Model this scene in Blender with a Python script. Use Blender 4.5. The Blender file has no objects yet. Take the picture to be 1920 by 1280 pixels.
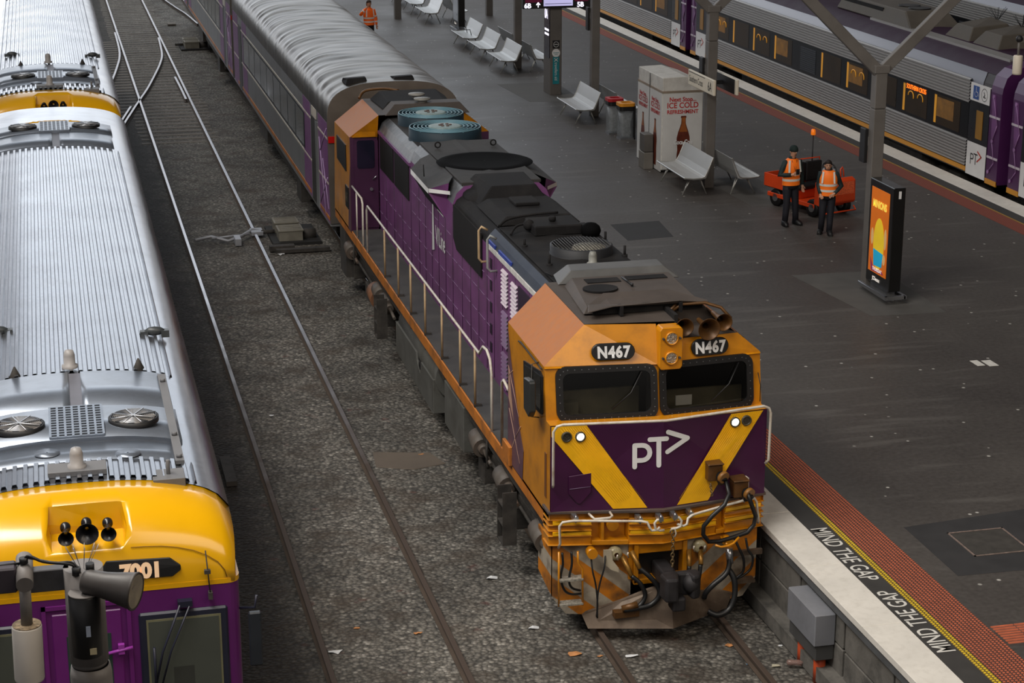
import bpy, bmesh, math, random
from mathutils import Vector, Matrix, noise
from mathutils.geometry import tessellate_polygon
random.seed(7)
SC = bpy.context.scene
COL = SC.collection
PI = math.pi
# ---------------------------------------------------------------- camera
cd = bpy.data.cameras.new('camera')
cam = bpy.data.objects.new('camera', cd); COL.objects.link(cam)
cam.location = (0, 0, 10.8)
cam.rotation_euler = (math.radians(90 - 16.8014), 0, math.radians(-13.6033))
cd.lens = 67.5; cd.sensor_width = 36; cd.clip_end = 600; cd.clip_start = .1
SC.camera = cam
# ---------------------------------------------------------------- world: dim station hall, open and bright to the far end
def srgb(c):
    r = []
    for v in c[:3]:
        v = v / 255.0
        r.append(v / 12.92 if v <= .04045 else ((v + .055) / 1.055) ** 2.4)
    return (r[0], r[1], r[2], 1)
W = bpy.data.worlds.new('world'); SC.world = W; W.use_nodes = True
nt = W.node_tree; N = nt.nodes; LK = nt.links; N.clear()
out = N.new('ShaderNodeOutputWorld'); bg = N.new('ShaderNodeBackground')
tc = N.new('ShaderNodeTexCoord'); sep = N.new('ShaderNodeSeparateXYZ')
LK.new(tc.outputs['Generated'], sep.inputs[0])
def wmath(op, a, b=None, c=None):
    n = N.new('ShaderNodeMath'); n.operation = op
    for i, v in enumerate((a, b, c)):
        if v is None: continue
        if isinstance(v, (int, float)): n.inputs[i].default_value = v
        else: LK.new(v, n.inputs[i])
    return n.outputs[0]
def wramp(v, stops):
    n = N.new('ShaderNodeValToRGB'); LK.new(v, n.inputs[0])
    e = n.color_ramp.elements
    while len(e) < len(stops): e.new(.5)
    for i, (p, c) in enumerate(stops):
        e[i].position = p; e[i].color = (c[0], c[1], c[2], 1)
    return n.outputs[0]
# elevation bands: z of the direction vector; bright open end low towards +Y, dim roof above
elev = wramp(sep.outputs[2], [(0.0, (.30, .32, .36)), (.05, (2.4, 2.5, 2.6)), (.11, (2.0, 2.05, 2.15)), (.18, (.5, .52, .56)), (.32, (.24, .25, .27)), (.5, (.16, .165, .18)), (1.0, (.2, .2, .21))])
fwd = wmath('MULTIPLY_ADD', sep.outputs[1], .5, .5)          # 0 behind camera, 1 far end
lft = wmath('MULTIPLY_ADD', sep.outputs[0], -.5, .5)          # 1 at the left
fr = wramp(fwd, [(0, (.30, .27, .24)), (.75, (.28, .27, .27)), (.93, (.9, .9, .9)), (1, (1.0, 1.0, 1.0))])
lr = wramp(lft, [(0, (.25, .22, .2)), (.35, (.45, .42, .4)), (.47, (1., 1., 1.)), (.58, (2.0, 2.02, 2.05)), (1, (1.4, 1.4, 1.4))])
m1 = N.new('ShaderNodeMix'); m1.data_type = 'RGBA'; m1.blend_type = 'MULTIPLY'; m1.inputs[0].default_value = 1
LK.new(elev, m1.inputs[6]); LK.new(fr, m1.inputs[7])
m2 = N.new('ShaderNodeMix'); m2.data_type = 'RGBA'; m2.blend_type = 'MULTIPLY'; m2.inputs[0].default_value = 1
LK.new(m1.outputs[2], m2.inputs[6]); LK.new(lr, m2.inputs[7])
# roof girders break the reflection up
wv = N.new('ShaderNodeTexNoise'); wv.inputs['Scale'].default_value = 5; LK.new(tc.outputs['Generated'], wv.inputs[0])
gr = wramp(wv.outputs[0], [(.35, (.55, .55, .56)), (.6, (1.25, 1.25, 1.25))])
m3 = N.new('ShaderNodeMix'); m3.data_type = 'RGBA'; m3.blend_type = 'MULTIPLY'; m3.inputs[0].default_value = .8
LK.new(m2.outputs[2], m3.inputs[6]); LK.new(gr, m3.inputs[7])
LK.new(m3.outputs[2], bg.inputs[0]); bg.inputs[1].default_value = .74
LK.new(bg.outputs[0], out.inputs[0])
# ---------------------------------------------------------------- lights
def sun(name, az, el, strength, ang, col):
    l = bpy.data.lights.new(name, 'SUN'); l.energy = strength; l.angle = math.radians(ang); l.color = col
    o = bpy.data.objects.new(name, l); COL.objects.link(o)
    d = Vector((math.sin(az) * math.cos(el), math.cos(az) * math.cos(el), math.sin(el)))
    o.rotation_euler = d.to_track_quat('Z', 'Y').to_euler(); o.location = d * 60 + Vector((8, 30, 0))
    return o
sun('skylight_daylight', math.radians(-112), math.radians(64), .75, 20, (1, .95, .9))
def area(name, loc, size, power, col, rot=(0, 0, 0)):
    l = bpy.data.lights.new(name, 'AREA'); l.shape = 'RECTANGLE'; l.size = size[0]; l.size_y = size[1]; l.energy = power; l.color = col
    o = bpy.data.objects.new(name, l); COL.objects.link(o); o.location = loc; o.rotation_euler = rot
    return o
_p = Vector((-4.6, 17, 19)); _d = Vector((5, 22, 0)) - _p
area('roof_skylight', _p, (20, 3), 3900, (1, .95, .88), _d.to_track_quat('-Z', 'Y').to_euler())
area('far_skylight', (10, 95, 22), (30, 50), 6000, (.86, .93, 1), (math.radians(-14), 0, 0))
area('concourse_lamps', (12, 4, 17), (20, 8), 1500, (1, .86, .7), (math.radians(38), 0, 0))
SC.view_settings.view_transform = 'Standard'; SC.view_settings.look = 'None'
SC.view_settings.exposure = 0; SC.view_settings.gamma = 1; SC.view_settings.use_curve_mapping = False
# ---------------------------------------------------------------- materials
MATS = {}
def mat(name, col, rough=.6, metal=0, var=.18, scale=2.5, bump=0, bscale=60, dirt=None, dirt_amt=.5, dscale=1.2, emit=0, spec=.5, coat=0, alpha=1, trans=0, stretch=None):
    if name in MATS: return MATS[name]
    m = bpy.data.materials.new(name); m.use_nodes = True; MATS[name] = m
    t = m.node_tree; nn = t.nodes; L = t.links; p = nn['Principled BSDF']
    c = srgb(col)
    p.inputs['Roughness'].default_value = rough; p.inputs['Metallic'].default_value = metal
    p.inputs['Specular IOR Level'].default_value = spec
    if coat: p.inputs['Coat Weight'].default_value = coat; p.inputs['Coat Roughness'].default_value = .12
    if trans: p.inputs['Transmission Weight'].default_value = trans
    if alpha < 1: p.inputs['Alpha'].default_value = alpha
    tcn = nn.new('ShaderNodeTexCoord'); src = tcn.outputs['Object']
    if stretch:
        mp = nn.new('ShaderNodeMapping'); mp.inputs['Scale'].default_value = stretch; L.new(src, mp.inputs[0]); src = mp.outputs[0]
    base = None
    if var > 0:
        nz = nn.new('ShaderNodeTexNoise'); nz.inputs['Scale'].default_value = scale; nz.inputs['Detail'].default_value = 6; L.new(src, nz.inputs[0])
        r = nn.new('ShaderNodeValToRGB'); L.new(nz.outputs[0], r.inputs[0])
        r.color_ramp.elements[0].position = .3; r.color_ramp.elements[1].position = .7
        r.color_ramp.elements[0].color = tuple(x * (1 - var) for x in c[:3]) + (1,)
        r.color_ramp.elements[1].color = tuple(min(1, x * (1 + var)) for x in c[:3]) + (1,)
        base = r.outputs[0]
        if dirt:
            n2 = nn.new('ShaderNodeTexNoise'); n2.inputs['Scale'].default_value = dscale; n2.inputs['Detail'].default_value = 8; n2.inputs['Roughness'].default_value = .65; L.new(src, n2.inputs[0])
            r2 = nn.new('ShaderNodeValToRGB'); L.new(n2.outputs[0], r2.inputs[0])
            r2.color_ramp.elements[0].position = .46; r2.color_ramp.elements[1].position = .68
            r2.color_ramp.elements[1].color = (dirt_amt,) * 3 + (1,)
            mx = nn.new('ShaderNodeMix'); mx.data_type = 'RGBA'; L.new(r2.outputs[0], mx.inputs[0]); L.new(base, mx.inputs[6]); mx.inputs[7].default_value = srgb(dirt)
            base = mx.outputs[2]
        L.new(base, p.inputs['Base Color'])
        rr = nn.new('ShaderNodeMapRange'); L.new(nz.outputs[0], rr.inputs[0]); rr.inputs[3].default_value = max(.02, rough - .1); rr.inputs[4].default_value = min(1, rough + .12)
        L.new(rr.outputs[0], p.inputs['Roughness'])
    else: p.inputs['Base Color'].default_value = c
    if bump:
        b = nn.new('ShaderNodeTexNoise'); b.inputs['Scale'].default_value = bscale; b.inputs['Detail'].default_value = 4; L.new(src, b.inputs[0])
        bn = nn.new('ShaderNodeBump'); bn.inputs['Strength'].default_value = bump; bn.inputs['Distance'].default_value = .02; L.new(b.outputs[0], bn.inputs['Height']); L.new(bn.outputs[0], p.inputs['Normal'])
    if emit:
        p.inputs['Emission Color'].default_value = c; p.inputs['Emission Strength'].default_value = emit
    return m
# ---------------------------------------------------------------- mesh builder
OFF = {}
class MB:
    def __init__(s, T=None): s.v = []; s.f = []; s.m = []; s.sm = []; s.T = T; s.mi = 0; s.smooth = False
    def add(s, vs, fs, smooth=None):
        k = len(s.v); sm = s.smooth if smooth is None else smooth
        for p in vs:
            p = Vector(p)
            s.v.append(s.T @ p if s.T is not None else p)
        for f in fs: s.f.append([i + k for i in f]); s.m.append(s.mi); s.sm.append(sm)
        return s
    def box(s, x0, x1, y0, y1, z0, z1):
        return s.add([(x0, y0, z0), (x1, y0, z0), (x1, y1, z0), (x0, y1, z0), (x0, y0, z1), (x1, y0, z1), (x1, y1, z1), (x0, y1, z1)],
                     [(0, 3, 2, 1), (4, 5, 6, 7), (0, 1, 5, 4), (1, 2, 6, 5), (2, 3, 7, 6), (3, 0, 4, 7)])
    def cb(s, x, y, z, a, b, c): return s.box(x - a / 2, x + a / 2, y - b / 2, y + b / 2, z - c / 2, z + c / 2)
    def prism(s, pts, axis, a, b):
        n = len(pts)
        def P(p, h): return (h, p[0], p[1]) if axis == 'x' else (p[0], h, p[1]) if axis == 'y' else (p[0], p[1], h)
        vs = [P(p, a) for p in pts] + [P(p, b) for p in pts]
        fs = [list(range(n))[::-1], list(range(n, 2 * n))] + [(i, (i + 1) % n, n + (i + 1) % n, n + i) for i in range(n)]
        return s.add(vs, fs)
    def loft(s, secs, closed=True, caps=True, smooth=None):
        n = len(secs[0]); vs = [p for q in secs for p in q]; fs = []
        for k in range(len(secs) - 1):
            for i in range(n if closed else n - 1):
                j = (i + 1) % n
                fs.append((k * n + i, k * n + j, (k + 1) * n + j, (k + 1) * n + i))
        s.add(vs, fs, smooth)
        if caps and closed:
            s.add(secs[0], [list(range(n))[::-1]], False); s.add(secs[-1], [list(range(n))], False)
        return s
    def ring(s, c, d, r, n):
        d = Vector(d).normalized(); a = d.orthogonal().normalized(); b = d.cross(a)
        c = Vector(c)
        return [c + a * (r * math.cos(2 * PI * i / n)) + b * (r * math.sin(2 * PI * i / n)) for i in range(n)]
    def cyl(s, p0, p1, r0, r1=None, n=16, caps=True):
        r1 = r0 if r1 is None else r1; d = Vector(p1) - Vector(p0)
        return s.loft([s.ring(p0, d, r0, n), s.ring(p1, d, r1, n)], smooth=n > 6, caps=caps)
    def lathe(s, c, d, prof, n=20, caps=False):
        d = Vector(d).normalized(); c = Vector(c)
        return s.loft([s.ring(c + d * h, d, max(r, .0005), n) for r, h in prof], smooth=True, caps=caps)
    def tube(s, pts, r, n=8, closed=False):
        pts = [Vector(p) for p in pts]; m = len(pts); secs = []
        up = None
        for i, p in enumerate(pts):
            a = pts[i - 1] if i or closed else p; b = pts[(i + 1) % m] if i < m - 1 or closed else p
            t = (b - a).normalized()
            if up is None: up = t.orthogonal().normalized()
            up = (up - t * up.dot(t)); up = up.normalized() if up.length > 1e-5 else t.orthogonal().normalized()
            w = t.cross(up)
            rr = r[i] if isinstance(r, (list, tuple)) else r
            secs.append([p + up * (rr * math.cos(2 * PI * k / n)) + w * (rr * math.sin(2 * PI * k / n)) for k in range(n)])
        if closed: secs.append(secs[0])
        return s.loft(secs, smooth=True, caps=not closed)
    def ball(s, c, r, n=12, sq=(1, 1, 1)):
        m = n // 2 + 1; secs = []
        for i in range(m):
            a = -PI / 2 + PI * i / (m - 1); q = max(math.cos(a), .001)
            secs.append([(c[0] + r * sq[0] * q * math.cos(2 * PI * k / n), c[1] + r * sq[1] * q * math.sin(2 * PI * k / n), c[2] + r * sq[2] * math.sin(a)) for k in range(n)])
        return s.loft(secs, smooth=True)
    def poly(s, pts): return s.add(pts, [list(range(len(pts)))])
    def slab(s, pts, d):          # polygon extruded by vector d
        n = len(pts); d = Vector(d); vs = [Vector(p) for p in pts]; vs += [p + d for p in vs]
        return s.add(vs, [list(range(n))[::-1], list(range(n, 2 * n))] + [(i, (i + 1) % n, n + (i + 1) % n, n + i) for i in range(n)])
    def build(s, name, mats, parent=None, bevel=0, seg=1, sub=0):
        off = OFF.get(parent.name, Vector((0, 0, 0))) if parent else Vector((0, 0, 0))
        me = bpy.data.meshes.new(name); me.from_pydata([tuple(v - off) for v in s.v], [], s.f)
        mats = mats if isinstance(mats, (list, tuple)) else [mats]
        for m in mats: me.materials.append(m)
        me.polygons.foreach_set('material_index', s.m); me.polygons.foreach_set('use_smooth', s.sm)
        bm = bmesh.new(); bm.from_mesh(me); bmesh.ops.remove_doubles(bm, verts=bm.verts, dist=1e-5) if len(s.v) < 60000 else None
        bmesh.ops.recalc_face_normals(bm, faces=bm.faces); bm.to_mesh(me); bm.free()
        o = bpy.data.objects.new(name, me); COL.objects.link(o)
        if parent: o.parent = parent; OFF[o.name] = off
        else: OFF[o.name] = Vector((0, 0, 0))
        if bevel:
            b = o.modifiers.new('bevel', 'BEVEL'); b.width = bevel; b.segments = seg; b.limit_method = 'ANGLE'; b.angle_limit = math.radians(35)
        if sub:
            b = o.modifiers.new('sub', 'SUBSURF'); b.levels = sub; b.render_levels = sub
        return o
def tag(o, label=None, cat=None, group=None, kind=None):
    if label: o['label'] = label
    if cat: o['category'] = cat
    if group: o['group'] = group
    if kind: o['kind'] = kind
    return o
def thing(name, label, cat, loc=(0, 0, 0), group=None):
    o = bpy.data.objects.new(name, None); COL.objects.link(o); o.location = loc; o.empty_display_size = .2
    OFF[o.name] = Vector(loc)
    return tag(o, label, cat, group)
def rebase(o):
    """give a one-mesh thing its origin at the base of its own box"""
    me = o.data; xs = [v.co for v in me.vertices]
    b = Vector(((min(v.x for v in xs) + max(v.x for v in xs)) / 2, (min(v.y for v in xs) + max(v.y for v in xs)) / 2, min(v.z for v in xs)))
    me.transform(Matrix.Translation(-b)); o.location = b
    return o
def copy_tree(o, parent=None):
    c = o.copy(); COL.objects.link(c)
    if parent: c.parent = parent
    for ch in list(o.children): copy_tree(ch, c)
    return c
def put(o, loc, rz=0):
    o.location = loc; o.rotation_euler = (0, 0, rz); return o
FNT = {}
def text(body, size, org, ux, uy, m, name='lettering', parent=None, bold=0, sx=1, align='LEFT', ext=.003, spacing=1):
    """lettering on the plane through org spanned by ux (reading direction) and uy (up)"""
    cu = bpy.data.curves.new('t', 'FONT'); cu.body = body; cu.size = size; cu.align_x = align; cu.offset = bold; cu.extrude = 0; cu.space_character = spacing; cu.resolution_u = 4
    to = bpy.data.objects.new('t', cu); COL.objects.link(to)
    dg = bpy.context.evaluated_depsgraph_get()
    me = bpy.data.meshes.new_from_object(to.evaluated_get(dg)); me.name = name
    bpy.data.objects.remove(to); bpy.data.curves.remove(cu)
    ux = Vector(ux).normalized(); uy = Vector(uy).normalized(); un = ux.cross(uy)
    off = OFF.get(parent.name, Vector((0, 0, 0))) if parent else Vector((0, 0, 0))
    M = Matrix.Translation(Vector(org) + un * ext - off) @ Matrix((ux * sx, uy, un)).transposed().to_4x4()
    me.transform(M); me.materials.clear(); me.materials.append(m)
    o = bpy.data.objects.new(name, me); COL.objects.link(o)
    if parent: o.parent = parent; OFF[o.name] = off
    return o
def ribbon(mb, pts, w, f):
    """thick rounded line drawn with 2D points, mapped to space by f(u,v)"""
    for i in range(len(pts) - 1):
        a, b = Vector(pts[i]), Vector(pts[i + 1]); d = (b - a).normalized(); n = Vector((-d.y, d.x)) * w / 2
        q = [a - n, b - n, b + n, a + n]; mb.add([f(p.x, p.y) for p in q], [(0, 1, 2, 3)])
    for p in pts:
        mb.add([f(p[0] + w / 2 * math.cos(k * PI / 6), p[1] + w / 2 * math.sin(k * PI / 6)) for k in range(12)], [list(range(12))])
def smooth(pts, k=4):
    out_ = []; P = [Vector(p) for p in pts]; P = [P[0]] + P + [P[-1]]
    for i in range(1, len(P) - 2):
        for j in range(k):
            t = j / k; a, b, c_, d = P[i - 1], P[i], P[i + 1], P[i + 2]
            out_.append(.5 * ((2 * b) + (c_ - a) * t + (2 * a - 5 * b + 4 * c_ - d) * t * t + (3 * b - a - 3 * c_ + d) * t ** 3))
    return out_ + [P[-2]]
def arc(cx, cy, r, a0, a1, n=8): return [(cx + r * math.cos(math.radians(a0 + (a1 - a0) * i / n)), cy + r * math.sin(math.radians(a0 + (a1 - a0) * i / n))) for i in range(n + 1)]
# palette
YEL = mat('cab_yellow', (202, 130, 8), .33, var=.1, scale=2, dirt=(110, 66, 20), dirt_amt=.4, dscale=2.5, coat=.3)
ORG = mat('sill_orange', (196, 118, 40), .5, var=.15, dirt=(96, 70, 50), dirt_amt=.6, dscale=3)
TAN = mat('dusty_sheen_brow', (168, 104, 56), .55, spec=.3, var=.08, scale=1.5, dirt=(150, 110, 84), dirt_amt=.5, dscale=3, stretch=(1, 6, 6))  # cab orange paled: sky sheen painted into the up-facing slopes, with settled dust
PUR = mat('locomotive_purple', (120, 72, 122), .38, var=.12, scale=2, dirt=(88, 62, 84), dirt_amt=.5, dscale=2.2)
NPUR = mat('nose_purple', (62, 16, 58), .35, var=.08, dirt=(50, 22, 44), dirt_amt=.4)
STR = mat('reflective_yellow', (246, 184, 14), .4, var=.05, scale=4, dirt=(190, 130, 20), dirt_amt=.25, dscale=5)
BLK = mat('black_paint', (18, 18, 20), .5, var=.2)
RUB = mat('rubber', (16, 17, 19), .45, var=.1)
ROOF = mat('sooty_roof', (56, 54, 53), .7, spec=.3, var=.25, scale=1.5, dirt=(30, 30, 32), dirt_amt=.8, dscale=.8, bump=.1, bscale=8)
SOOT = mat('soot_black', (28, 27, 28), .8, spec=.2, var=.25, scale=2, dirt=(50, 48, 46), dirt_amt=.4, dscale=2)
UND = mat('underframe_grime', (62, 58, 54), .8, var=.3, scale=5, dirt=(34, 32, 30), dirt_amt=.8, dscale=4)
TANK = mat('tank_grey', (88, 88, 84), .7, var=.12, scale=2, dirt=(58, 54, 48), dirt_amt=.6, dscale=1.6)
GRY = mat('walkway_grey', (66, 66, 66), .8, var=.2, scale=3, dirt=(84, 80, 74), dirt_amt=.4, bump=.3, bscale=90)
RAILW = mat('handrail_white', (212, 206, 194), .45, var=.08, dirt=(150, 110, 66), dirt_amt=.5, dscale=6)
RAILB = mat('handrail_tan', (178, 152, 116), .5, var=.2, scale=6)
STEEL = mat('bright_steel', (170, 172, 176), .3, metal=.9, var=.1)
GLASS = mat('dark_glass', (12, 14, 14), .06, var=0, spec=.8)
WHT = mat('white_vinyl', (225, 225, 225), .4, var=.05)
LIT = mat('lit_lamp', (250, 248, 235), .3, var=0, emit=6)
RED = mat('red_lens', (190, 20, 20), .3, var=0)
# ---------------------------------------------------------------- ground, platform
def node_mat(name):
    m = bpy.data.materials.new(name); m.use_nodes = True; MATS[name] = m
    return m, m.node_tree.nodes, m.node_tree.links, m.node_tree.nodes['Principled BSDF']
def ramp(nn, L, src, stops, interp='LINEAR'):
    r = nn.new('ShaderNodeValToRGB'); L.new(src, r.inputs[0]); r.color_ramp.interpolation = interp
    e = r.color_ramp.elements
    while len(e) < len(stops): e.new(.5)
    for i, (p, c) in enumerate(stops): e[i].position = p; e[i].color = srgb(c) if isinstance(c, tuple) else (c, c, c, 1)
    return r.outputs[0]
def mix(nn, L, f, a, b, mode='MIX'):
    x = nn.new('ShaderNodeMix'); x.data_type = 'RGBA'; x.blend_type = mode
    for s, v in ((x.inputs[0], f), (x.inputs[6], a), (x.inputs[7], b)):
        if hasattr(v, 'is_linked'): L.new(v, s)
        elif isinstance(v, (int, float)): s.default_value = v
        else: s.default_value = srgb(v)
    return x.outputs[2]
def tex(nn, L, kind, src, scale, detail=5, **k):
    t = nn.new('ShaderNodeTex' + kind); t.inputs['Scale'].default_value = scale
    if kind == 'Noise': t.inputs['Detail'].default_value = detail
    L.new(src, t.inputs['Vector']); return t
m, nn, L, p = node_mat('ballast_stones'); g = nn.new('ShaderNodeTexCoord').outputs['Object']
vo = tex(nn, L, 'Voronoi', g, 17); vo2 = tex(nn, L, 'Voronoi', g, 34)
st = ramp(nn, L, vo.outputs['Color'], [(0, (48, 45, 42)), (.4, (98, 94, 87)), (.75, (140, 135, 127)), (1, (205, 200, 190))])
s2 = ramp(nn, L, vo2.outputs['Color'], [(0, (56, 53, 50)), (1, (165, 160, 150))])
st = mix(nn, L, .45, st, s2)
dk = ramp(nn, L, vo.outputs['Distance'], [(.25, 1.), (.75, .35)]); st = mix(nn, L, 1., st, dk, 'MULTIPLY')
n1 = tex(nn, L, 'Noise', g, .55, 7); n2 = tex(nn, L, 'Noise', g, 1.7, 8)
brown = ramp(nn, L, n2.outputs[0], [(.5, 0.), (.68, .75)]); st = mix(nn, L, brown, st, (66, 56, 46))
dark = ramp(nn, L, n1.outputs[0], [(.38, .55), (.6, 1.0)]); st = mix(nn, L, .8, st, dark, 'MULTIPLY')
n3 = tex(nn, L, 'Noise', g, 3.1, 3); rd = ramp(nn, L, n3.outputs[0], [(.68, 0.), (.76, .5)]); st = mix(nn, L, rd, st, (84, 40, 34))
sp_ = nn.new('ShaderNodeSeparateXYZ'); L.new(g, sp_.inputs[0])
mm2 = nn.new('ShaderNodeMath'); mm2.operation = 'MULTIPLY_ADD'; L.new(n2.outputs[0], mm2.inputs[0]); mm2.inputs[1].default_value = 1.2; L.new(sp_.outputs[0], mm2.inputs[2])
shade_strip = ramp(nn, L, mm2.outputs[0], [(.0, .42), (1., 1.)]); mr3 = nn.new('ShaderNodeMapRange'); L.new(mm2.outputs[0], mr3.inputs[0]); mr3.inputs[1].default_value = 3.0; mr3.inputs[2].default_value = 3.7
st = mix(nn, L, mr3.outputs[0], mix(nn, L, .82, st, (26, 21, 16)), st)      # shade beside the left railcar painted into the ballast colour
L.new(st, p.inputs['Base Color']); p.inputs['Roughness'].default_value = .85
b = nn.new('ShaderNodeBump'); b.inputs['Strength'].default_value = .9; b.inputs['Distance'].default_value = .03; b.invert = True
L.new(vo.outputs['Distance'], b.inputs['Height'])
b2 = nn.new('ShaderNodeBump'); b2.inputs['Strength'].default_value = .6; b2.inputs['Distance'].default_value = .12; L.new(n2.outputs[0], b2.inputs['Height']); L.new(b2.outputs[0], b.inputs['Normal']); L.new(b.outputs[0], p.inputs['Normal'])
BALL = m
m, nn, L, p = node_mat('asphalt'); g = nn.new('ShaderNodeTexCoord').outputs['Object']
n1 = tex(nn, L, 'Noise', g, .35, 6); n2 = tex(nn, L, 'Noise', g, 14, 4); vo = tex(nn, L, 'Voronoi', g, 3.4); vo3 = tex(nn, L, 'Voronoi', g, 1.3)
c = ramp(nn, L, n1.outputs[0], [(.3, (56, 51, 48)), (.7, (74, 69, 65))])
c = mix(nn, L, .25, c, ramp(nn, L, n2.outputs[0], [(.3, (50, 48, 46)), (.7, (96, 93, 90))]))
mp = nn.new('ShaderNodeMapping'); mp.inputs['Scale'].default_value = (.25, 1.6, 1); L.new(g, mp.inputs[0])
n4 = tex(nn, L, 'Noise', mp.outputs[0], 2.2, 5); c = mix(nn, L, ramp(nn, L, n4.outputs[0], [(.56, 0.), (.7, .35)]), c, (104, 101, 97))
sp = ramp(nn, L, vo.outputs['Distance'], [(.07, 1.), (.11, 0.)])
keep = ramp(nn, L, vo.outputs['Color'], [(.5, 0.), (.54, 1.)]); spm = mix(nn, L, 1., sp, keep, 'MULTIPLY')
c = mix(nn, L, spm, c, (176, 174, 168))
L.new(c, p.inputs['Base Color']); L.new(ramp(nn, L, n1.outputs[0], [(.3, .42), (.7, .62)]), p.inputs['Roughness'])
bp = nn.new('ShaderNodeBump'); bp.inputs['Strength'].default_value = .25; bp.inputs['Distance'].default_value = .01; L.new(n2.outputs[0], bp.inputs['Height']); L.new(bp.outputs[0], p.inputs['Normal'])
ASPH = m
CONC = mat('wall_concrete', (98, 95, 90), .85, var=.2, scale=3, dirt=(44, 44, 42), dirt_amt=.75, dscale=2.4, bump=.3, bscale=18)
COPE = mat('white_coping', (214, 210, 202), .6, var=.06, scale=2, dirt=(176, 170, 160), dirt_amt=.3, dscale=9)
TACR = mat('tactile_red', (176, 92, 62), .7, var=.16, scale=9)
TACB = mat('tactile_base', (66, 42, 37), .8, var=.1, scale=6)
TACY = mat('tactile_yellow', (214, 180, 36), .6, var=.1, scale=9)
DSTR = mat('dark_strip', (52, 50, 48), .7, var=.15, scale=4)
LINE = mat('painted_white', (206, 204, 198), .6, var=.12, scale=14)
m, nn, L, p = node_mat('rail_steel'); geo = nn.new('ShaderNodeNewGeometry'); sx_ = nn.new('ShaderNodeSeparateXYZ'); L.new(geo.outputs['Position'], sx_.inputs[0])
nr_ = tex(nn, L, 'Noise', geo.outputs['Position'], 1.5, 5); ad = nn.new('ShaderNodeMath'); ad.operation = 'MULTIPLY_ADD'; L.new(nr_.outputs[0], ad.inputs[0]); ad.inputs[1].default_value = 8; L.new(sx_.outputs[1], ad.inputs[2])
mr_ = nn.new('ShaderNodeMapRange'); L.new(ad.outputs[0], mr_.inputs[0]); mr_.inputs[1].default_value = 32; mr_.inputs[2].default_value = 44
L.new(mix(nn, L, mr_.outputs[0], (66, 54, 46), (150, 148, 152)), p.inputs['Base Color']); L.new(mr_.outputs[0], p.inputs['Metallic']); rr_ = nn.new('ShaderNodeMapRange'); L.new(mr_.outputs[0], rr_.inputs[0]); rr_.inputs[3].default_value = .75; rr_.inputs[4].default_value = .26; L.new(rr_.outputs[0], p.inputs['Roughness'])
RAILM = m
RAILS = mat('rail_side', (70, 58, 48), .85, var=.2, scale=3)
SLP = mat('sleeper_concrete', (112, 106, 98), .85, var=.2, scale=3, dirt=(56, 52, 48), dirt_amt=.6, dscale=3)
def struct(mb, name, m, **k): return tag(mb.build(name, m, **k), kind='structure')
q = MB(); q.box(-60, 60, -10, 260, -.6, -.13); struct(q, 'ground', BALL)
q = MB(); q.box(8.98, 21.3, 5, 200, -.3, 1.079); struct(q, 'platform_surface', ASPH)
for k, (xa, xb, xw) in enumerate(((8.96, 9.0, 8.88), (21.3, 21.36, 21.4))):
    q = MB(); q.box(xa, xb, 5, 200, -.3, 1.0)
    for y in [v * 1.42 + 12.6 for v in range(40)]:
        s = -1 if k == 0 else 1
        q.box(min(xa, xa + s * .05), max(xa, xa + s * .05), y + .03, y + 1.39, .02, .45); q.box(min(xa, xa + s * .05), max(xa, xa + s * .05), y + .03, y + 1.39, .47, .86)
    struct(q, 'platform_face', CONC, bevel=.01)
q = MB(); q.box(8.72, 8.97, 5, 200, -.1, .1); struct(q, 'trim_1', CONC)
q = MB(); q.prism([(8.96, .86), (8.9, .84), (8.85, .9), (8.87, 1.0), (8.96, 1.04)], 'y', 5, 200); struct(q, 'trim_2', mat('edge_gutter', (74, 76, 78), .5, var=.3, scale=3))
def coping(n, x0, x1, ys):
    q = MB()
    for y0 in ys: q.box(x0, x1, y0 + .004, y0 + 1.796, 1.0, 1.088)
    struct(q, n, COPE, bevel=.006)
coping('trim_3', 8.84, 9.35, [10.05 + 1.8 * i for i in range(44)])
coping('trim_4', 20.92, 21.45, [30 + 1.8 * i for i in range(40)])
q = MB(); q.box(9.352, 9.66, 8, 120, 1.0, 1.083); struct(q, 'trim_5', DSTR)
q = MB(); q.box(20.6, 20.918, 8, 120, 1.0, 1.083); struct(q, 'trim_6', DSTR)
def tactile(x0, n, y0, y1, mm):
    q = MB(); nr = int((y1 - y0) / .05)
    q.box(x0 - .0, x0 + n * .05, y0, y1, 1.0, 1.085)
    vs = []; fs = []
    for i in range(n):
        for j in range(nr):
            cx = x0 + .025 + i * .05; cy = y0 + .025 + j * .05; k = len(vs)
            for r, z in ((.0195, 1.084), (.015, 1.092)):
                vs += [(cx + r * math.cos(a * PI / 3), cy + r * .9 * math.sin(a * PI / 3), z) for a in range(6)]
            fs += [tuple(range(k + 6, k + 12))] + [(k + a, k + (a + 1) % 6, k + 6 + (a + 1) % 6, k + 6 + a) for a in range(6)]
    q.mi = 1; q.add(vs, fs)
    return q
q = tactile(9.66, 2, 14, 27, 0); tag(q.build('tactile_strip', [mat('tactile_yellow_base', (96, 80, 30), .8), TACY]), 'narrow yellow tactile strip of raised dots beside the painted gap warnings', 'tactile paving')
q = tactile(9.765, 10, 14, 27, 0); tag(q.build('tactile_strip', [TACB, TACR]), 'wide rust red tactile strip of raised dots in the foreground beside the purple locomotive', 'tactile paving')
q = MB(); q.box(9.66, 10.265, 27.0, 120, 1.0, 1.085); tag(q.build('tactile_strip', TACR), 'red tactile strip running on behind the locomotive and carriages', 'tactile paving')
m, nn, L, p = node_mat('tactile_far'); g = nn.new('ShaderNodeTexCoord').outputs['Object']
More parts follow.
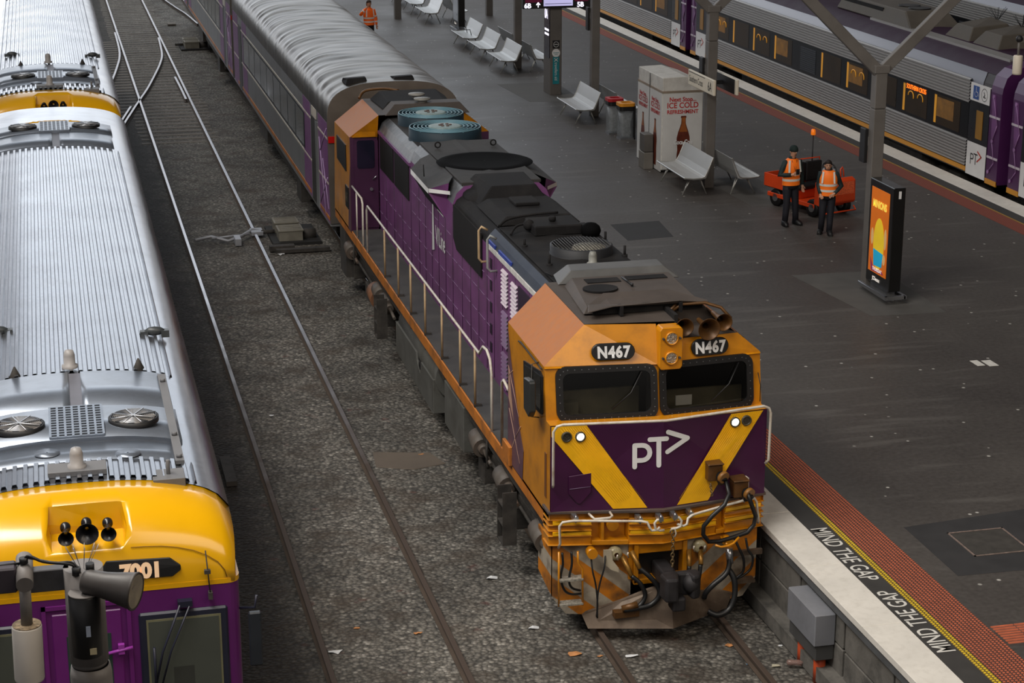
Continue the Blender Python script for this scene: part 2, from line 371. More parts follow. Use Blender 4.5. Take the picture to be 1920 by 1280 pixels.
vo = tex(nn, L, 'Voronoi', g, 20); vo.inputs['Randomness'].default_value = 0
L.new(ramp(nn, L, vo.outputs['Distance'], [(.4, (142, 70, 50)), (.6, (92, 44, 36))]), p.inputs['Base Color']); p.inputs['Roughness'].default_value = .75
q = MB(); q.box(20.1, 20.54, 8, 120, 1.0, 1.085); tag(q.build('tactile_strip', MATS['tactile_far']), 'red tactile strip in front of the silver railcar on the right', 'tactile paving')
q = MB(); q.box(20.545, 20.6, 8, 120, 1.0, 1.085); tag(q.build('tactile_strip', mat('dull_yellow', (150, 112, 44), .7)), 'thin yellow tactile line in front of the silver railcar on the right', 'tactile paving')
# direction bars at the right edge
t = thing('tactile_strip', 'short patch of rust red tactile direction bars at the right edge of the photo', 'tactile paving', (10.7, 18.5, 1.08))
for j in range(8):
    for i in range(4):
        x0 = 10.3 + i * .3; y = 18.26 + j * .062
        MB().prism([(y - .017, 1.079), (y - .011, 1.09), (y + .011, 1.09), (y + .017, 1.079)], 'x', x0, x0 + .285).build('raised_bar', TACR, t)
# painted warnings
for (y0, uy, ux, x0, lab) in ((22.02, (1, 0, 0), (0, -1, 0), 9.385, 'white painted platform warning nearer to the locomotive'), (18.2, (-1, 0, 0), (0, 1, 0), 9.625, 'white painted platform warning further down the edge, read from the track side')):
    o = text('MIND THE GAP', .335, (x0, y0, 1.084), ux, uy, LINE, 'painted_warning', bold=.0025, sx=.755, ext=.002)
    tag(o, lab, 'floor marking')
q = MB(); q.box(14.84, 14.98, 28.06, 28.36, 1.08, 1.084); q.box(15.03, 15.2, 28.0, 28.32, 1.08, 1.084); tag(rebase(q.build('painted_mark', LINE)), 'pair of small white painted marks alone on the dark platform', 'floor marking')
# service pit
DPATCH = mat('fresh_asphalt', (44, 43, 44), .75, var=.15, scale=3); LPATCH = mat('old_asphalt_patch', (78, 76, 73), .75, var=.15, scale=2.5)
q = MB(); q.prism([(10.6, 20.15), (10.62, 21.78), (12.5, 22.0), (12.5, 20.1)], 'z', 1.0, 1.0815); struct(q, 'trim_7', DPATCH)
t = thing('pit_cover', 'square steel pit cover set in a black asphalt patch', 'pit cover', (11.48, 21.05, 1.08))
MB().box(11.12, 11.84, 20.7, 21.42, 1.06, 1.084).build('cover_plate', mat('cover_steel', (60, 57, 53), .6, var=.2, scale=6), t)
q = MB()
for b4 in ((11.08, 11.105, 20.66, 21.46), (11.855, 11.88, 20.66, 21.46), (11.08, 11.88, 20.66, 20.685), (11.08, 11.88, 21.435, 21.46)): q.box(b4[0], b4[1], b4[2], b4[3], 1.05, 1.088)
q.build('frame', mat('worn_frame', (122, 106, 98), .6, var=.3, scale=20), t)
for k, (pl, mm) in enumerate(([[(14.35, 31.3), (14.0, 34.4), (15.9, 34.3), (15.8, 31.2)], LPATCH], [[(11.7, 37.9), (11.75, 39.4), (12.9, 39.5), (12.75, 38.0)], DPATCH], [[(13.9, 55.2), (13.7, 58.6), (15.6, 58.6), (15.5, 55.0)], LPATCH], [[(15.4, 40.3), (15.3, 43.5), (16.6, 43.4), (16.6, 40.4)], LPATCH])):
    q = MB(); q.prism(pl, 'z', 1.0, 1.0812); struct(q, 'trim_%d' % (8 + k), mm)
# ---------------------------------------------------------------- tracks
def rail(pts, lab, zt=0.0, grp=None):
    pr = [(-.06, -.118), (-.06, -.108), (-.012, -.095), (-.012, -.045), (-.036, -.035), (-.036, -.004), (-.03, 0), (.03, 0), (.036, -.004), (.036, -.035), (.012, -.045), (.012, -.095), (.06, -.108), (.06, -.118)]
    secs = []
    for i, p in enumerate(pts):
        a = Vector(pts[max(0, i - 1)][:2]); b = Vector(pts[min(len(pts) - 1, i + 1)][:2]); d = (b - a).normalized(); n = Vector((d.y, -d.x))
        secs.append([(p[0] + n.x * u, p[1] + n.y * u, zt + w) for u, w in pr])
    q = MB(); q.loft(secs); 
    for i in range(len(q.f)):
        k = i % len(pr); q.m[i] = 0 if 4 <= k <= 8 and i < (len(pts) - 1) * len(pr) else 1
    return tag(rebase(q.build('rail', [RAILM, RAILS])), lab, 'rail', grp)
def straight(x, y0, y1, lab): return rail([(x, y0), (x, (y0 + y1) / 2), (x, y1)], lab)
straight(2.9, 8, 160, 'left running rail of the empty middle track')
straight(4.55, 8, 160, 'right running rail of the empty middle track')
straight(6.47, 8, 160, 'left rail under the purple locomotive'); straight(8.14, 8, 160, 'right rail under the purple locomotive, nearest the platform wall')
straight(-.83, 12, 160, 'left rail under the silver railcar on the left'); straight(.83, 12, 160, 'right rail under the silver railcar on the left')
straight(22.17, 8, 160, 'left rail under the railcar on the right'); straight(23.83, 8, 160, 'right rail under the railcar on the right')
rail([tuple(v_) for v_ in smooth([(2.81, 82, 0), (2.74, 76, 0), (2.45, 72, 0), (2.03, 68, 0), (1.5, 64, 0), (.9, 60, 0)], 5)], 'curved turnout rail left of the empty middle track')
rail([tuple(v_) for v_ in smooth([(4.48, 80, 0), (4.32, 75.4, 0), (4.08, 72.8, 0), (3.72, 70.1, 0), (3.3, 67.2, 0), (2.88, 64.7, 0), (2.5, 62.4, 0), (2.07, 59.7, 0), (1.4, 55, 0)], 5)], 'curved turnout rail crossing the empty middle track')
rail([tuple(v_) for v_ in smooth([(5.2, 105, 0), (5.5, 95, 0), (5.85, 90.5, 0), (6.16, 87.6, 0), (6.4, 84, 0)], 5)], 'curved rail joining from the top beside the carriages')
rail([(2.55, 63.6), (2.18, 61.3), (1.8, 58.6)], 'short check rail beside the turnout crossing')
rail([(4.4, 69.5), (4.42, 67.0), (4.42, 64.6)], 'short check rail inside the right running rail')
q = MB(); q.box(-1.15, 1.15, -.12, .12, -.2, -.1185)
s0 = tag(q.build('sleeper', SLP, bevel=.01), 'weathered concrete sleeper under the empty middle track and turnout', 'sleeper', 'sleepers around the turnout')
ys = [57.6 + .62 * i for i in range(72)]
for i, y in enumerate(ys):
    o = s0 if i == 0 else s0.copy()
    if i: COL.objects.link(o)
    w = 1 + (.28 if 62 < y < 80 else 0)
    o.location = (3.72 + random.uniform(-.05, .05) - (.18 if 62 < y < 80 else 0), y, 0); o.scale = (w, 1, 1); o.rotation_euler = (0, 0, random.uniform(-.01, .01))
# trackside kit
GM = mat('grey_casting', (128, 124, 112), .6, var=.15, scale=4, dirt=(70, 64, 54), dirt_amt=.5)
def points_machine(x, y, lab, s=1):
    t = thing('points_machine', lab, 'points machine', (x, y, -.1))
    for k, (dy) in enumerate((-.42, .42)):
        q = MB(); q.box(x - .28, x + .28, y + dy - .28, y + dy + .28, -.08, .16); q.box(x - .3, x + .3, y + dy - .3, y + dy + .3, .16, .2)
        for j in range(5): q.box(x - .26, x + .26, y + dy - .24 + j * .11, y + dy - .2 + j * .11, .2, .212)
        q.build('housing', GM, t, bevel=.015)
    MB().box(x - .45, x + .7, y - .9, y + .95, -.13, -.06).build('base_plate', mat('plate_black', (30, 29, 28), .8), t)
    MB().cyl((x + .3, y - .4, .02), (x + .62, y - .4, .02), .13).build('motor', UND, t); MB().cyl((x - .3, y + .1, 0), (x - .62, y + .1, 0), .05).build('drive_rod', UND, t)
points_machine(5.32, 44.9, 'grey points machine beside the rear of the purple locomotive')
points_machine(5.6, 77.6, 'grey points machine far up the track beside the carriages')
q = MB(); q.tube([(3.1, 44.7, -.04), (3.5, 44.9, -.02), (3.85, 44.4, -.03), (4.2, 44.7, .0), (4.5, 45.2, .02), (4.75, 45.1, -.02)], .04); q.box(4.0, 4.14, 44.15, 44.6, -.1, .06); q.box(4.46, 4.74, 44.9, 45.35, -.06, .03); q.tube([(3.5, 44.7, -.02), (4.4, 44.75, .03)], .025)
tag(rebase(q.build('point_rodding', mat('rod_grey', (150, 152, 158), .5, metal=.3, var=.2))), 'pale rodding and brackets crossing the middle track to the points machine', 'rodding')
q = MB(); q.box(4.72, 5.3, 43.4, 43.62, -.1, 0.02); q.box(4.85, 6.1, 43.2, 43.38, -.1, -.02); tag(rebase(q.build('cable_trough', UND)), 'low dark cable trough in front of the nearer points machine', 'trough')
q = MB(); q.prism([(4.72, 28.85), (4.78, 29.55), (5.7, 29.3), (5.85, 28.75), (5.3, 28.6)], 'z', -.18, -.115); tag(rebase(q.build('concrete_pad', mat('pad_concrete', (98, 88, 78), .85, var=.15, dirt=(70, 64, 58)), bevel=.01)), 'flat square concrete pad sunk in the ballast left of the locomotive', 'pad')
q = MB(); q.box(5.15, 5.5, 84.4, 85.0, -.11, -.04); tag(rebase(q.build('concrete_pad', SLP)), 'small pale slab lying far up between the tracks', 'pad')
q = MB(); q.box(2.28, 2.45, 28.5, 29.7, -.11, -.03); tag(rebase(q.build('concrete_pad', UND)), 'dull slab lying in the shadow of the left railcar', 'pad')
# drain box on the platform wall
t = thing('junction_box', 'grey electrical box with orange conduit on the near platform wall', 'junction box', (8.78, 20.25, -.1))
MB().box(8.63, 8.905, 19.95, 20.85, .42, .84).build('box', mat('box_grey', (120, 122, 128), .5, var=.12, dirt=(70, 70, 70)), t, bevel=.012)
MB().box(8.66, 8.905, 19.97, 20.83, .22, .42).build('lower_box', mat('box_dark', (66, 66, 66), .7), t, bevel=.01)
OC = mat('orange_conduit', (190, 74, 34), .5, var=.15, dirt=(110, 60, 40))
for yy in (20.1, 20.62): MB().cyl((8.78, yy, -.13), (8.78, yy, .24), .075).build('conduit', OC, t)
# litter
PAP = mat('white_litter', (206, 208, 210), .7, var=.06); LEAF = mat('dry_leaf', (186, 128, 78), .8, var=.2, scale=8); CARD = mat('grey_card', (168, 162, 142), .8, var=.1)
BLU = mat('blue_litter', (90, 140, 190), .5)
def scrap(x, y, s, mm, name, lab, cat, n=9, z=-.125, asp=.6):
    q = MB(); rg = random.Random(int(x * 1000 + y * 100)); a0 = rg.uniform(0, 6)
    ring = [(x + s * math.cos(a0 + k * 2 * PI / n) * rg.uniform(.7, 1.1), y + s * asp * math.sin(a0 + k * 2 * PI / n) * rg.uniform(.6, 1.2), z + rg.uniform(0, s * .35)) for k in range(n)]
    c = (x, y, z + s * .3); vs = ring + [c]; fs = [(k, (k + 1) % n, n) for k in range(n)]
    q.add(vs, fs, False); o = q.build(name, mm); b = o.modifiers.new('s', 'SOLIDIFY'); b.thickness = .006
    return tag(rebase(o), lab, cat)
scrap(3.06, 22.3, .1, PAP, 'paper_scrap', 'long white paper scrap beside the left rail of the middle track', 'litter', asp=.5)
scrap(5.72, 22.4, .09, PAP, 'paper_scrap', 'crumpled white paper left of the locomotive front', 'litter')
scrap(6.03, 21.52, .1, LEAF, 'dry_leaf', 'big tan dry leaf outside the left rail under the locomotive', 'leaf', asp=.4)
scrap(6.33, 21.4, .045, LEAF, 'dry_leaf', 'small orange leaf close to the left rail under the locomotive', 'leaf')
scrap(6.72, 21.3, .085, PAP, 'paper_scrap', 'white paper lying between the rails in front of the locomotive', 'litter')
scrap(3.45, 22.95, .05, LEAF, 'dry_leaf', 'reddish leaf between the rails of the middle track near the bottom', 'leaf')
scrap(4.2, 22.6, .06, LEAF, 'dry_leaf', 'brown leaf near the right rail of the middle track', 'leaf', asp=.3)
scrap(3.38, 31.8, .05, PAP, 'paper_scrap', 'small white scrap in the middle track halfway up', 'litter')
scrap(8.05, 21.32, .07, LEAF, 'dry_leaf', 'pale brown leaf inside the right rail before the locomotive', 'leaf', asp=.9)
scrap(8.42, 20.62, .08, CARD, 'card_scrap', 'square grey card beside the right rail', 'litter', n=4, asp=.9)
scrap(8.68, 21.15, .035, PAP, 'paper_scrap', 'tiny white scrap between right rail and platform wall', 'litter')
scrap(8.83, 20.3, .07, PAP, 'paper_scrap', 'white scrap by the base of the platform wall', 'litter', asp=.8)
scrap(5.55, 29.25, .06, LEAF, 'dry_leaf', 'tan leaf on the edge of the concrete pad', 'leaf')
scrap(8.1, 20.75, .03, BLU, 'paper_scrap', 'blue scrap inside the right rail', 'litter')
scrap(4.95, 43.2, .09, PAP, 'paper_scrap', 'white scrap in front of the nearer points machine', 'litter', asp=.9)
scrap(5.55, 24.1, .1, PAP, 'paper_scrap', 'crumpled silver wrapper under the locomotive cab steps', 'litter')
t = thing('plastic_bottle', 'clear crushed bottle beside the grey card near the right rail', 'bottle', (8.62, 20.5, -.1))
q = MB(); q.lathe((8.53, 20.55, -.055), (1, -.3, 0), [(.004, 0), (.035, .01), (.038, .06), (.032, .1), (.038, .14), (.03, .18), (.013, .21)]); q.build('body', mat('clear_plastic', (150, 120, 112), .2, alpha=.6), t)
MB().cyl((8.73, 20.49, -.055), (8.75, 20.484, -.055), .015).build('cap', RED, t)
q = MB(); q.lathe((9.0 - .25, 19.95, -.06), (.5, -1, 0), [(.004, 0), (.03, .01), (.034, .06), (.034, .13), (.012, .18), (.012, .2)]); tag(rebase(q.build('plastic_bottle', mat('blue_plastic', (140, 170, 200), .2, alpha=.7))), 'pale blue bottle at the foot of the platform wall', 'bottle')
# ---------------------------------------------------------------- locomotive
CX = 7.3
LO = thing('locomotive', 'purple and orange diesel locomotive with white railings standing at the platform', 'locomotive', (CX, 31.3, 0))
def V(x, a=21.82, d=.28): return a + abs(x - CX) / 1.45 * d
def NY(x, z): return 22.12 - (1 - abs(x - CX) / 1.45) * (.14 + .08 * (2.78 - z) / 1.16)
def FY(x, z):      # windscreen face
    e = abs(x - CX) / 1.45
    return 22.2 + .13 * e + (z - 2.78) / .68 * .12
ROOFD = mat('cab_roof_grey', (72, 64, 59), .65, var=.15, scale=2, dirt=(56, 50, 46), dirt_amt=.6, dscale=1.5)
DSIDE = mat('livery_dusk_purple', (92, 66, 80), .45, var=.2, scale=2, dirt=(120, 84, 66), dirt_amt=.5, dscale=2)
def vpoly(mb, x0, x1, z0, z1, a, d, back):   # slab with the nose's V plan
    fr = [(x0, V(x0, a, d))] + ([(CX, a)] if x0 < CX < x1 else []) + [(x1, V(x1, a, d))]
    mb.prism(fr + [(x1, back), (x0, back)], 'z', z0, z1)
def rrect(cx, cz, hw, hh, r, n=5):
    P = []
    for (sx_, sz_, a0) in ((1, 1, 0), (-1, 1, 90), (-1, -1, 180), (1, -1, 270)):
        for k in range(n + 1):
            a = math.radians(a0 + 90 * k / n); P.append((cx + sx_ * (hw - r) + r * math.cos(a), cz + sz_ * (hh - r) + r * math.sin(a)))
    return P
# cab shells -----------------------------------------------------------------
def shell(mb, y_side_front, y_side_back, sgn=1):
    pass
q = MB()
L, R = CX - 1.45, CX + 1.45
yb = 24.4
# side walls, roof slopes, rear wall (front cab)
for s in (-1, 1):
    X0 = CX + s * 1.45; X1 = CX + s * .88
    q.mi = 0; q.poly([(X0, 22.12, 1.5), (X0, yb, 1.5), (X0, yb, 3.5), (X0, 22.46, 3.46), (X0, 22.33, 2.78), (X0, 22.12, 2.78)])
    q.mi = 1; q.poly([(X0, 22.46, 3.46), (X0, yb, 3.5), (X1, yb + .2, 3.96), (X1, 22.62, 3.93)])
    q.mi = 0; q.poly([(X0, yb, 1.5), (X0, yb, 3.5), (X1, yb + .2, 3.96), (X1, yb + .2, 1.5)])
q.mi = 0
q.poly([(L, yb, 1.5), (R, yb, 1.5), (R - .57, yb + .2, 3.96), (L + .57, yb + .2, 3.96)])
# windscreen face, ledge
for s in (-1, 1):
    X0 = CX + s * 1.45
    a_, b_ = min(X0, CX), max(X0, CX); wc_ = 6.64 if s < 0 else 7.98
    o2 = [Vector((a_, 2.78, 0)), Vector((b_, 2.78, 0)), Vector((b_, 3.46, 0)), Vector((a_, 3.46, 0))]; h2 = [Vector((u_, v_, 0)) for u_, v_ in rrect(wc_, 3.105, .6, .3, .1)]
    al_ = o2 + h2; q.add([(p_.x, FY(p_.x, p_.y), p_.y) for p_ in al_], [tuple(t_) for t_ in tessellate_polygon([o2, h2[::-1]])] if False else [tuple((i_ if i_ < 4 else 4 + (len(h2) - 1 - (i_ - 4))) for i_ in t_) for t_ in tessellate_polygon([o2, h2[::-1]])])
    q.poly([(X0, 22.12, 2.78), (CX, NY(CX, 2.78), 2.78), (CX, 22.2, 2.78), (X0, 22.33, 2.78)])
# brow, left half full height, right half cut away for the horns
q.poly([(L - .0, 22.42, 3.44), (CX, 22.28, 3.44), (CX, 22.38, 3.95), (L + .57, 22.62, 3.93), (L, 22.46, 3.46)])
q.poly([(R, 22.42, 3.44), (CX, 22.28, 3.44), (CX, 22.34, 3.74), (R - .3, 22.5, 3.72), (R, 22.46, 3.46)])
q.poly([(L, 22.42, 3.44), (CX, 22.28, 3.44), (CX, 22.34, 3.44), (L, 22.48, 3.44)]); q.poly([(R, 22.42, 3.44), (CX, 22.28, 3.44), (CX, 22.34, 3.44), (R, 22.48, 3.44)])
q.build('front_cab_shell', [YEL, TAN], LO)
q = MB(); q.poly([(L + .57, 22.62, 3.935), (CX + .27, 22.42, 3.955), (CX + .27, 22.95, 3.97), (R - .57, 22.95, 3.95), (R - .57, yb + .2, 3.965), (L + .57, yb + .2, 3.965)])
q.poly([(CX + .27, 22.36, 3.74), (R - .3, 22.5, 3.72), (R - .45, 22.95, 3.75), (CX + .27, 22.95, 3.75)])
q.poly([(CX + .27, 22.95, 3.75), (R - .45, 22.95, 3.75), (R - .57, 22.95, 3.955), (CX + .27, 22.95, 3.97)])
q.poly([(CX + .27, 22.36, 3.74), (CX + .27, 22.95, 3.75), (CX + .27, 22.95, 3.97), (CX + .27, 22.42, 3.955)])
q.poly([(R - .3, 22.5, 3.72), (R - .45, 22.95, 3.75), (R - .57, 22.95, 3.955), (R - .02, 22.95, 3.49)])
q.build('front_cab_roof', ROOFD, LO)
# livery panels on the cab side
LINEP = mat('livery_thin_line', (176, 140, 120), .5)
q = MB(); X = L - .004
q.slab([(X, 24.39, 1.52), (X, 24.39, 3.42), (X, 24.2, 3.0), (X, 23.95, 2.6), (X, 23.72, 2.2), (X, 23.5, 1.95), (X, 23.55, 1.52)], (-.003, 0, 0))
o = q.build('livery_panel', DSIDE, LO); o['label'] = 'dusky purple graphic on the orange cab side'
q = MB(); X = L - .009
for a, b in (((24.35, 2.9), (23.75, 2.35)), ((24.3, 2.3), (23.7, 1.7)), ((23.95, 1.98), (24.3, 1.6)), ((23.95, 1.98), (23.65, 2.25)), ((24.35, 2.75), (24.1, 2.9))):
    q.tube([(X, a[0], a[1]), (X, b[0], b[1])], .005, 4)
q.slab([(X, 24.34, 2.9), (X, 24.34, 2.45), (X, 24.05, 2.2), (X, 24.2, 2.6)], (-.002, 0, 0)); q.build('livery_lines', LINEP, LO)
# purple nose
q = MB()
for s in (-1, 1):
    X0 = CX + s * 1.45
    q.poly([(X0, 22.1, 1.62), (CX, NY(CX, 1.62) - .01, 1.62), (CX, NY(CX, 2.78) - .01, 2.775), (X0, 22.11, 2.775)])
q.build('nose_panel', NPUR, LO)
def nose(x, z, o=.016): return (x, NY(x, z) - o, z)
for (a, b, c_, d) in (((5.87, 2.72), (5.9, 2.77), (6.31, 2.77), (7.09, 1.64)), ((8.24, 2.77), (8.7, 2.77), (7.93, 1.64), (7.49, 1.64))):
    q = MB()
    left = a[0] < 7
    if left: P = [(5.86, 2.64), (5.86, 2.77), (6.31, 2.77), (7.09, 1.64), (6.65, 1.64)]
    else: P = [(8.24, 2.77), (8.69, 2.77), (7.93, 1.64), (7.49, 1.64)]
    q.slab([nose(*p) for p in P], (0, -.004, 0))
    # moulded ribs
    for k in range(1, 14):
        f = k / 14
        if left: A = (5.88 + .43 * f, 2.75 - (.0 if f > .25 else .1 * (1 - f / .25))); B = (6.65 + .44 * f, 1.72)
        else: A = (8.24 + .45 * f, 2.76); B = (7.49 + .44 * f, 1.72)
        q.tube([nose(*A, .02), nose(*B, .02)], .0022, 4)
    o = q.build('reflective_stripe', STR, LO)
# number boards, headlights, marker lights
def disc_on(c, r, d, mm, name, par, depth=.03, n=20):
    q = MB(); c = Vector(c); q.cyl(c, c + Vector(d) * depth, r, r, n); return q.build(name, mm, par)
for (x0, x1, z, lab) in ((6.45, 7.01, 3.63, ''), (7.77, 8.29, 3.6, '')):
    cx = (x0 + x1) / 2; hw = (x1 - x0) / 2; h = .105
    def B(u, v, o=0): return (cx + u, 22.43 + .13 * abs(cx + u - CX) / 1.45 + v * .2 - .11 - o, z + v)
    P = [(hw - h + h * math.cos(math.radians(t)), h * math.sin(math.radians(t))) for t in range(-90, 91, 20)] + [(-hw + h - h * math.cos(math.radians(t)), -h * math.sin(math.radians(t))) for t in range(-90, 91, 20)]
    P2 = P
    q = MB(); q.slab([B(u, v, 0) for u, v in P2], (0, -.035, 0)); nb = q.build('number_board', BLK, LO, bevel=.008)
    s_ = .13 / 1.45 * (1 if cx > CX else -1)
    text('N467', .2, B(-.0, -.068, .037), (1, s_, 0), (0, .2, 1), WHT, 'number', nb, bold=.009, align='CENTER', sx=.86, spacing=1.12)
q = MB(); q.prism([(7.33, 3.38), (7.58, 3.38), (7.61, 3.42), (7.61, 3.9), (7.58, 3.94), (7.33, 3.94), (7.3, 3.9), (7.3, 3.42)], 'y', 22.2, 22.4)
hb = q.build('headlight_housing', YEL, LO, bevel=.01)
LENS = mat('lamp_reflector', (190, 186, 176), .12, metal=1, var=.5, scale=40, bump=1, bscale=50)
for z in (3.8, 3.54):
    q = MB(); q.lathe((7.455, 22.2, z), (0, -1, 0), [(.085, 0), (.088, .03), (.075, .035), (.07, .01)]); ring_ = q.build('headlight', YEL, hb)
    disc_on((7.455, 22.2, z), .072, (0, -1, 0), LENS, 'reflector', hb, .018)
    for s in (-1, 1): MB().cyl((7.455 + s * .11, 22.2, z), (7.455 + s * .11, 22.16, z), .014, n=8).build('bolt', UND, hb)
RIMM = mat('lamp_rim', (70, 66, 52), .5)
for x, z, lit in ((6.05, 2.635, 0), (6.225, 2.63, 1), (8.29, 2.66, 1), (8.45, 2.665, 0)):
    y = NY(x, z) - .02
    q = MB(); q.lathe((x, y, z), (0, -1, 0), [(.068, 0), (.068, .03), (.052, .034), (.048, .01)]); mk = q.build('marker_light', RIMM, LO)
    o = disc_on((x, y, z), .049, (0, -1, 0), LIT if lit else mat('unlit_lens', (60, 58, 50), .25, var=.3, scale=60), 'lens', mk, .016)
    if lit: o['label'] = 'lit white lens'
# PT> mark
q = MB(); f = lambda u, v: (u, NY(u, v) - .02, v)
bowl = arc(7.02, 2.375, .1, -90, 90, 8)
ribbon(q, [(6.925, 2.19), (6.925, 2.475), (7.02, 2.475)], .062, f); ribbon(q, bowl, .062, f); ribbon(q, [(7.02, 2.275), (6.96, 2.275)], .062, f)
ribbon(q, [(7.12, 2.545), (7.34, 2.545)], .062, f); ribbon(q, [(7.235, 2.53), (7.235, 2.2)], .062, f)
ribbon(q, [(7.36, 2.63), (7.63, 2.52), (7.35, 2.37)], .062, f)
q.build('operator_logo', WHT, LO)
# windscreens
GL2 = mat('windscreen_glass', (12, 12, 11), .04, var=0, spec=1, alpha=.42)
INT = mat('cab_interior', (104, 98, 76), .7, var=.3, scale=3)
for cx in (6.64, 7.98):
    O = rrect(cx, 3.105, .655, .35, .13); I = rrect(cx, 3.105, .565, .265, .09)
    q = MB(); n = len(O)
    ff = lambda p, o: (p[0], FY(p[0], p[1]) - o, p[1])
    vs = [ff(p, .035) for p in O] + [ff(p, .035) for p in I] + [ff(p, -.005) for p in O] + [ff(p, .0) for p in I]
    fs = []
    for i in range(n):
        j = (i + 1) % n; fs += [(i, j, n + j, n + i), (i, j, 2 * n + j, 2 * n + i), (n + i, n + j, 3 * n + j, 3 * n + i)]
    q.add(vs, fs)
    w = q.build('windscreen', BLK, LO)
    q = MB(); q.poly([ff(p, .012) for p in I]); q.build('glass', GL2, w)
    # rivets round the gasket
    q = MB(); M_ = rrect(cx, 3.105, .61, .31, .11, 3)
    pts = []
    for i in range(len(M_)):
        a = Vector(M_[i]); b = Vector(M_[(i + 1) % len(M_)]); k = max(1, int((b - a).length / .085))
        pts += [a.lerp(b, t / k) for t in range(k)]
    for p_ in pts: q.add([ff((p_.x + .008 * math.cos(a * PI / 2), p_.y + .008 * math.sin(a * PI / 2)), .04) for a in range(4)], [(0, 1, 2, 3)])
    rv = q.build('gasket_rivets', STEEL, w); rv['kind'] = 'stuff'
    # wiper
    q = MB(); q.tube([ff((cx + .45, 3.36), .05), ff((cx + .3, 3.1), .06), ff((cx + .05, 2.9), .055)], .009, 6); q.build('wiper', BLK, w)
# interior behind the screens
q = MB(); q.box(L + .1, CX - .1, 22.72, 22.76, 2.3, 3.02); q.box(CX + .3, R - .1, 22.8, 22.84, 2.3, 2.9); q.box(L + .08, L + .5, 22.6, 23.4, 2.3, 2.9); q.build('driving_desk', INT, LO)
q = MB(); q.box(L + .06, R - .06, 24.0, 24.04, 1.7, 3.4); q.box(L + .06, R - .06, 22.6, 24.0, 3.42, 3.44); q.box(L + .05, L + .07, 23.46, 24.0, 1.7, 3.42); q.box(CX - .04, CX + .04, 22.45, 22.6, 2.7, 3.44); q.box(R - .07, R - .05, 22.6, 24.0, 1.7, 3.42); q.build('cab_lining', mat('bulkhead', (40, 38, 34), .8, var=.2), LO)
q = MB(); q.box(7.62, 7.84, 22.46, 22.48, 2.8, 2.93); q.build('paper_notice', mat('notice_white', (190, 186, 172), .8), LO)
# side window, mirror, drip rail
def sidepoly(name, pts, mm, par=LO, x=L, d=.02):
    q = MB(); q.slab([(x, a, b) for a, b in pts], (-d, 0, 0)); return q.build(name, mm, par)
sw = sidepoly('side_window', [(23.46, 3.24), (22.6, 3.36), (22.47, 3.32), (22.46, 2.84), (22.52, 2.8), (23.44, 2.74)], BLK)
sidepoly('glass', [(23.4, 3.2), (22.95, 3.26), (22.95, 2.86), (23.4, 2.82)], GLASS, sw, L - .021, .004)
sidepoly('glass', [(22.9, 3.27), (22.53, 3.31), (22.53, 2.86), (22.9, 2.85)], GLASS, sw, L - .021, .004)
q = MB(); q.prism([(22.3, 2.92), (22.32, 3.3), (22.36, 3.32), (22.64, 3.28), (22.66, 3.24), (22.64, 2.86), (22.4, 2.82)], 'x', L - .22, L - .14)
mr = q.build('mirror', mat('mirror_back', (44, 46, 46), .4, var=.1), LO, bevel=.012)
q = MB(); q.tube([(L, 22.72, 3.44), (L - .12, 22.6, 3.46), (L - .13, 22.58, 2.76), (L, 22.7, 2.7)], .009, 6); q.build('bracket', UND, mr)
q = MB(); q.tube([(L - .012, 23.75, 3.42), (L - .02, 23.6, 3.45), (L - .02, 22.5, 3.42)], .012, 6); q.build('drip_rail', UND, LO)
q = MB(); q.box(L - .012, L, 22.28, 22.36, 1.75, 2.35); q.build('side_slot', mat('slot_brown', (110, 70, 36), .6), LO)
q = MB(); q.box(L - .05, L, 24.15, 24.55, 1.5, 1.78); q.build('side_box', ORG, LO, bevel=.008)
q = MB(); q.tube([(8.72, 22.3, 2.82), (8.71, 22.28, 3.05), (8.7, 22.36, 3.2)], .006, 5); q.build('whip_aerial', BLK, LO)
# cab roof equipment
q = MB(); z0 = 3.965
q.loft([[(6.5, 22.95, z0), (8.15, 22.9, z0), (8.22, 24.35, z0), (6.62, 24.35, z0)], [(6.56, 23.0, 4.05), (8.08, 22.95, 4.05), (8.1, 24.35, 4.08), (6.72, 24.35, 4.08)]])
q.loft([[(6.5, 22.74, 4.035), (6.86, 22.8, 4.08), (7.75, 22.8, 4.1), (8.16, 22.82, 4.05), (8.16, 22.87, 4.05), (7.75, 23.3, 4.12), (6.86, 23.3, 4.12), (6.58, 23.0, 4.06)], [(6.5, 22.74, 4.055), (6.86, 22.8, 4.1), (7.75, 22.8, 4.12), (8.16, 22.82, 4.07), (8.16, 22.87, 4.08), (7.75, 23.3, 4.14), (6.86, 23.3, 4.14), (6.58, 23.0, 4.08)]])
q.build('roof_hatch', ROOFD, LO, bevel=.008)
q = MB(); q.box(6.62, 8.1, 22.9, 22.93, 3.965, 4.08)
for x in (6.95, 7.75): q.box(x, x + .04, 22.78, 22.9, 3.96, 4.09)
q.build('hatch_mouth', SOOT, LO)
for x0, x1, y0, y1 in ((6.86, 7.33, 24.02, 24.22), (7.44, 8.0, 24.06, 24.24)):
    MB().box(x0, x1, y0, y1, 4.07, 4.088).build('roof_vent', SOOT, LO)
q = MB(); q.loft([[(6.95 + .24 * math.cos(a * PI / 10), 23.72 + .19 * math.sin(a * PI / 10), z) for a in range(20)] for z in (4.07, 4.092)]); q.build('round_hatch', SOOT, LO)
q = MB(); q.tube([(7.38, 24.15, 4.1), (7.4, 23.75, 4.1)], .014, 6); q.cyl((7.4, 23.75, 4.08), (7.4, 23.75, 4.12), .02, n=8); q.build('hatch_hinge', BLK, LO)
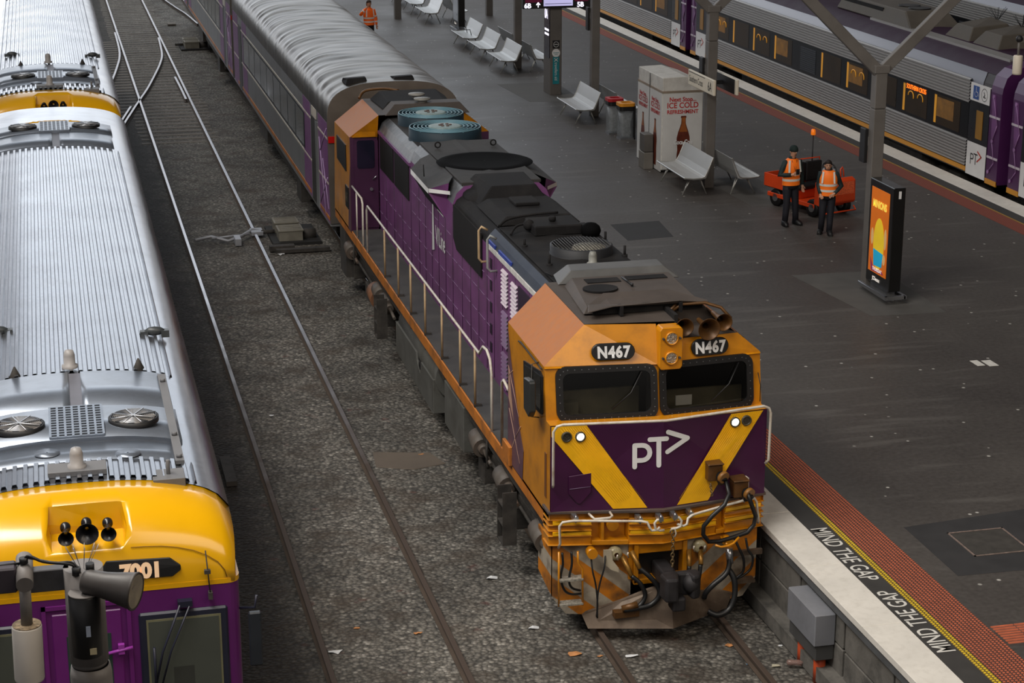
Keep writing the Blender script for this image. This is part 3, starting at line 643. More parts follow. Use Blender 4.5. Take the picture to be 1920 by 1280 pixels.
q = MB(); q.loft([[(6.55, 24.42, 3.97), (8.3, 24.42, 3.97), (8.35, 24.95, 3.97), (6.62, 24.95, 3.97)], [(6.75, 24.5, 4.14), (8.08, 24.5, 4.14), (8.1, 24.85, 4.14), (6.8, 24.85, 4.14)]]); q.build('roof_plenum', mat('roof_blue_grey', (84, 84, 84), .55, var=.2, scale=3), LO, bevel=.01)
# horns
HORN = mat('horn_bronze', (98, 66, 32), .45, metal=.3, var=.25, scale=12, dirt=(40, 30, 22), dirt_amt=.7, dscale=6)
for x, z, r, yy in ((7.66, 3.9, .115, 22.3), (7.97, 3.87, .14, 22.24), (8.2, 3.92, .11, 22.34)):
    q = MB(); q.lathe((x, yy + .42, z + .01), (0, -1, -.03), [(.03, 0), (.035, .1), (.04, .2), (.055, .3), (r * .75, .37), (r, .42), (r + .008, .425), (r - .006, .415), (r * .7, .36), (.04, .27)]); q.build('horn', HORN, LO)
q = MB(); q.tube([(7.66, 22.84, 3.96), (7.8, 22.84, 4.05), (8.1, 22.8, 4.06), (8.3, 22.74, 4.0), (8.4, 22.62, 3.88)], .022, 8); q.tube([(7.62, 22.8, 3.98), (7.78, 22.95, 4.05), (8.0, 23.0, 4.06)], .022, 8); q.build('horn_pipe', HORN, LO)
q = MB(); q.box(7.57, 7.62, 22.45, 22.9, 3.9, 4.03); q.build('horn_bracket', SOOT, LO)
# anticlimber band -----------------------------------------------------------
q = MB()
for x0, x1 in ((L, 6.39), (6.86, 8.07), (8.19, R)): vpoly(q, x0, x1, 1.14, 1.585, 21.9, .27, 22.45)
vpoly(q, 6.39, 6.86, 1.14, 1.585, 22.1, .1, 22.45); vpoly(q, 8.07, 8.19, 1.14, 1.585, 22.08, .1, 22.45)
q.mi = 0
for z in (1.135, 1.262, 1.335, 1.412, 1.484): 
    for x0, x1 in ((L - .02, 6.39), (6.86, 8.07), (8.19, R + .02)): vpoly(q, x0, x1, z, z + .017, 21.86, .27, 22.4)
vpoly(q, 6.39, 6.86, 1.135, 1.2, 21.87, .27, 22.4); vpoly(q, 8.07, 8.19, 1.135, 1.2, 21.87, .27, 22.4); vpoly(q, 6.51, 6.55, 1.135, 1.5, 21.88, .27, 22.4)
vpoly(q, 6.3, 8.2, 1.48, 1.585, 21.9, .27, 22.4)
q.build('buffer_band', YEL, LO, bevel=.006)
q = MB(); vpoly(q, L - .03, R + .03, 1.585, 1.625, 21.83, .27, 22.4); q.build('buffer_top_plate', mat('worn_dark_plate', (76, 66, 62), .65, var=.2, scale=3, dirt=(120, 80, 40), dirt_amt=.4), LO, bevel=.006)
for x0, x1 in ((L + .04, 6.38), (6.88, 8.06), (8.2, R - .04)):
    for z in (1.456, 1.307):
        q = MB(); vpoly(q, x0, x1, z - .024, z + .024, 21.866, .27, 22.0 + .1); q.build('reflective_strip', STR, LO)
q = MB(); q.cyl((6.66, 22.12, 1.41), (6.66, 22.0, 1.4), .078, n=20); q.build('jumper_socket', YEL, LO)
# white pipework on the band
q = MB()
q.tube([(5.93, 21.98, 1.17), (5.94, 21.93, 1.25), (5.92, 21.9, 1.5), (5.96, 21.9, 1.55), (6.1, 21.88, 1.565), (6.95, 21.74, 1.535), (7.03, 21.72, 1.52), (7.06, 21.72, 1.45), (7.09, 21.72, 1.4), (7.16, 21.72, 1.4), (7.2, 21.72, 1.44)], .017); q.build('white_pipe', RAILW, LO)
q = MB(); q.tube([(7.23, 21.72, 1.54), (7.16, 21.72, 1.54), (7.13, 21.72, 1.5), (7.14, 21.72, 1.42), (7.2, 21.72, 1.39), (7.26, 21.72, 1.39)], .017); q.build('white_pipe', RAILW, LO)
q = MB(); q.tube([(7.38, 21.72, 1.55), (7.45, 21.72, 1.55), (7.49, 21.72, 1.5), (7.48, 21.72, 1.42), (7.42, 21.72, 1.4), (7.35, 21.72, 1.4)], .017); q.build('white_pipe', RAILW, LO)
q = MB(); q.tube([(7.44, 21.74, 1.45), (7.52, 21.73, 1.42), (7.57, 21.73, 1.44), (7.58, 21.73, 1.52), (7.64, 21.74, 1.555), (7.75, 21.76, 1.57), (8.46, 21.88, 1.645), (8.54, 21.9, 1.64), (8.58, 21.92, 1.58), (8.63, 21.95, 1.3), (8.64, 22.0, 1.25)], .017); q.build('white_pipe', RAILW, LO)
for x, z in ((6.14, 1.57), (6.95, 1.54), (7.21, 1.55), (7.4, 1.56), (7.63, 1.56), (8.4, 1.64)):
    q = MB(); y = V(x, 21.7, .27); q.box(x - .03, x + .03, y - .02, y + .16, z - .03, z + .03); q.cyl((x, y, z + .05), (x, y, z - .05), .012, n=8); q.build('pipe_clamp', STEEL, LO)
q = MB(); q.tube([(6.33, 21.98, 1.6), (6.34, 21.88, 1.6), (6.37, 21.85, 1.575), (6.56, 21.82, 1.585), (6.6, 21.84, 1.6), (6.6, 21.95, 1.61)], .016); q.build('grab_handle', RAILW, LO)
q = MB(); q.tube([(5.87, 22.05, 1.98), (5.865, 22.02, 2.02), (5.86, 22.0, 2.74), (5.9, 21.98, 2.815), (5.97, 21.96, 2.84), (CX, 21.86, 2.82), (8.66, 22.0, 2.86), (8.74, 22.02, 2.82), (8.77, 22.03, 2.75), (8.775, 22.05, 2.1), (8.74, 22.08, 2.04)], .018); q.build('nose_handrail', RAILW, LO)
q = MB(); q.tube([(8.28, 22.0, 1.88), (8.45, 22.0, 1.91), (8.48, 22.0, 1.89), (8.48, 22.0, 1.66)], .015); q.build('grab_handle', RAILW, LO)
sh = [(6.08, 2.1), (6.37, 2.14), (6.37, 1.88), (6.25, 1.74), (6.22, 1.72), (6.18, 1.74), (6.08, 1.86)]
q = MB(); q.slab([nose(a, b, .012) for a, b in sh], (0, -.02, 0)); q.build('nose_hatch', NPUR, LO, bevel=.006)
q = MB(); q.tube([nose(6.09, 1.93, .035), nose(6.36, 1.955, .035)], .004, 4); q.build('hatch_seam', mat('seam_light', (120, 100, 130), .5), LO)
# jumper boxes and cables
def jumper(x, z, s):
    q = MB(); q.box(x - .1, x + .1, 21.86, 22.1, z - .12, z + .1); q.box(x - .11, x + .11, 21.83, 22.1, z + .1, z + .125)
    j = q.build('jumper_box', HORN, LO, bevel=.012)
    MB().cyl((x + .075, 21.82, z - .04), (x + .095, 21.775, z - .055), .08, n=20).build('cap', YEL if 0 else mat('cap_bronze', (134, 92, 40), .45, var=.15, scale=8), j)
    MB().cyl((x + .07, 21.9, z - .04), (x + .085, 21.8, z - .12), .07, n=14).build('plug', RUB, j)
jumper(7.98, 2.06, 1); jumper(8.34, 1.8, 1)
q = MB(); q.tube([(8.1, 21.8, 1.96), (8.13, 21.74, 1.8), (8.05, 21.68, 1.68), (7.88, 21.66, 1.55), (7.77, 21.66, 1.42), (7.77, 21.67, 1.3), (7.85, 21.68, 1.19), (8.0, 21.7, 1.17), (8.2, 21.72, 1.2), (8.4, 21.76, 1.23), (8.5, 21.78, 1.32), (8.52, 21.78, 1.44), (8.47, 21.76, 1.56), (8.42, 21.74, 1.68), (8.4, 21.78, 1.78)], .029, 10); q.build('jumper_cable', RUB, LO)
q = MB(); q.tube([(7.93, 21.64, 1.15), (8.0, 21.63, 1.12), (8.1, 21.64, 1.12), (8.18, 21.66, 1.14), (8.27, 21.7, 1.2)], .016); q.tube([(8.1, 21.66, 1.13), (8.1, 21.9, 1.14)], .016); q.build('cable_hook', YEL, LO)
CH = mat('chain_rust', (120, 100, 70), .5, metal=.5, var=.3, scale=20)
def chain(p0, p1, n, par=LO, r=.007, s=.028):
    q = MB(); p0 = Vector(p0); p1 = Vector(p1)
    for i in range(n):
        c = p0.lerp(p1, (i + .5) / n); L_ = (p1 - p0).length / n * .7; a = i % 2
        P = []
        for k in range(8):
            t = k * PI / 4; w = s * .5 * math.cos(t); h = L_ * math.sin(t)
            P.append(c + (Vector((w, 0, h)) if a else Vector((0, w, h))))
        q.tube(P, r, 5, closed=True)
    return q.build('chain', CH, par)
chain((7.37, 21.68, 1.4), (7.36, 21.66, .9), 11, s=.045)
q = MB(); q.tube([(7.33, 21.7, 1.36), (7.34, 21.66, 1.42), (7.38, 21.66, 1.42), (7.4, 21.66, 1.36), (7.385, 21.66, 1.31)], .01); q.build('hook', RAILW, LO)
chain((7.9, 21.82, 1.93), (7.92, 21.8, 1.77), 6)
# pilot with diagonal stripes
m, nn, Lk, p = node_mat('hazard_stripes'); g = nn.new('ShaderNodeTexCoord').outputs['Object']; sp = nn.new('ShaderNodeSeparateXYZ'); Lk.new(g, sp.inputs[0])
def mth(op, a, b):
    n_ = nn.new('ShaderNodeMath'); n_.operation = op
    for i, v in enumerate((a, b)):
        if v is None: continue
        if isinstance(v, (int, float)): n_.inputs[i].default_value = v
        else: Lk.new(v, n_.inputs[i])
    return n_.outputs[0]
ax = mth('ABSOLUTE', sp.outputs[0], None); tt = mth('SUBTRACT', mth('MULTIPLY', sp.outputs[2], 1.25), ax)
fr_ = mth('FRACT', mth('ADD', mth('MULTIPLY', tt, 1.55), 3.35), None); st_ = mth('GREATER_THAN', fr_, .5)
nz = tex(nn, Lk, 'Noise', g, 4, 8); col = mix(nn, Lk, st_, (196, 118, 16), (168, 158, 142))
grime = ramp(nn, Lk, nz.outputs[0], [(.42, 0.), (.7, .85)]); col = mix(nn, Lk, grime, col, (70, 52, 36)); Lk.new(col, p.inputs['Base Color']); p.inputs['Roughness'].default_value = .6
HAZ = m
for s in (-1, 1):
    q = MB(); fx = lambda v: CX + s * v
    P = [(fx(1.4), 1.14), (fx(.38), 1.14), (fx(.38), .4), (fx(.6), .2), (fx(.96), .14), (fx(1.22), .16), (fx(1.4), .4)]
    q.slab([(a, V(a, 21.98, .2), b) for a, b in P], (0, .05, 0))
    q.slab([(fx(1.4), V(fx(1.4), 21.98, .2), 1.14), (fx(1.4), V(fx(1.4), 21.98, .2), .4), (fx(1.4), 22.9, .5), (fx(1.4), 22.9, 1.14)], (-.03 * s, 0, 0))
    q.build('pilot_plate', HAZ, LO)
PL = mat('plough_steel', (84, 70, 58), .5, metal=.3, var=.2, scale=3, dirt=(130, 116, 100), dirt_amt=.4, dscale=3)
q = MB(); q.slab([(6.25, 21.95, .2), (6.3, 21.95, .24), (6.75, 21.9, .38), (7.1, 21.8, .55), (7.36, 21.72, .64), (7.36, 21.55, .08), (6.3, 21.85, .06)], (0, .03, .01))
q.slab([(7.36, 21.72, .64), (7.84, 21.85, .42), (8.15, 21.92, .36), (8.3, 21.95, .3), (8.2, 21.88, .13), (7.36, 21.55, .08)], (0, .03, .01)); q.build('plough', PL, LO)
q = MB(); q.box(6.94, 7.0, 21.95, 22.15, .58, 1.12); q.box(7.6, 7.66, 21.95, 22.15, .58, 1.12); q.box(6.94, 7.66, 21.95, 22.15, .56, .63); q.box(6.94, 7.66, 21.98, 22.15, .98, 1.12); q.box(6.88, 6.94, 22.0, 22.1, .62, 1.12); q.build('drawgear_frame', YEL, LO, bevel=.006)
MB().box(7.0, 7.6, 22.12, 22.16, .6, 1.0).build('drawgear_pocket', BLK, LO)
KN = mat('coupler_iron', (42, 40, 42), .6, metal=.3, var=.3, scale=8)
q = MB(); q.box(7.22, 7.42, 21.5, 22.1, .62, .84); q.prism([(7.2, 21.5), (7.62, 21.5), (7.66, 21.4), (7.6, 21.26), (7.5, 21.24), (7.48, 21.38), (7.36, 21.4), (7.3, 21.2), (7.14, 21.22), (7.12, 21.44)], 'z', .6, .92); q.box(7.24, 7.42, 21.24, 21.46, .45, .64)
q.build('coupler', KN, LO, bevel=.03, seg=2)
q = MB(); q.ball((7.52, 21.36, .78), .13, 12, (.9, 1, 1)); q.build('knuckle', KN, LO)
# steps at the front corner
q = MB(); q.tube([(5.92, 21.92, 1.14), (5.92, 21.9, .39)], .014); q.tube([(6.16, 21.88, 1.14), (6.165, 21.88, .98), (6.22, 21.87, .9), (6.23, 21.87, .39)], .014); fs_ = q.build('front_step', YEL, LO)
for z in (.76, .42): MB().box(5.92, 6.23, 21.84, 21.98, z - .012, z + .012).build('tread', mat('tread_grip', (150, 146, 136), .6, metal=.4, var=.5, scale=30), fs_)
# hoses
def hose(pts, r=.03, n='air_hose'):
    q = MB(); q.tube(pts, r, 8); return q.build(n, RUB, LO)
hose(smooth([(6.86, 21.8, .76), (6.97, 21.76, .66), (7.03, 21.74, .5), (6.96, 21.72, .38), (6.86, 21.72, .36)]), .03)
hose(smooth([(6.96, 21.82, .86), (7.08, 21.76, .76), (7.2, 21.72, .6), (7.2, 21.7, .48), (7.1, 21.7, .38), (6.95, 21.7, .35), (6.74, 21.72, .33)]), .034)
hose(smooth([(7.64, 21.8, .82), (7.62, 21.76, .68), (7.63, 21.76, .52), (7.7, 21.8, .42)]), .03)
hose(smooth([(7.8, 21.82, .82), (7.77, 21.78, .66), (7.73, 21.78, .52), (7.74, 21.8, .42)]), .03)
hose(smooth([(8.2, 21.84, .98), (8.18, 21.78, .8), (8.12, 21.74, .68), (7.95, 21.72, .56), (7.86, 21.74, .45), (7.85, 21.78, .36)]), .036)
hose(smooth([(8.18, 21.8, .72), (8.24, 21.74, .6), (8.24, 21.7, .4), (8.16, 21.66, .22), (8.0, 21.64, .16), (7.88, 21.7, .2)]), .04)
hose(smooth([(5.98, 21.98, 1.1), (5.98, 21.94, .95), (5.95, 21.93, .78), (6.0, 21.93, .6), (6.1, 21.93, .53), (6.25, 21.95, .52)]), .016)
hose(smooth([(6.1, 21.98, 1.1), (6.1, 21.94, .95), (6.06, 21.93, .74), (6.1, 21.93, .62), (6.22, 21.95, .56)]), .016)
hose(smooth([(6.36, 21.95, 1.0), (6.36, 21.88, .85), (6.4, 21.86, .65), (6.42, 21.84, .4), (6.41, 21.84, .22)]), .012)
hose(smooth([(6.55, 21.96, 1.06), (6.52, 21.88, .9), (6.46, 21.86, .7), (6.42, 21.84, .5), (6.42, 21.84, .2)]), .012)
hose(smooth([(8.3, 21.98, 1.1), (8.36, 21.92, .95), (8.42, 21.9, .8), (8.42, 21.9, .62), (8.3, 21.9, .52)]), .018)
hose(smooth([(8.48, 22.0, 1.05), (8.5, 21.95, .9), (8.56, 21.93, .8), (8.54, 21.93, .64), (8.42, 21.92, .55), (8.3, 21.9, .52)]), .016)
BR = mat('brass_cock', (150, 110, 50), .4, metal=.6, var=.3, scale=20)
for a, b in (((6.78, 21.95, .98), (6.86, 21.8, .76)), ((6.9, 21.95, 1.04), (6.97, 21.8, .85)), ((7.68, 21.95, .98), (7.64, 21.8, .8)), ((7.84, 21.95, .96), (7.8, 21.8, .82))):
    MB().cyl(a, b, .035, .03, 10).build('hose_cock', BR, LO)
for x, z in ((6.69, .98), (6.83, 1.0), (7.72, 1.0), (7.87, .99)): 
    q = MB(); q.tube([(x, 21.85, z), (x - .03, 21.8, z + .06), (x - .03, 21.78, z + .1)], .01, 6); q.build('cock_lever', RAILW, LO)
q = MB(); q.cyl((8.19, 21.84, 1.0), (8.2, 21.8, .8), .05, .045); q.build('steel_hose_end', STEEL, LO)
for x, z in ((6.69, 1.02), (7.84, 1.0)):
    q = MB(); q.lathe((x, 22.03, z), (0, -1, 0), [(.09, 0), (.09, .08), (.07, .1), (.03, .11)], 14); q.build('ditch_light', mat('frosted_lens', (150, 140, 110), .3, var=.3, scale=30), LO)
q = MB(); q.slab([(6.52, 21.95, 1.1), (6.62, 21.94, 1.1), (6.64, 21.94, .95), (6.72, 21.93, .84), (6.72, 21.93, .78), (6.62, 21.94, .82), (6.52, 21.95, .92)], (0, -.02, 0)); q.build('bracket_plate', mat('pale_plate', (170, 160, 140), .5, var=.2), LO)
for x, z in ((6.36, 1.08), (8.2, 1.06)):
    MB().cyl((x, 22.0, z), (x, 21.88, z), .07, n=14).build('socket', YEL, LO)
# spare socket holder on the plough
q = MB(); q.cyl((6.72, 21.74, .34), (6.92, 21.7, .4), .045); q.box(6.62, 6.95, 21.72, 21.84, .22, .3); q.build('dummy_coupling', HORN, LO)
q = MB(); q.box(8.3, 8.72, 22.0, 22.05, .8, .87); q.build('step_bar', PL, LO)
q = MB(); q.box(8.36, 8.62, 21.96, 22.1, .42, .46); q.build('tread', PL, LO)
# underframe, sill, walkway
q = MB(); q.box(L, L + .1, 22.3, 40.5, 1.34, 1.545); q.box(R - .1, R, 22.3, 40.5, 1.34, 1.545); q.build('side_sill', ORG, LO, bevel=.008)
q = MB(); q.box(L + .1, R - .1, 22.5, 40.4, 1.1, 1.5); q.box(L + .35, R - .35, 22.5, 40.4, .9, 1.1); q.build('underframe', UND, LO)
q = MB(); q.box(L + .02, 6.45, 24.5, 38.2, 1.5, 1.56); q.box(8.15, R - .02, 24.5, 38.2, 1.5, 1.56); q.build('walkway', GRY, LO)
# ---------------------------------------------------------------- locomotive hood
HL, HR = 6.45, 8.15
def hood(y0, y1, zs, zt, w=0, bev=.2, name='hood', top=ROOF, side=PUR, crown=.06):
    q = MB(); a = [(HL - w, 1.55), (HL - w, zs), (HL - w + bev * .35, zs + (zt - zs) * .6), (HL - w + bev, zt), (CX, zt + crown), (HR + w - bev, zt), (HR + w - bev * .35, zs + (zt - zs) * .6), (HR + w, zs), (HR + w, 1.55)]
    s0 = [(x, y0, z) for x, z in a]; s1 = [(x, y1, z) for x, z in a]
    for i in range(len(a)):
        j = (i + 1) % len(a); q.mi = 0 if i in (0, 7, 8) else (2 if i in (1, 2, 5, 6) else 1)
        q.poly([s0[i], s0[j], s1[j], s1[i]])
    q.mi = 0; q.poly(s0[::-1]); q.poly(s1)
    return q.build(name, [side, top, EDGE], LO)
EDGE = mat('hood_edge_grey', (78, 80, 84), .4, var=.2, scale=3, dirt=(150, 148, 144), dirt_amt=.3, dscale=6)
BLUE = mat('hood_edge_blue', (30, 37, 52), .5, var=.15, scale=3, spec=.3)
hood(34.72, 38.2, 3.62, 3.88, name='radiator_hood')
hood(30.9, 34.7, 3.68, 3.98, name='dynamic_brake_hood')
EDGE = SOOT
hood(28.3, 30.9, 3.62, 3.84, name='engine_hood', top=SOOT, side=PUR)
EDGE = BLUE
hood(24.6, 28.3, 3.66, 3.86, name='front_hood', top=SOOT, bev=.13)
for y0_, y1_ in ((27.75, 28.2), (26.7, 27.5)): MB().box(HL - .012, HL + .02, y0_, y1_, 3.665, 3.72).build('blue_tape', mat('tape_blue', (44, 64, 150), .4), LO)
# door lines, hinges, louvres on the left side
SEAM = mat('hood_seam', (140, 112, 148), .5, var=.3, scale=8); SEAMD = mat('hood_seam_dark', (34, 14, 38), .6)
def seam(y0, z0, y1, z1, mm, q): q.tube([(HL - .004, y0, z0), (HL - .004, y1, z1)], .006, 4)
q = MB(); rg = random.Random(3)
for y in [25.6, 26.45, 27.25, 27.8, 28.3, 28.9, 29.5, 30.15, 30.9, 31.5, 32.1, 32.7, 33.3, 33.9, 34.7, 35.6, 36.5, 37.4]:
    q.tube([(HL - .003, y, 1.6), (HL - .003, y, 3.0 if 28.4 < y < 30.8 else 2.8 if y > 34.75 else 3.55)], .005, 4)
q.build('door_gap', SEAMD, LO)['kind'] = 'stuff'
q = MB(); ys = [27.9 + .52 * i for i in range(20)]
for k, z in enumerate((1.95, 2.35, 2.75, 3.12)):
    for y in ys:
        if z > 2.7 and y > 34.5: continue
        if z > 3.0 and 28.5 < y < 30.8: continue
        a = rg.uniform(.02, .1); q.tube([(HL - .006, y + a, z), (HL - .006, y + .48 - a * .4, z)], .0045, 4)
q.build('door_seam', SEAM, LO)['kind'] = 'stuff'
for y, z in ((27.95, 3.3), (27.95, 2.95), (27.95, 2.6), (27.95, 2.25), (27.95, 1.95)):
    MB().box(HL - .012, HL, y, y + .12, z, z + .16).build('hand_hole', SEAMD, LO)
PANEL = mat('door_panel_purple', (96, 48, 98), .4, var=.14, scale=2, dirt=(90, 66, 86), dirt_amt=.4)
LV = mat('louvre_light', (196, 180, 190), .4, var=.1)
for y0, zs in ((26.9, (3.5, 2.85, 2.2)), (26.3, (3.45, 2.8, 2.15)), (25.0, (3.5, 2.9, 2.2))):
    for z in zs:
        q = MB()
        for i in range(9):
            zz = z - i * .062; q.prism([(HL - .035, zz - .04), (HL, zz - .012), (HL, zz)], 'y', y0, y0 + .36)
        q.build('louvre', LV if z > 3 else PANEL, LO)
MB().box(HL - .02, HL + .01, 25.4, 26.2, 2.85, 3.5).build('side_grille', mat('grille_dark_purple', (40, 20, 44), .6), LO)
MB().box(HL - .014, HL + .01, 25.0, 25.5, 2.2, 2.6).build('data_panel', mat('panel_grey', (74, 80, 84), .5, var=.2, scale=9), LO)
MB().box(HL - .02, HL + .01, 24.7, 28.25, 3.585, 3.66).build('gutter_strip', mat('gutter_white', (206, 204, 200), .5, var=.2, scale=8), LO)
for y0, y1 in ((28.62, 30.72),):
    q = MB(); X = HL - .012
    q.slab([(X, y0, 3.0), (X, y1 - .25, 3.0), (X, y1, 3.15), (X, y1, 3.72), (X, y0, 3.72)], (-.02, 0, 0)); o = q.build('air_filter_panel', mat('filter_black', (30, 28, 28), .8, var=.15, spec=.2), LO)
for y0 in (36.5, 34.85):
    q = MB(); q.box(HL - .02, HL + .01, y0, y0 + 1.5, 2.88, 3.56); q.build('radiator_grille', mat('filter_black', (30, 28, 28)), LO)
q = MB(); q.box(HL - .03, HL, 34.72, 38.15, 3.57, 3.63); q.build('grille_lintel', PUR, LO)
# fairing blister
for s in (-1, 1):
    q = MB()
    a = CX + s * 1.13; b = CX + s * .85
    q.mi = 0; q.poly([(a, 33.2, 3.84), (a, 31.55, 3.82), (b, 31.2, 3.98), (b - s * .15, 31.6, 4.01), (b - s * .15, 33.6, 4.01), (b, 33.75, 3.9)])
    q.mi = 1; q.poly([(a, 33.2, 3.84), (a, 31.55, 3.82), (a + s * .01, 31.55, 3.74), (a + s * .01, 33.15, 3.76)])
    q.mi = 2; q.poly([(a, 33.15, 3.76), (a, 31.55, 3.74), (b, 31.5, 3.3), (b, 33.2, 3.3)])
    q.mi = 3; q.poly([(a, 31.55, 3.82), (a, 31.55, 3.74), (b, 31.5, 3.3), (b, 31.2, 3.98)]); q.poly([(a, 33.2, 3.84), (b, 33.75, 3.9), (b, 33.2, 3.3), (a, 33.15, 3.76)])
    q.mi = 1; q.poly([(a - s * .0, 31.54, 3.83), (a, 31.54, 3.76), (b, 31.1, 3.8), (b, 31.1, 3.86)])
    q.build('fairing', [ROOF, mat('edge_white', (214, 214, 214), .4), SOOT, PUR], LO)
# V/Line flag mark
def sd(u, v): return (HL - .012, 32.6 - u, v)
q = MB(); 
q.add([sd(0, 3.42), sd(.36, 3.4), sd(.3, 3.33), sd(.09, 3.34), sd(.15, 2.52), sd(-.05, 2.47)], [(0, 1, 2, 3, 4, 5)]); q.add([sd(.42, 3.4), sd(.95, 3.37), sd(.98, 3.29), sd(.42, 3.31)], [(0, 1, 2, 3)])
q.build('flag_mark', WHT, LO)
text('V/Line', .46, sd(.28, 2.68), (0, -1, 0), (0, 0, 1), WHT, 'operator_name', LO, sx=.7, bold=.006)
# roof fans, hatches
TEAL = mat('fan_teal', (18, 42, 54), .6, var=.2, scale=4, dirt=(24, 44, 56), dirt_amt=.5); HUB = mat('fan_hub', (128, 148, 148), .5, var=.2, scale=20, dirt=(90, 90, 80), dirt_amt=.4)
def roof_fan(x, y, z, r):
    q = MB(); q.lathe((x, y, z - .14), (0, 0, 1), [(r * 1.06, 0), (r * 1.02, .04), (r, .1), (r, .27), (r - .03, .28), (r - .04, .2), (.01, .12)], 40); f_ = q.build('fan_shroud', TEAL, LO)
    q = MB()
    for k in range(1, 6):
        rr = r * (.42 + .11 * k); q.tube([(x + rr * math.cos(a * PI / 18), y + rr * math.sin(a * PI / 18), z + .15) for a in range(36)], .012, 5, closed=True)
    for a in range(10): q.tube([(x + .3 * r * math.cos(a * PI / 5), y + .3 * r * math.sin(a * PI / 5), z + .14), (x + r * math.cos(a * PI / 5), y + r * math.sin(a * PI / 5), z + .14)], .008, 4)
    q.build('guard', mat('guard_teal', (96, 136, 150), .4, var=.1), f_)
    q = MB(); q.lathe((x, y, z + .1), (0, 0, 1), [(r * .46, 0), (r * .46, .06), (r * .4, .07), (.01, .075)], 28); q.build('hub', HUB, f_)
    q = MB()
    for a in range(6): q.cyl((x + .1 * math.cos(a), y + .1 * math.sin(a), z + .17), (x + .1 * math.cos(a), y + .1 * math.sin(a), z + .19), .03, n=8)
    q.build('hub_bolts', mat('bolt_rust', (84, 60, 50), .6), f_)['kind'] = 'stuff'
roof_fan(7.33, 35.75, 3.95, .7); roof_fan(7.36, 37.3, 3.95, .66)
q = MB(); q.lathe((7.4, 32.65, 3.95), (0, 0, 1), [(.86, .07), (.8, .09), (.7, .1), (.66, .095), (.01, .09)], 36); q.build('brake_fan_intake', mat('pit_black', (8, 8, 9), .9, spec=.08), LO)
q = MB(); q.box(6.62, 8.0, 30.95, 34.65, 3.97, 4.03); q.build('roof_plate', ROOF, LO, bevel=.01)
q = MB()
for x in (6.82, 7.86): 
    for y in (33.95,): q.tube([(x + .05 * math.cos(a * PI / 6), y, 4.1 + .05 * math.sin(a * PI / 6)) for a in range(12)], .014, 6, closed=True)
q.tube([(6.1 + .12, 32.2, 3.9), (6.22, 32.25, 4.1)], .01); q.build('lifting_eyes', SOOT, LO)
q = MB(); q.loft([[(6.7, 30.0, 3.84), (7.9, 30.0, 3.84), (7.95, 31.3, 3.84), (6.65, 31.3, 3.84)], [(6.95, 30.15, 4.12), (7.7, 30.15, 4.12), (7.75, 31.2, 4.12), (6.9, 31.2, 4.12)]]); q.ball((6.84, 30.7, 3.82), .34, 16, (.7, 1.7, .42)); q.build('exhaust_hood', SOOT, LO, bevel=.02, seg=2)
q = MB(); q.loft([[(6.62, 28.35, 3.87), (7.98, 28.35, 3.87), (7.98, 29.9, 3.87), (6.62, 29.9, 3.87)], [(6.8, 28.45, 4.0), (7.8, 28.45, 4.0), (7.8, 29.8, 4.0), (6.8, 29.8, 4.0)]]); q.box(7.1, 7.5, 29.1, 29.6, 4.0, 4.06); q.build('engine_hatch', SOOT, LO, bevel=.015)
q = MB(); q.box(7.0, 7.75, 27.45, 28.1, 3.9, 4.06); q.cyl((7.35, 27.75, 4.06), (7.35, 27.75, 4.14), .06, n=10); q.build('roof_box', SOOT, LO, bevel=.02)
q = MB(); q.tube(smooth([(6.62, 28.2, 3.92), (6.8, 28.3, 4.0), (7.2, 28.35, 4.04), (7.6, 28.35, 4.05)]), .02); q.tube(smooth([(6.66, 27.6, 3.92), (6.8, 27.8, 4.0), (7.0, 27.85, 4.02)]), .018); q.ball((6.98, 27.75, 4.02), .09, 10); q.build('roof_pipes', SOOT, LO)
q = MB(); q.ball((7.85, 27.35, 3.98), .16, 12, (1, 1, .8)); q.build('exhaust_cowl', mat('pit_black', (16, 16, 18)), LO)
q = MB(); r = .46; X_, Y_ = 7.42, 26.35
q.lathe((X_, Y_, 3.88), (0, 0, 1), [(r + .03, 0), (r, .04), (r, .15), (r - .03, .16), (r - .04, .12), (.01, .08)], 40); fg = q.build('blower_grille', mat('grille_ring', (28, 29, 33), .6, var=.2), LO)
q = MB()
for k in range(-9, 10):
    u = k * .048; h = math.sqrt(max(0, (r - .02) ** 2 - u * u)); q.tube([(X_ + u, Y_ - h, 4.04), (X_ + u, Y_ + h, 4.04)], .007, 4)
q.build('grille_bars', mat('bar_grey', (66, 64, 62), .6), fg)
q = MB(); q.lathe((X_ + .1, Y_ - .08, 3.975), (0, 0, 1), [(.26, 0), (.24, .04), (.01, .05)], 20); q.build('fan_hub', mat('dusty_hub', (130, 126, 116), .7, var=.5, scale=14), fg)
def beacon(x, y, z, par, s=1, m_=None):
    q = MB(); q.lathe((x, y, z), (0, 0, 1), [(.085 * s, 0), (.085 * s, .03 * s), (.06 * s, .04 * s), (.06 * s, .14 * s), (.045 * s, .19 * s), (.005, .2 * s)], 16); return q.build('roof_beacon', m_ or mat('beacon_grey', (128, 128, 122), .5, var=.15, scale=9), par)
beacon(7.36, 25.52, 3.93, LO, 1.0)
for x, y, h in ((6.78, 25.75, .14), (6.95, 25.2, .12), (7.98, 26.0, .14), (7.95, 26.9, .14), (6.7, 26.9, .1)): q = MB(); q.cyl((x, y, 3.88), (x, y, 3.92 + h), .02, n=8); q.cyl((x, y, 3.88), (x, y, 3.93), .045, n=8); q.build('roof_stub', SOOT, LO)
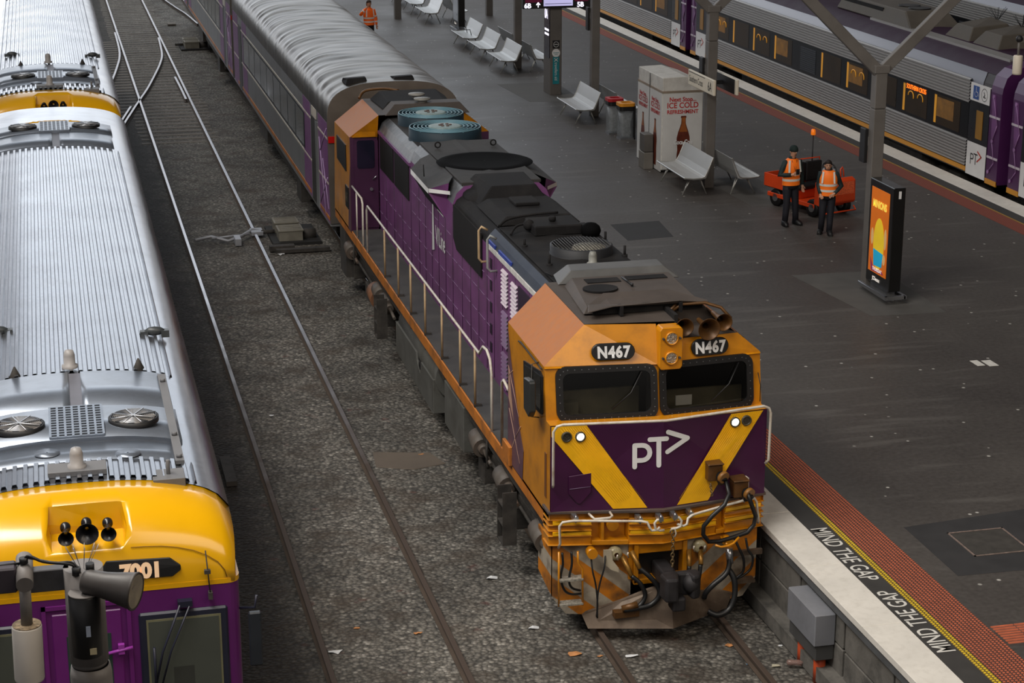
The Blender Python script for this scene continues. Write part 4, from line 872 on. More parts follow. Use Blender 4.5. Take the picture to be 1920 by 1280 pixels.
q = MB(); q.tube([(6.6, 25.25, 3.93), (6.62, 25.0, 3.95), (8.0, 25.0, 3.95)], .012, 6); q.build('roof_rail', SOOT, LO); q = MB(); q.tube([(7.4, 25.3, 3.94), (7.7, 25.2, 3.99), (7.76, 25.05, 3.95)], .018, 6); q.build('roof_pipe', SOOT, LO)
q = MB(); q.box(6.62, 8.0, 24.75, 28.2, 3.875, 3.905); q.build('front_roof_plate', SOOT, LO, bevel=.008)
for y in (28.22, 27.62):
    q = MB(); q.tube([(6.44, y, 3.86), (6.34, y, 3.92), (6.3, y, 3.86), (6.3, y, 3.42), (6.34, y, 3.36), (6.45, y, 3.36)], .02, 8); q.build('grab_rail', RAILB if y > 28 else mat('rail_grey', (140, 142, 140), .5), LO)
# railings ----------------------------------------------------------------
RY = [34.35, 32.95, 31.75, 30.45, 29.05, 27.65, 26.6]
for s in (-1, 1):
    X0 = CX + s * 1.43
    q = MB()
    q.tube([(X0, 36.35, 1.35), (X0, 36.35, 2.4), (X0, 36.25, 2.5), (X0, 27.62, 2.48), (X0, 26.3, 2.48), (X0, 26.05, 2.66), (X0, 25.8, 2.68), (X0, 25.6, 2.6), (X0, 25.5, 2.42), (X0, 25.48, 1.4)], .021, 8); q.build('handrail', RAILW, LO)
    for y in RY:
        q = MB(); q.cyl((X0, y, 1.58), (X0, y, 2.47), .019, n=8); q.build('stanchion', RAILB, LO)
        q = MB(); q.box(X0 - .02, X0 + .1 * (1 if s < 0 else -1) + .0, y - .02, y + .02, 1.56, 1.6) if s < 0 else q.box(X0 - .1, X0 + .02, y - .02, y + .02, 1.56, 1.6); q.cyl((X0, y, 1.3), (X0, y, 1.6), .014, n=6); q.build('stanchion_foot', UND, LO)
    q = MB(); q.tube([(X0, 38.15, 2.5), (X0, 36.95, 2.5), (X0, 36.85, 2.42), (X0, 36.85, 1.4)], .021, 8); q.cyl((X0, 37.6, 1.5), (X0, 37.6, 2.48), .017, n=8); q.build('handrail', RAILW, LO)
    q = MB(); q.tube([(X0, 24.4, 2.5), (X0, 24.75, 2.56), (X0, 24.85, 2.5), (X0, 24.86, 1.5)], .021, 8); q.build('handrail', RAILW, LO)
# rear cab ------------------------------------------------------------------
y0, y1 = 38.2, 40.55
q = MB()
for s in (-1, 1):
    X0 = CX + s * 1.45; X1 = CX + s * .88
    q.mi = 0; q.poly([(X0, y0, 1.5), (X0, y1, 1.5), (X0, y1 - .3, 3.46), (X0, y0, 3.5)])
    q.mi = 1; q.poly([(X0, y0, 3.5), (X0, y1 - .3, 3.46), (X1, y1 - .5, 3.96), (X1, y0 - .2, 3.96)])
    q.mi = 0; q.poly([(X0, y0, 3.5), (X1, y0 - .2, 3.96), (X1, y0, 3.48)])
    q.mi = 2; q.poly([(X0, y0, 1.5), (X0, y0, 3.5), (X1, y0, 3.48), (X1, y0, 1.5)])
q.mi = 0; q.poly([(L, y1, 1.5), (R, y1, 1.5), (R, y1 - .3, 3.46), (R - .57, y1 - .5, 3.96), (L + .57, y1 - .5, 3.96), (L, y1 - .3, 3.46)])
q.mi = 3; q.poly([(L + .57, y0 - .2, 3.96), (R - .57, y0 - .2, 3.96), (R - .57, y1 - .5, 3.96), (L + .57, y1 - .5, 3.96)])
q.build('rear_cab_shell', [YEL, TAN, mat('rear_wall_purple', (62, 24, 58), .5, var=.15), ROOFD], LO)
dr = sidepoly('x', [(0, 0), (1, 0), (1, 1)], BLK); bpy.data.objects.remove(dr)
q = MB(); q.prism([(5.93, 1.6), (6.43, 1.6), (6.43, 3.42), (5.93, 3.44)], 'y', 38.175, 38.2); dr = q.build('rear_cab_door', mat('rear_wall_purple', (62, 24, 58)), LO, bevel=.008)
q = MB(); q.prism(rrect(6.17, 3.14, .18, .29, .05), 'y', 38.165, 38.18); q.build('door_glass', mat('door_glass', (26, 26, 42), .1, spec=.8), dr)
q = MB(); q.tube([(6.3, 38.14, 2.62), (6.38, 38.12, 2.7)], .012); q.cyl((6.27, 38.15, 2.42), (6.27, 38.13, 2.42), .035, n=10); q.build('door_handle', STEEL, dr)
q = MB(); q.prism([(5.9, 3.5), (6.38, 3.5), (6.38, 3.9)], 'y', 38.15, 38.18); q.build('cab_gusset', YEL, LO)
sw = sidepoly('side_window', [(38.7, 2.7), (38.7, 3.25), (39.9, 3.25), (39.9, 2.75)], BLK)
sidepoly('side_number_plate', [(38.45, 1.95), (38.45, 2.4), (38.85, 2.4), (38.85, 1.95)], BLK)
text('N467', .3, (L - .024, 38.83, 2.08), (0, -1, 0), (0, 0, 1), mat('plate_grey', (120, 110, 90), .5), 'number', LO, sx=.5)
sidepoly('livery_panel', [(38.2, 1.52), (38.2, 2.9), (38.35, 2.5), (38.5, 2.0), (38.6, 1.52)], DSIDE, LO, L - .003, .004)
q = MB(); q.loft([[(6.6, 38.55, 3.97), (8.1, 38.55, 3.97), (8.2, 39.9, 3.97), (6.55, 39.9, 3.97)], [(6.75, 38.65, 4.12), (7.9, 38.65, 4.12), (7.95, 39.8, 4.16), (6.75, 39.8, 4.16)]]); q.build('roof_hatch', SOOT, LO, bevel=.02)
q = MB(); q.loft([[(6.55, 37.95, 3.95), (8.3, 37.95, 3.95), (8.3, 38.45, 3.95), (6.55, 38.45, 3.95)], [(6.75, 38.0, 4.17), (8.1, 38.0, 4.17), (8.1, 38.4, 4.17), (6.75, 38.4, 4.17)]]); q.build('roof_plenum', ROOFD, LO, bevel=.01)
for y in (38.15, 38.75):
    q = MB(); q.lathe((7.35, y, 4.17), (0, 0, 1), [(.1, 0), (.1, .04), (.17, .05), (.17, .08), (.01, .09)], 18); q.build('vent_cap', mat('cap_pale', (132, 130, 124), .5, var=.15), LO)
q = MB(); q.tube(smooth([(6.35, 40.0, 3.98), (6.5, 40.1, 4.12), (6.9, 40.05, 4.16), (7.2, 39.95, 4.12)]), .03, 8); q.build('roof_pipes', HORN, LO)
# bogies, tank -----------------------------------------------------------------
WH = mat('wheel_steel', (70, 62, 54), .6, metal=.5, var=.3, scale=8)
for yc in (24.9, 37.3):
    q = MB()
    for s in (-1, 1):
        X0 = CX + s * 1.05; a, b = min(X0, X0 + s * .16), max(X0, X0 + s * .16)
        q.box(a, b, yc - 2.6, yc + 2.6, .62, .84)
        for dy in (-1.85, 0, 1.85): q.box(min(X0, X0 + s * .26), max(X0, X0 + s * .26), yc + dy - .2, yc + dy + .2, .32, .66)
    q.box(CX - 1.05, CX + 1.05, yc - .9, yc - .6, .5, .8); q.box(CX - 1.05, CX + 1.05, yc + .6, yc + .9, .5, .8)
    bg_ = q.build('bogie', UND, LO, bevel=.015)
    for dy in (-1.85, 0, 1.85):
        q = MB(); y = yc + dy; q.cyl((CX - .9, y, .5), (CX + .9, y, .5), .09); 
        for s in (-1, 1): q.lathe((CX + s * .79, y, .5), (s, 0, 0), [(.52, 0), (.54, .02), (.5, .04), (.5, .13), (.44, .14), (.2, .1), (.14, .16), (.01, .16)], 28)
        q.build('wheelset', WH, bg_)
    for s in (-1, 1):
        for dy in (-1.75, .35, 2.0) if yc < 30 else (-2.4, -1.6, 1.9):
            y = yc + dy; X0 = CX + s * 1.34
            q = MB(); q.cyl((X0, y, .98), (X0, y - .42, .93), .145, .15, 18); q.cyl((X0, y - .42, .93), (X0, y - .5, .92), .09, .07, 14); q.cyl((X0, y - .5, .92), (X0, y - .95, .86), .03, n=8); q.build('brake_cylinder', mat('cylinder_grey', (88, 82, 76), .6, var=.2, scale=6, dirt=(120, 84, 60), dirt_amt=.4), bg_)
        q = MB(); q.tube([(CX + s * 1.3, yc - 2.4, .8), (CX + s * 1.3, yc + 2.5, .86)], .025); q.tube(smooth([(CX + s * 1.32, yc + 1.3, 1.3), (CX + s * 1.38, yc + 1.15, 1.05), (CX + s * 1.35, yc + 1.2, .75)]), .022); q.build('brake_rigging', UND, bg_)
for x0, y0_ in ((5.66, 23.95), (5.66, 34.15)):
    q = MB(); q.box(x0, x0 + .2, y0_ - .02, y0_ + .0, .42, 1.2); q.box(x0, x0 + .2, y0_ + .3, y0_ + .32, .42, 1.2)
    for z in (.42, .7, .98): q.box(x0, x0 + .2, y0_, y0_ + .32, z, z + .02)
    q.build('side_steps', UND, LO)
q = MB(); q.cyl((6.3, 29.75, 1.0), (6.3, 33.2, 1.0), .4, n=24); q.cyl((8.3, 29.75, 1.0), (8.3, 33.2, 1.0), .4, n=24); q.box(6.3, 8.3, 29.8, 33.2, .4, 1.3); q.build('fuel_tank', TANK, LO)
q = MB(); q.prism([(29.88, .36), (33.3, .42), (33.3, 1.0), (31.35, 1.0), (31.3, .86), (31.0, .72), (30.9, .95), (29.88, .95)], 'x', L + .02, L + .06); q.box(L + .02, L + .5, 29.84, 29.88, .36, .96); q.box(L + .02, L + .5, 33.26, 33.3, .42, 1.0); q.box(L + .04, L + .4, 29.88, 30.9, .9, .95); q.build('tank_skirt', TANK, LO, bevel=.008)
q = MB(); q.box(L + .1, L + .16, 30.95, 31.3, .7, .96); q.cyl((L + .12, 31.1, .82), (L + .03, 31.1, .82), .07, n=12); q.build('fuel_filler', SOOT, LO)
q = MB(); q.box(L + .03, L + .5, 27.5, 28.95, .5, 1.24); q.build('battery_box', TANK, LO, bevel=.01)
q = MB(); q.box(L + .02, L + .4, 39.2, 40.0, .3, 1.3); q.build('rear_equipment_case', UND, LO)
q = MB(); q.cyl((6.0, 36.2, .8), (6.0, 35.7, .75), .2, n=18); q.build('air_reservoir', mat('reservoir_rust', (128, 88, 62), .6, var=.25, scale=5), LO)
# ---------------------------------------------------------------- trains
STN = mat('stainless_roof', (158, 161, 168), .22, metal=.9, var=.07, scale=1.2, dirt=(120, 118, 118), dirt_amt=.25, dscale=2, bump=.06, bscale=6)
STN2 = mat('roof_panel_grey', (130, 138, 150), .32, metal=.65, var=.08, scale=1.5, dirt=(96, 98, 102), dirt_amt=.4, dscale=3)
RYEL = mat('railcar_yellow', (224, 166, 10), .22, var=.05, scale=1.5, coat=.5)
RPUR = mat('railcar_purple', (92, 30, 98), .35, var=.08, scale=2)
DKG = mat('frame_navy', (34, 36, 52), .4, var=.1)
def arcroof(hw, zs, zc, n=24, y=0, lift=0):
    """cross-section points from left shoulder to right shoulder"""
    P = []
    for i in range(n + 1):
        x = -hw + 2 * hw * i / n; u = abs(x) / hw
        z = zc - (zc - zs) * (u ** 2.6 * .62 + .38 * u ** 14)
        P.append((x, z + lift))
    return P
def zr(x, hw=1.48, zs=3.58, zc=3.95):
    u = abs(x) / hw; return zc - (zc - zs) * (u ** 2.6 * .62 + .38 * u ** 14)
def boolcut(o, cutter):
    m_ = o.modifiers.new('cut', 'BOOLEAN'); m_.object = cutter; m_.solver = 'EXACT'
    dg = bpy.context.evaluated_depsgraph_get(); me = bpy.data.meshes.new_from_object(o.evaluated_get(dg)); o.modifiers.clear(); o.data = me
    bpy.data.objects.remove(cutter)
def ribbed(mb, x0, x1, y0, y1, pitch=.105):
    """ribbed sheet following the roof arc"""
    P = []; x = x0
    while x < x1 - 1e-6:
        for dx, h in ((0, 0), (.012, .036), (.05, .036), (.062, 0)):
            if x + dx <= x1: P.append((x + dx, zr(x + dx) + h))
        x += pitch
    P.append((x1, zr(x1)))
    mb.add([(a, y, z) for y in (y0, y1) for a, z in P], [(i, i + 1, len(P) + i + 1, len(P) + i) for i in range(len(P) - 1)])
def sheet(mb, x0, x1, y0, y1, lift=.02, n=14):
    P = [(x0 + (x1 - x0) * i / n, zr(x0 + (x1 - x0) * i / n)) for i in range(n + 1)]
    a = [(x, y0, z + lift) for x, z in P] + [(x, y1, z + lift) for x, z in P]
    k = n + 1
    fs = [(i, i + 1, k + i + 1, k + i) for i in range(n)]
    mb.add(a, fs, True)
    b_ = [(x, y0, z - .01) for x, z in P]; c_ = [(x, y1, z - .01) for x, z in P]
    mb.add(a[:k] + b_, [(i, i + 1, k + i + 1, k + i) for i in range(n)], False); mb.add(a[k:] + c_, [(i, i + 1, k + i + 1, k + i) for i in range(n)], False)
    for s in (0, n): mb.add([a[s], a[k + s], c_[s], b_[s]], [(0, 1, 2, 3)], False)
def roof_kit(T, ya, d, rear=False):
    """roof equipment of one cab end; ya = face position, d = +1 when the unit runs towards +Y"""
    Y = lambda v: ya + d * v
    def yy(a, b): return (min(Y(a), Y(b)), max(Y(a), Y(b)))
    if rear: ya = ya + d * .85
    q = MB(); a, b = yy(1.5, 2.05); sheet(q, -1.05, 1.08, a, b, .012)
    if not rear: q.build('roof_band', STN2, T)
    for x, v in ((-.28, 1.78), (.53, 1.62)) if not rear else ():
        q = MB(); q.lathe((x, Y(v), zr(x) + .02), (0, 0, 1), [(.13, 0), (.13, .012), (.01, .014)], 20); q.build('oval_hatch', STN2, T)
    q = MB(); a, b = yy(2.1, 3.15); sheet(q, -1.15, 1.12, a, b, .05); q.build('fan_panel', STN2, T)
    q = MB(); a, b = yy(3.17, 4.5); sheet(q, -1.15, -.02, a, b, .035); sheet(q, .12, 1.1, a, b, .035); q.build('roof_panel', STN2, T)
    q = MB(); q.box(-.02, .12, a, b, 3.93, 3.965); q.build('centre_strip', mat('strip_grey', (110, 110, 118), .5, metal=.3), T)
    # vent grille 7 by 12 openings
    a, b = yy(2.12, 3.12); q = MB(); n1, n2 = 7, 12; x0, x1 = -.24, .31; zt = 4.015
    for i in range(n1 + 1): x = x0 + (x1 - x0) * i / n1; q.box(x - .012, x + .012, a, b, zt - .02, zt + .01)
    for j in range(n2 + 1): y = a + (b - a) * j / n2; q.box(x0, x1, y - .014, y + .014, zt - .02, zt + .008)
    g_ = q.build('vent_grille', STN2, T); MB().box(x0, x1, a, b, zt - .022, zt - .014).build('vent_dark', BLK, g_)
    for x in (.64, -.56):
        z = zr(x) + .05; y = Y(2.6)
        q = MB(); q.lathe((x, y, z), (0, 0, 1), [(.27, 0), (.27, .05), (.25, .055), (.24, .03), (.01, .03)], 28); f_ = q.build('cooling_fan', BLK, T)
        q = MB()
        for k in range(8): t = k * PI / 4; q.add([(x, y, z + .045), (x + .24 * math.cos(t), y + .24 * math.sin(t), z + .04), (x + .24 * math.cos(t + .42), y + .24 * math.sin(t + .42), z + .04)], [(0, 1, 2)])
        q.build('fan_blades', mat('blade_grey', (140, 132, 124), .5), f_)
        q = MB()
        for r in range(3, 13): q.tube([(x + .02 * r * math.cos(t * PI / 12), y + .02 * r * math.sin(t * PI / 12), z + .062) for t in range(24)], .003, 3, closed=True)
        for k in range(4): t = k * PI / 4 + .3; q.tube([(x - .25 * math.cos(t), y - .25 * math.sin(t), z + .065), (x + .25 * math.cos(t), y + .25 * math.sin(t), z + .065)], .008, 4)
        q.build('guard', STEEL, f_)
    bc = mat('beacon_white', (150, 146, 144), .45, var=.05)
    if rear: return
    q = MB(); a, b = yy(1.08, 1.35); q.box(-.28, .3, a, b, 3.95, 4.01); pl = q.build('mount_plate', mat('plate_mid', (104, 104, 106), .6, var=.1), T, bevel=.005)
    bc = mat('beacon_white', (150, 146, 144), .45, var=.05)
    beacon(.01, Y(1.2), 4.0, T, 1.1, bc); beacon(.01, Y(4.7), 3.98, T, 1.1, bc)
    q = MB(); a, b = yy(.85, 1.15); q.box(.74, 1.06, a, b, 3.84, 3.93); q.cyl((.9, Y(1), 3.9), (.9, Y(1), 4.08), .022, n=8); q.build('aerial_mount', mat('plate_mid', (104, 104, 106)), T, bevel=.005)
    q = MB(); a, b = yy(1.4, 4.4); q.box(1.0, 1.09, a, b, zr(1.05) + .02, zr(1.05) + .06)
    for v in (1.5, 2.2, 4.1): q.cyl((1.045, Y(v), zr(1.05) + .06), (1.045, Y(v), zr(1.05) + .1), .03, n=8)
    q.build('cable_tray', mat('plate_mid', (104, 104, 106)), T)
    for x in (.8, -.62): MB().cyl((x, Y(4.65), 3.86), (x, Y(4.65), 4.05), .1, .01, 10).build('roof_cone', UND, T)
def cab_end(T, ya, d, detail, rear=False):
    Y = lambda v: ya + d * v
    hw = 1.48; zb = 3.14
    secs = []
    for v, s, w in ((2.9, 1.004, 1.003), (1.9, .995, 1), (1.0, .95, 1), (.5, .85, .995), (.22, .68, .985), (.08, .48, .978), (.0, .25, .97), (-.0, 0, .97)) if rear else ((.95, 1, 1), (.7, .985, 1), (.45, .93, .998), (.25, .82, .992), (.12, .66, .985), (.05, .48, .978), (.0, .25, .97), (-.0, 0, .97)):
        P = arcroof(hw, 3.56, 3.95, 24)
        # keep the recessed brow: height above zb scales by s
        secs.append([(x * w, Y(v), zb + (z - zb) * s) for x, z in P] + [(hw * w, Y(v), zb), (-hw * w, Y(v), zb)])
    q = MB(); q.loft(secs, smooth=True); o = q.build('yellow_cowl', RYEL, T)
    if rear:
        q = MB(); q.box(-1.4, 1.4, min(Y(0), Y(.9)), max(Y(0), Y(.9)), .95, zb); q.build('cab_front', RPUR, T); return
    # horn recess
    c_ = MB(); y0, y1 = (Y(-.3), Y(.42)); off = .06
    c_.loft([[(-.34 + off, Y(-.3), 3.52), (.34 + off, Y(-.3), 3.52), (.42 + off, Y(-.3), 3.72), (.36 + off, Y(-.3), 4.1), (-.36 + off, Y(-.3), 4.1), (-.42 + off, Y(-.3), 3.72)],
             [(-.34 + off, Y(.42), 3.62), (.34 + off, Y(.42), 3.62), (.36 + off, Y(.42), 3.72), (.33 + off, Y(.5), 4.1), (-.33 + off, Y(.5), 4.1), (-.36 + off, Y(.42), 3.72)]])
    cu = c_.build('cutter', RYEL); 
    cu.location = (0, 0, 0)
    # cutter works in the thing's local frame
    cu.location = -OFF[T.name]; o.parent = None; boolcut(o, cu); o.parent = T
    for x, z, r in ((-.14, 3.72, .075), (.06, 3.75, .11), (.26, 3.73, .075)):
        q = MB(); q.lathe((x, Y(.26), z + .0), (0, -d, .0), [(.05, -.08), (.05, -.03), (.018, -.02), (.022, .06), (.03, .12), (r * .8, .2), (r, .24), (r * .97, .24), (.02, .1)], 18); q.build('horn', mat('horn_black', (30, 30, 34), .3, var=.1), T)
    # body front
    q = MB(); xs = []
    pl_ = []
    for t in range(0, 91, 15): a = math.radians(t); pl_.append((hw - .12 + .12 * math.cos(a), .12 - .12 * math.sin(a)))
    plan = [(x, Y(v)) for x, v in [(hw, .95)] + pl_ + [(-x, v) for x, v in pl_[::-1]] + [(-hw, .95)]]
    q.prism(plan, 'z', .95, zb); q.build('cab_front', RPUR, T)
    q = MB(); q.prism([(x * 1.004, Y((v - .0)) - d * .004) for x, v in [(hw, .5)] + pl_ + [(-x, v) for x, v in pl_[::-1]] + [(-hw, .5)]], 'z', 3.12, 3.17); q.build('cowl_lip', RYEL, T)
    if not detail: return
    F = lambda x, z, o=0: (x, Y(-o), z)
    for s in (-1, 1):
        cx = .53 * s + .03
        P = [(cx - .34, 3.26), (cx + .28 * 1, 3.25), (cx + .36, 3.31), (cx + .36, 3.36), (cx + .26, 3.44), (cx - .34, 3.46), (cx - .38, 3.4), (cx - .38, 3.3)]
        q = MB(); q.slab([F(x, z, .0 if z < 3.4 else -.02) for x, z in P], (0, -.02 * d, 0)); nb = q.build('number_box', BLK, T, bevel=.006)
        text('7001', .21, F(cx - .22, 3.27, .022), (1, 0, 0), (0, 0, 1), mat('number_cream', (240, 200, 160), .5, emit=.3), 'number', nb, bold=.012, sx=.95)
    def vc(x, z):
        f_ = (z - zb) / max(.05, arcz(x) - zb); T_ = ((0, 0), (.25, 0), (.48, .05), (.66, .12), (.82, .25), (.93, .45), (1, .95))
        for (a_, b_), (c2, d2) in zip(T_, T_[1:]):
            if f_ <= c2: return b_ + (d2 - b_) * (f_ - a_) / max(1e-6, c2 - a_)
        return .95
    arcz = lambda x: 3.95 - .39 * ((abs(x) / 1.48) ** 2.6 * .62 + .38 * (abs(x) / 1.48) ** 14)
    q = MB(); q.tube([F(x, z, .012 - vc(x, z)) for x, z in ((.46, 3.56), (.6, 3.555), (.75, 3.545), (.9, 3.52), (1.05, 3.48), (1.18, 3.42), (1.28, 3.35), (1.34, 3.27), (1.36, 3.19))], .004, 4); q.build('panel_seam', mat('seam_brown', (120, 80, 10), .6), T)
    # windscreens
    for cx in (.92, -.92):
        q = MB(); q.box(cx - .43, cx + .43, Y(-.03), Y(.02), 2.0, 2.89) if d < 0 else q.box(cx - .43, cx + .43, Y(-.03), Y(.02), 2.0, 2.89)
        w = q.build('windscreen', DKG, T, bevel=.02)
        q = MB(); q.box(cx - .36, cx + .36, Y(-.036), Y(-.03), 2.06, 2.82); q.build('gasket', mat('gasket_olive', (110, 108, 82), .6), w)
        q = MB(); q.box(cx - .34, cx + .34, Y(-.04), Y(-.036), 2.08, 2.8); q.build('glass', mat('blind_glass', (74, 78, 72), .2, var=.08, spec=.6), w)
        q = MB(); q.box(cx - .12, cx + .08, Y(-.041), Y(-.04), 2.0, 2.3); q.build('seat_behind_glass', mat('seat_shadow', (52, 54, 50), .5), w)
        wx = cx + .0
        q = MB(); q.box(wx - .05, wx + .09, Y(-.08), Y(0), 2.94, 3.0); q.tube([(wx - .03, Y(-.08), 2.97), (wx - .22, Y(-.1), 2.5), (wx - .3, Y(-.09), 2.15)], .012, 5); q.tube([(wx + .06, Y(-.08), 2.95), (wx - .14, Y(-.1), 2.5), (wx - .24, Y(-.09), 2.15)], .01, 5); q.tube([(wx - .3, Y(-.09), 2.55), (wx - .3, Y(-.09), 2.05)], .014, 5); q.build('wiper', DKG, T)
    q = MB(); q.box(-.42, -.38, Y(-.02), Y(.03), .95, 3.05); q.box(.38, .42, Y(-.02), Y(.03), .95, 3.05); q.box(-.42, .42, Y(-.02), Y(.03), 3.01, 3.05); q.build('door_frame', mat('door_purple', (104, 34, 110), .35, var=.06), T)
    q = MB(); q.box(-.33, .33, Y(-.012), Y(.02), .95, 2.96); dd = q.build('gangway_door', mat('door_purple', (104, 34, 110)), T, bevel=.01)
    q = MB(); q.box(-.2, .22, Y(-.018), Y(-.012), 2.0, 2.72); q.build('door_glass', mat('blind_green', (44, 62, 56), .2), dd)
    q = MB(); q.tube([F(.18, 2.52, .05), F(.42, 2.56, .05)], .018, 6); q.box(.28, .34, Y(-.06), Y(-.01), 2.5, 2.6); q.build('door_bar', mat('bar_purple', (150, 60, 160), .3), T)
    q = MB(); q.tube([F(1.16, 3.5, .05), F(1.19, 3.02, .05)], .007, 5); q.box(1.14, 1.2, Y(-.07), Y(-.03), 3.26, 3.3); q.box(1.17, 1.21, Y(-.07), Y(0), 2.99, 3.06); q.build('whip_aerial', UND, T)
    for s in (-1, 1):
        q = MB(); q.tube([(s * 1.45, Y(.1), 2.8), (s * 1.62, Y(.02), 2.82), (s * 1.64, Y(.02), 2.95)], .014, 6); mm_ = q.build('mirror_arm', DKG, T)
        q = MB(); q.box(min(s * 1.55, s * 1.68), max(s * 1.55, s * 1.68), Y(.02) - .03, Y(.02) + .03, 2.2, 2.78); q.build('mirror', mat('mirror_dark', (40, 44, 50), .25, var=.1), T, bevel=.015)
def side_panels(T, y0, y1):
    SM = mat('railcar_side_steel', (150, 150, 154), .35, metal=.7, var=.06)
    q = MB(); q.box(-1.46, 1.46, y0, y1, .95, 3.5)
    q.build('body_shell', SM, T)
    q = MB()
    for s in (-1, 1):
        for k in range(3):
            z = 3.5 + .0 * k; x = s * (1.47 + .006 * k); q.tube([(s * (1.485 - .012 * k), y0, 3.42 + .07 * k), (s * (1.485 - .012 * k), y1, 3.42 + .07 * k)], .013, 5)
    q.build('side_beading', STN, T)
    q = MB()
    for s in (-1, 1): q.box(min(s * 1.46, s * 1.475), max(s * 1.46, s * 1.475), y0 + .3, y1 - .3, 2.0, 2.85)
    q.build('side_windows', GLASS, T)
    q = MB()
    P = [(-1.485, 3.3)] + [(x, z) for x, z in arcroof(1.48, 3.58, 3.95, 30)] + [(1.485, 3.3)]
    n = len(P); q.add([(x, y, z) for y in (y0, y1) for x, z in P], [(i, i + 1, n + i + 1, n + i) for i in range(n - 1)], True)
    q.build('roof_skin', STN, T)
def bogies(T, ys, r=.45):
    for y in ys:
        q = MB(); q.box(-1.15, -1.0, y - 1.5, y + 1.5, .5, .72); q.box(1.0, 1.15, y - 1.5, y + 1.5, .5, .72); q.box(-1.1, 1.1, y - .3, y + .3, .55, .95)
        for dy in (-1.15, 1.15):
            for s in (-1, 1): q.lathe((s * .76, y + dy, .44), (s, 0, 0), [(.46, 0), (.48, .02), (.44, .04), (.44, .12), (.3, .13), (.01, .13)], 20)
        T0 = q; off = OFF[T.name]
        q.v = [v + Vector((off.x, 0, 0)) for v in q.v]; q.build('bogie', UND, T)
def railcar(y0, y1, lab, front, rear, kit_f=True, kit_r=True, prot=None):
    T = thing('railcar', lab, 'train', (0, (y0 + y1) / 2, 0), 'coupled silver railcars on the left')
    side_panels(T, y0 + .9, y1 - .9)
    q = MB(); ribbed(q, -1.16, 1.18, y0 + .95, y0 + 1.5) if kit_f else None; ribbed(q, -1.16, 1.18, y0 + 4.55, y1 - 5.45); q.build('ribbed_roof', STN, T)
    if kit_f: roof_kit(T, y0, 1)
    if kit_r: roof_kit(T, y1, -1, True)
    cab_end(T, y0, 1, front)
    cab_end(T, y1, -1, False, True)
    q = MB(); q.box(-1.3, 1.3, y0 + 3, y1 - 3, .45, .95); q.build('underfloor_equipment', UND, T)
    bogies(T, (y0 + 3.5, y1 - 3.5))
    for x, y in ((1.02, y0 + 6.2), (-.9, y0 + 6.6)):
        q = MB(); q.box(x - .12, x - .02, y - .05, y + .05, zr(x) + .0, zr(x) + .07); q.box(x + .14, x + .24, y - .05, y + .05, zr(x) - .02, zr(x) + .07); q.ball((x + .06, y, zr(x) + .06), .1, 10, (1.3, .6, .6))
        q.build('roof_aerial', mat('aerial_dark', (60, 64, 66), .4, var=.3), T)
    return T
railcar(17.45, 41.5, 'nearest silver railcar on the left with ribbed roof and yellow and purple front', True, False)
railcar(42.0, 66.4, 'second silver railcar on the left, coupled behind the nearest one', False, False)
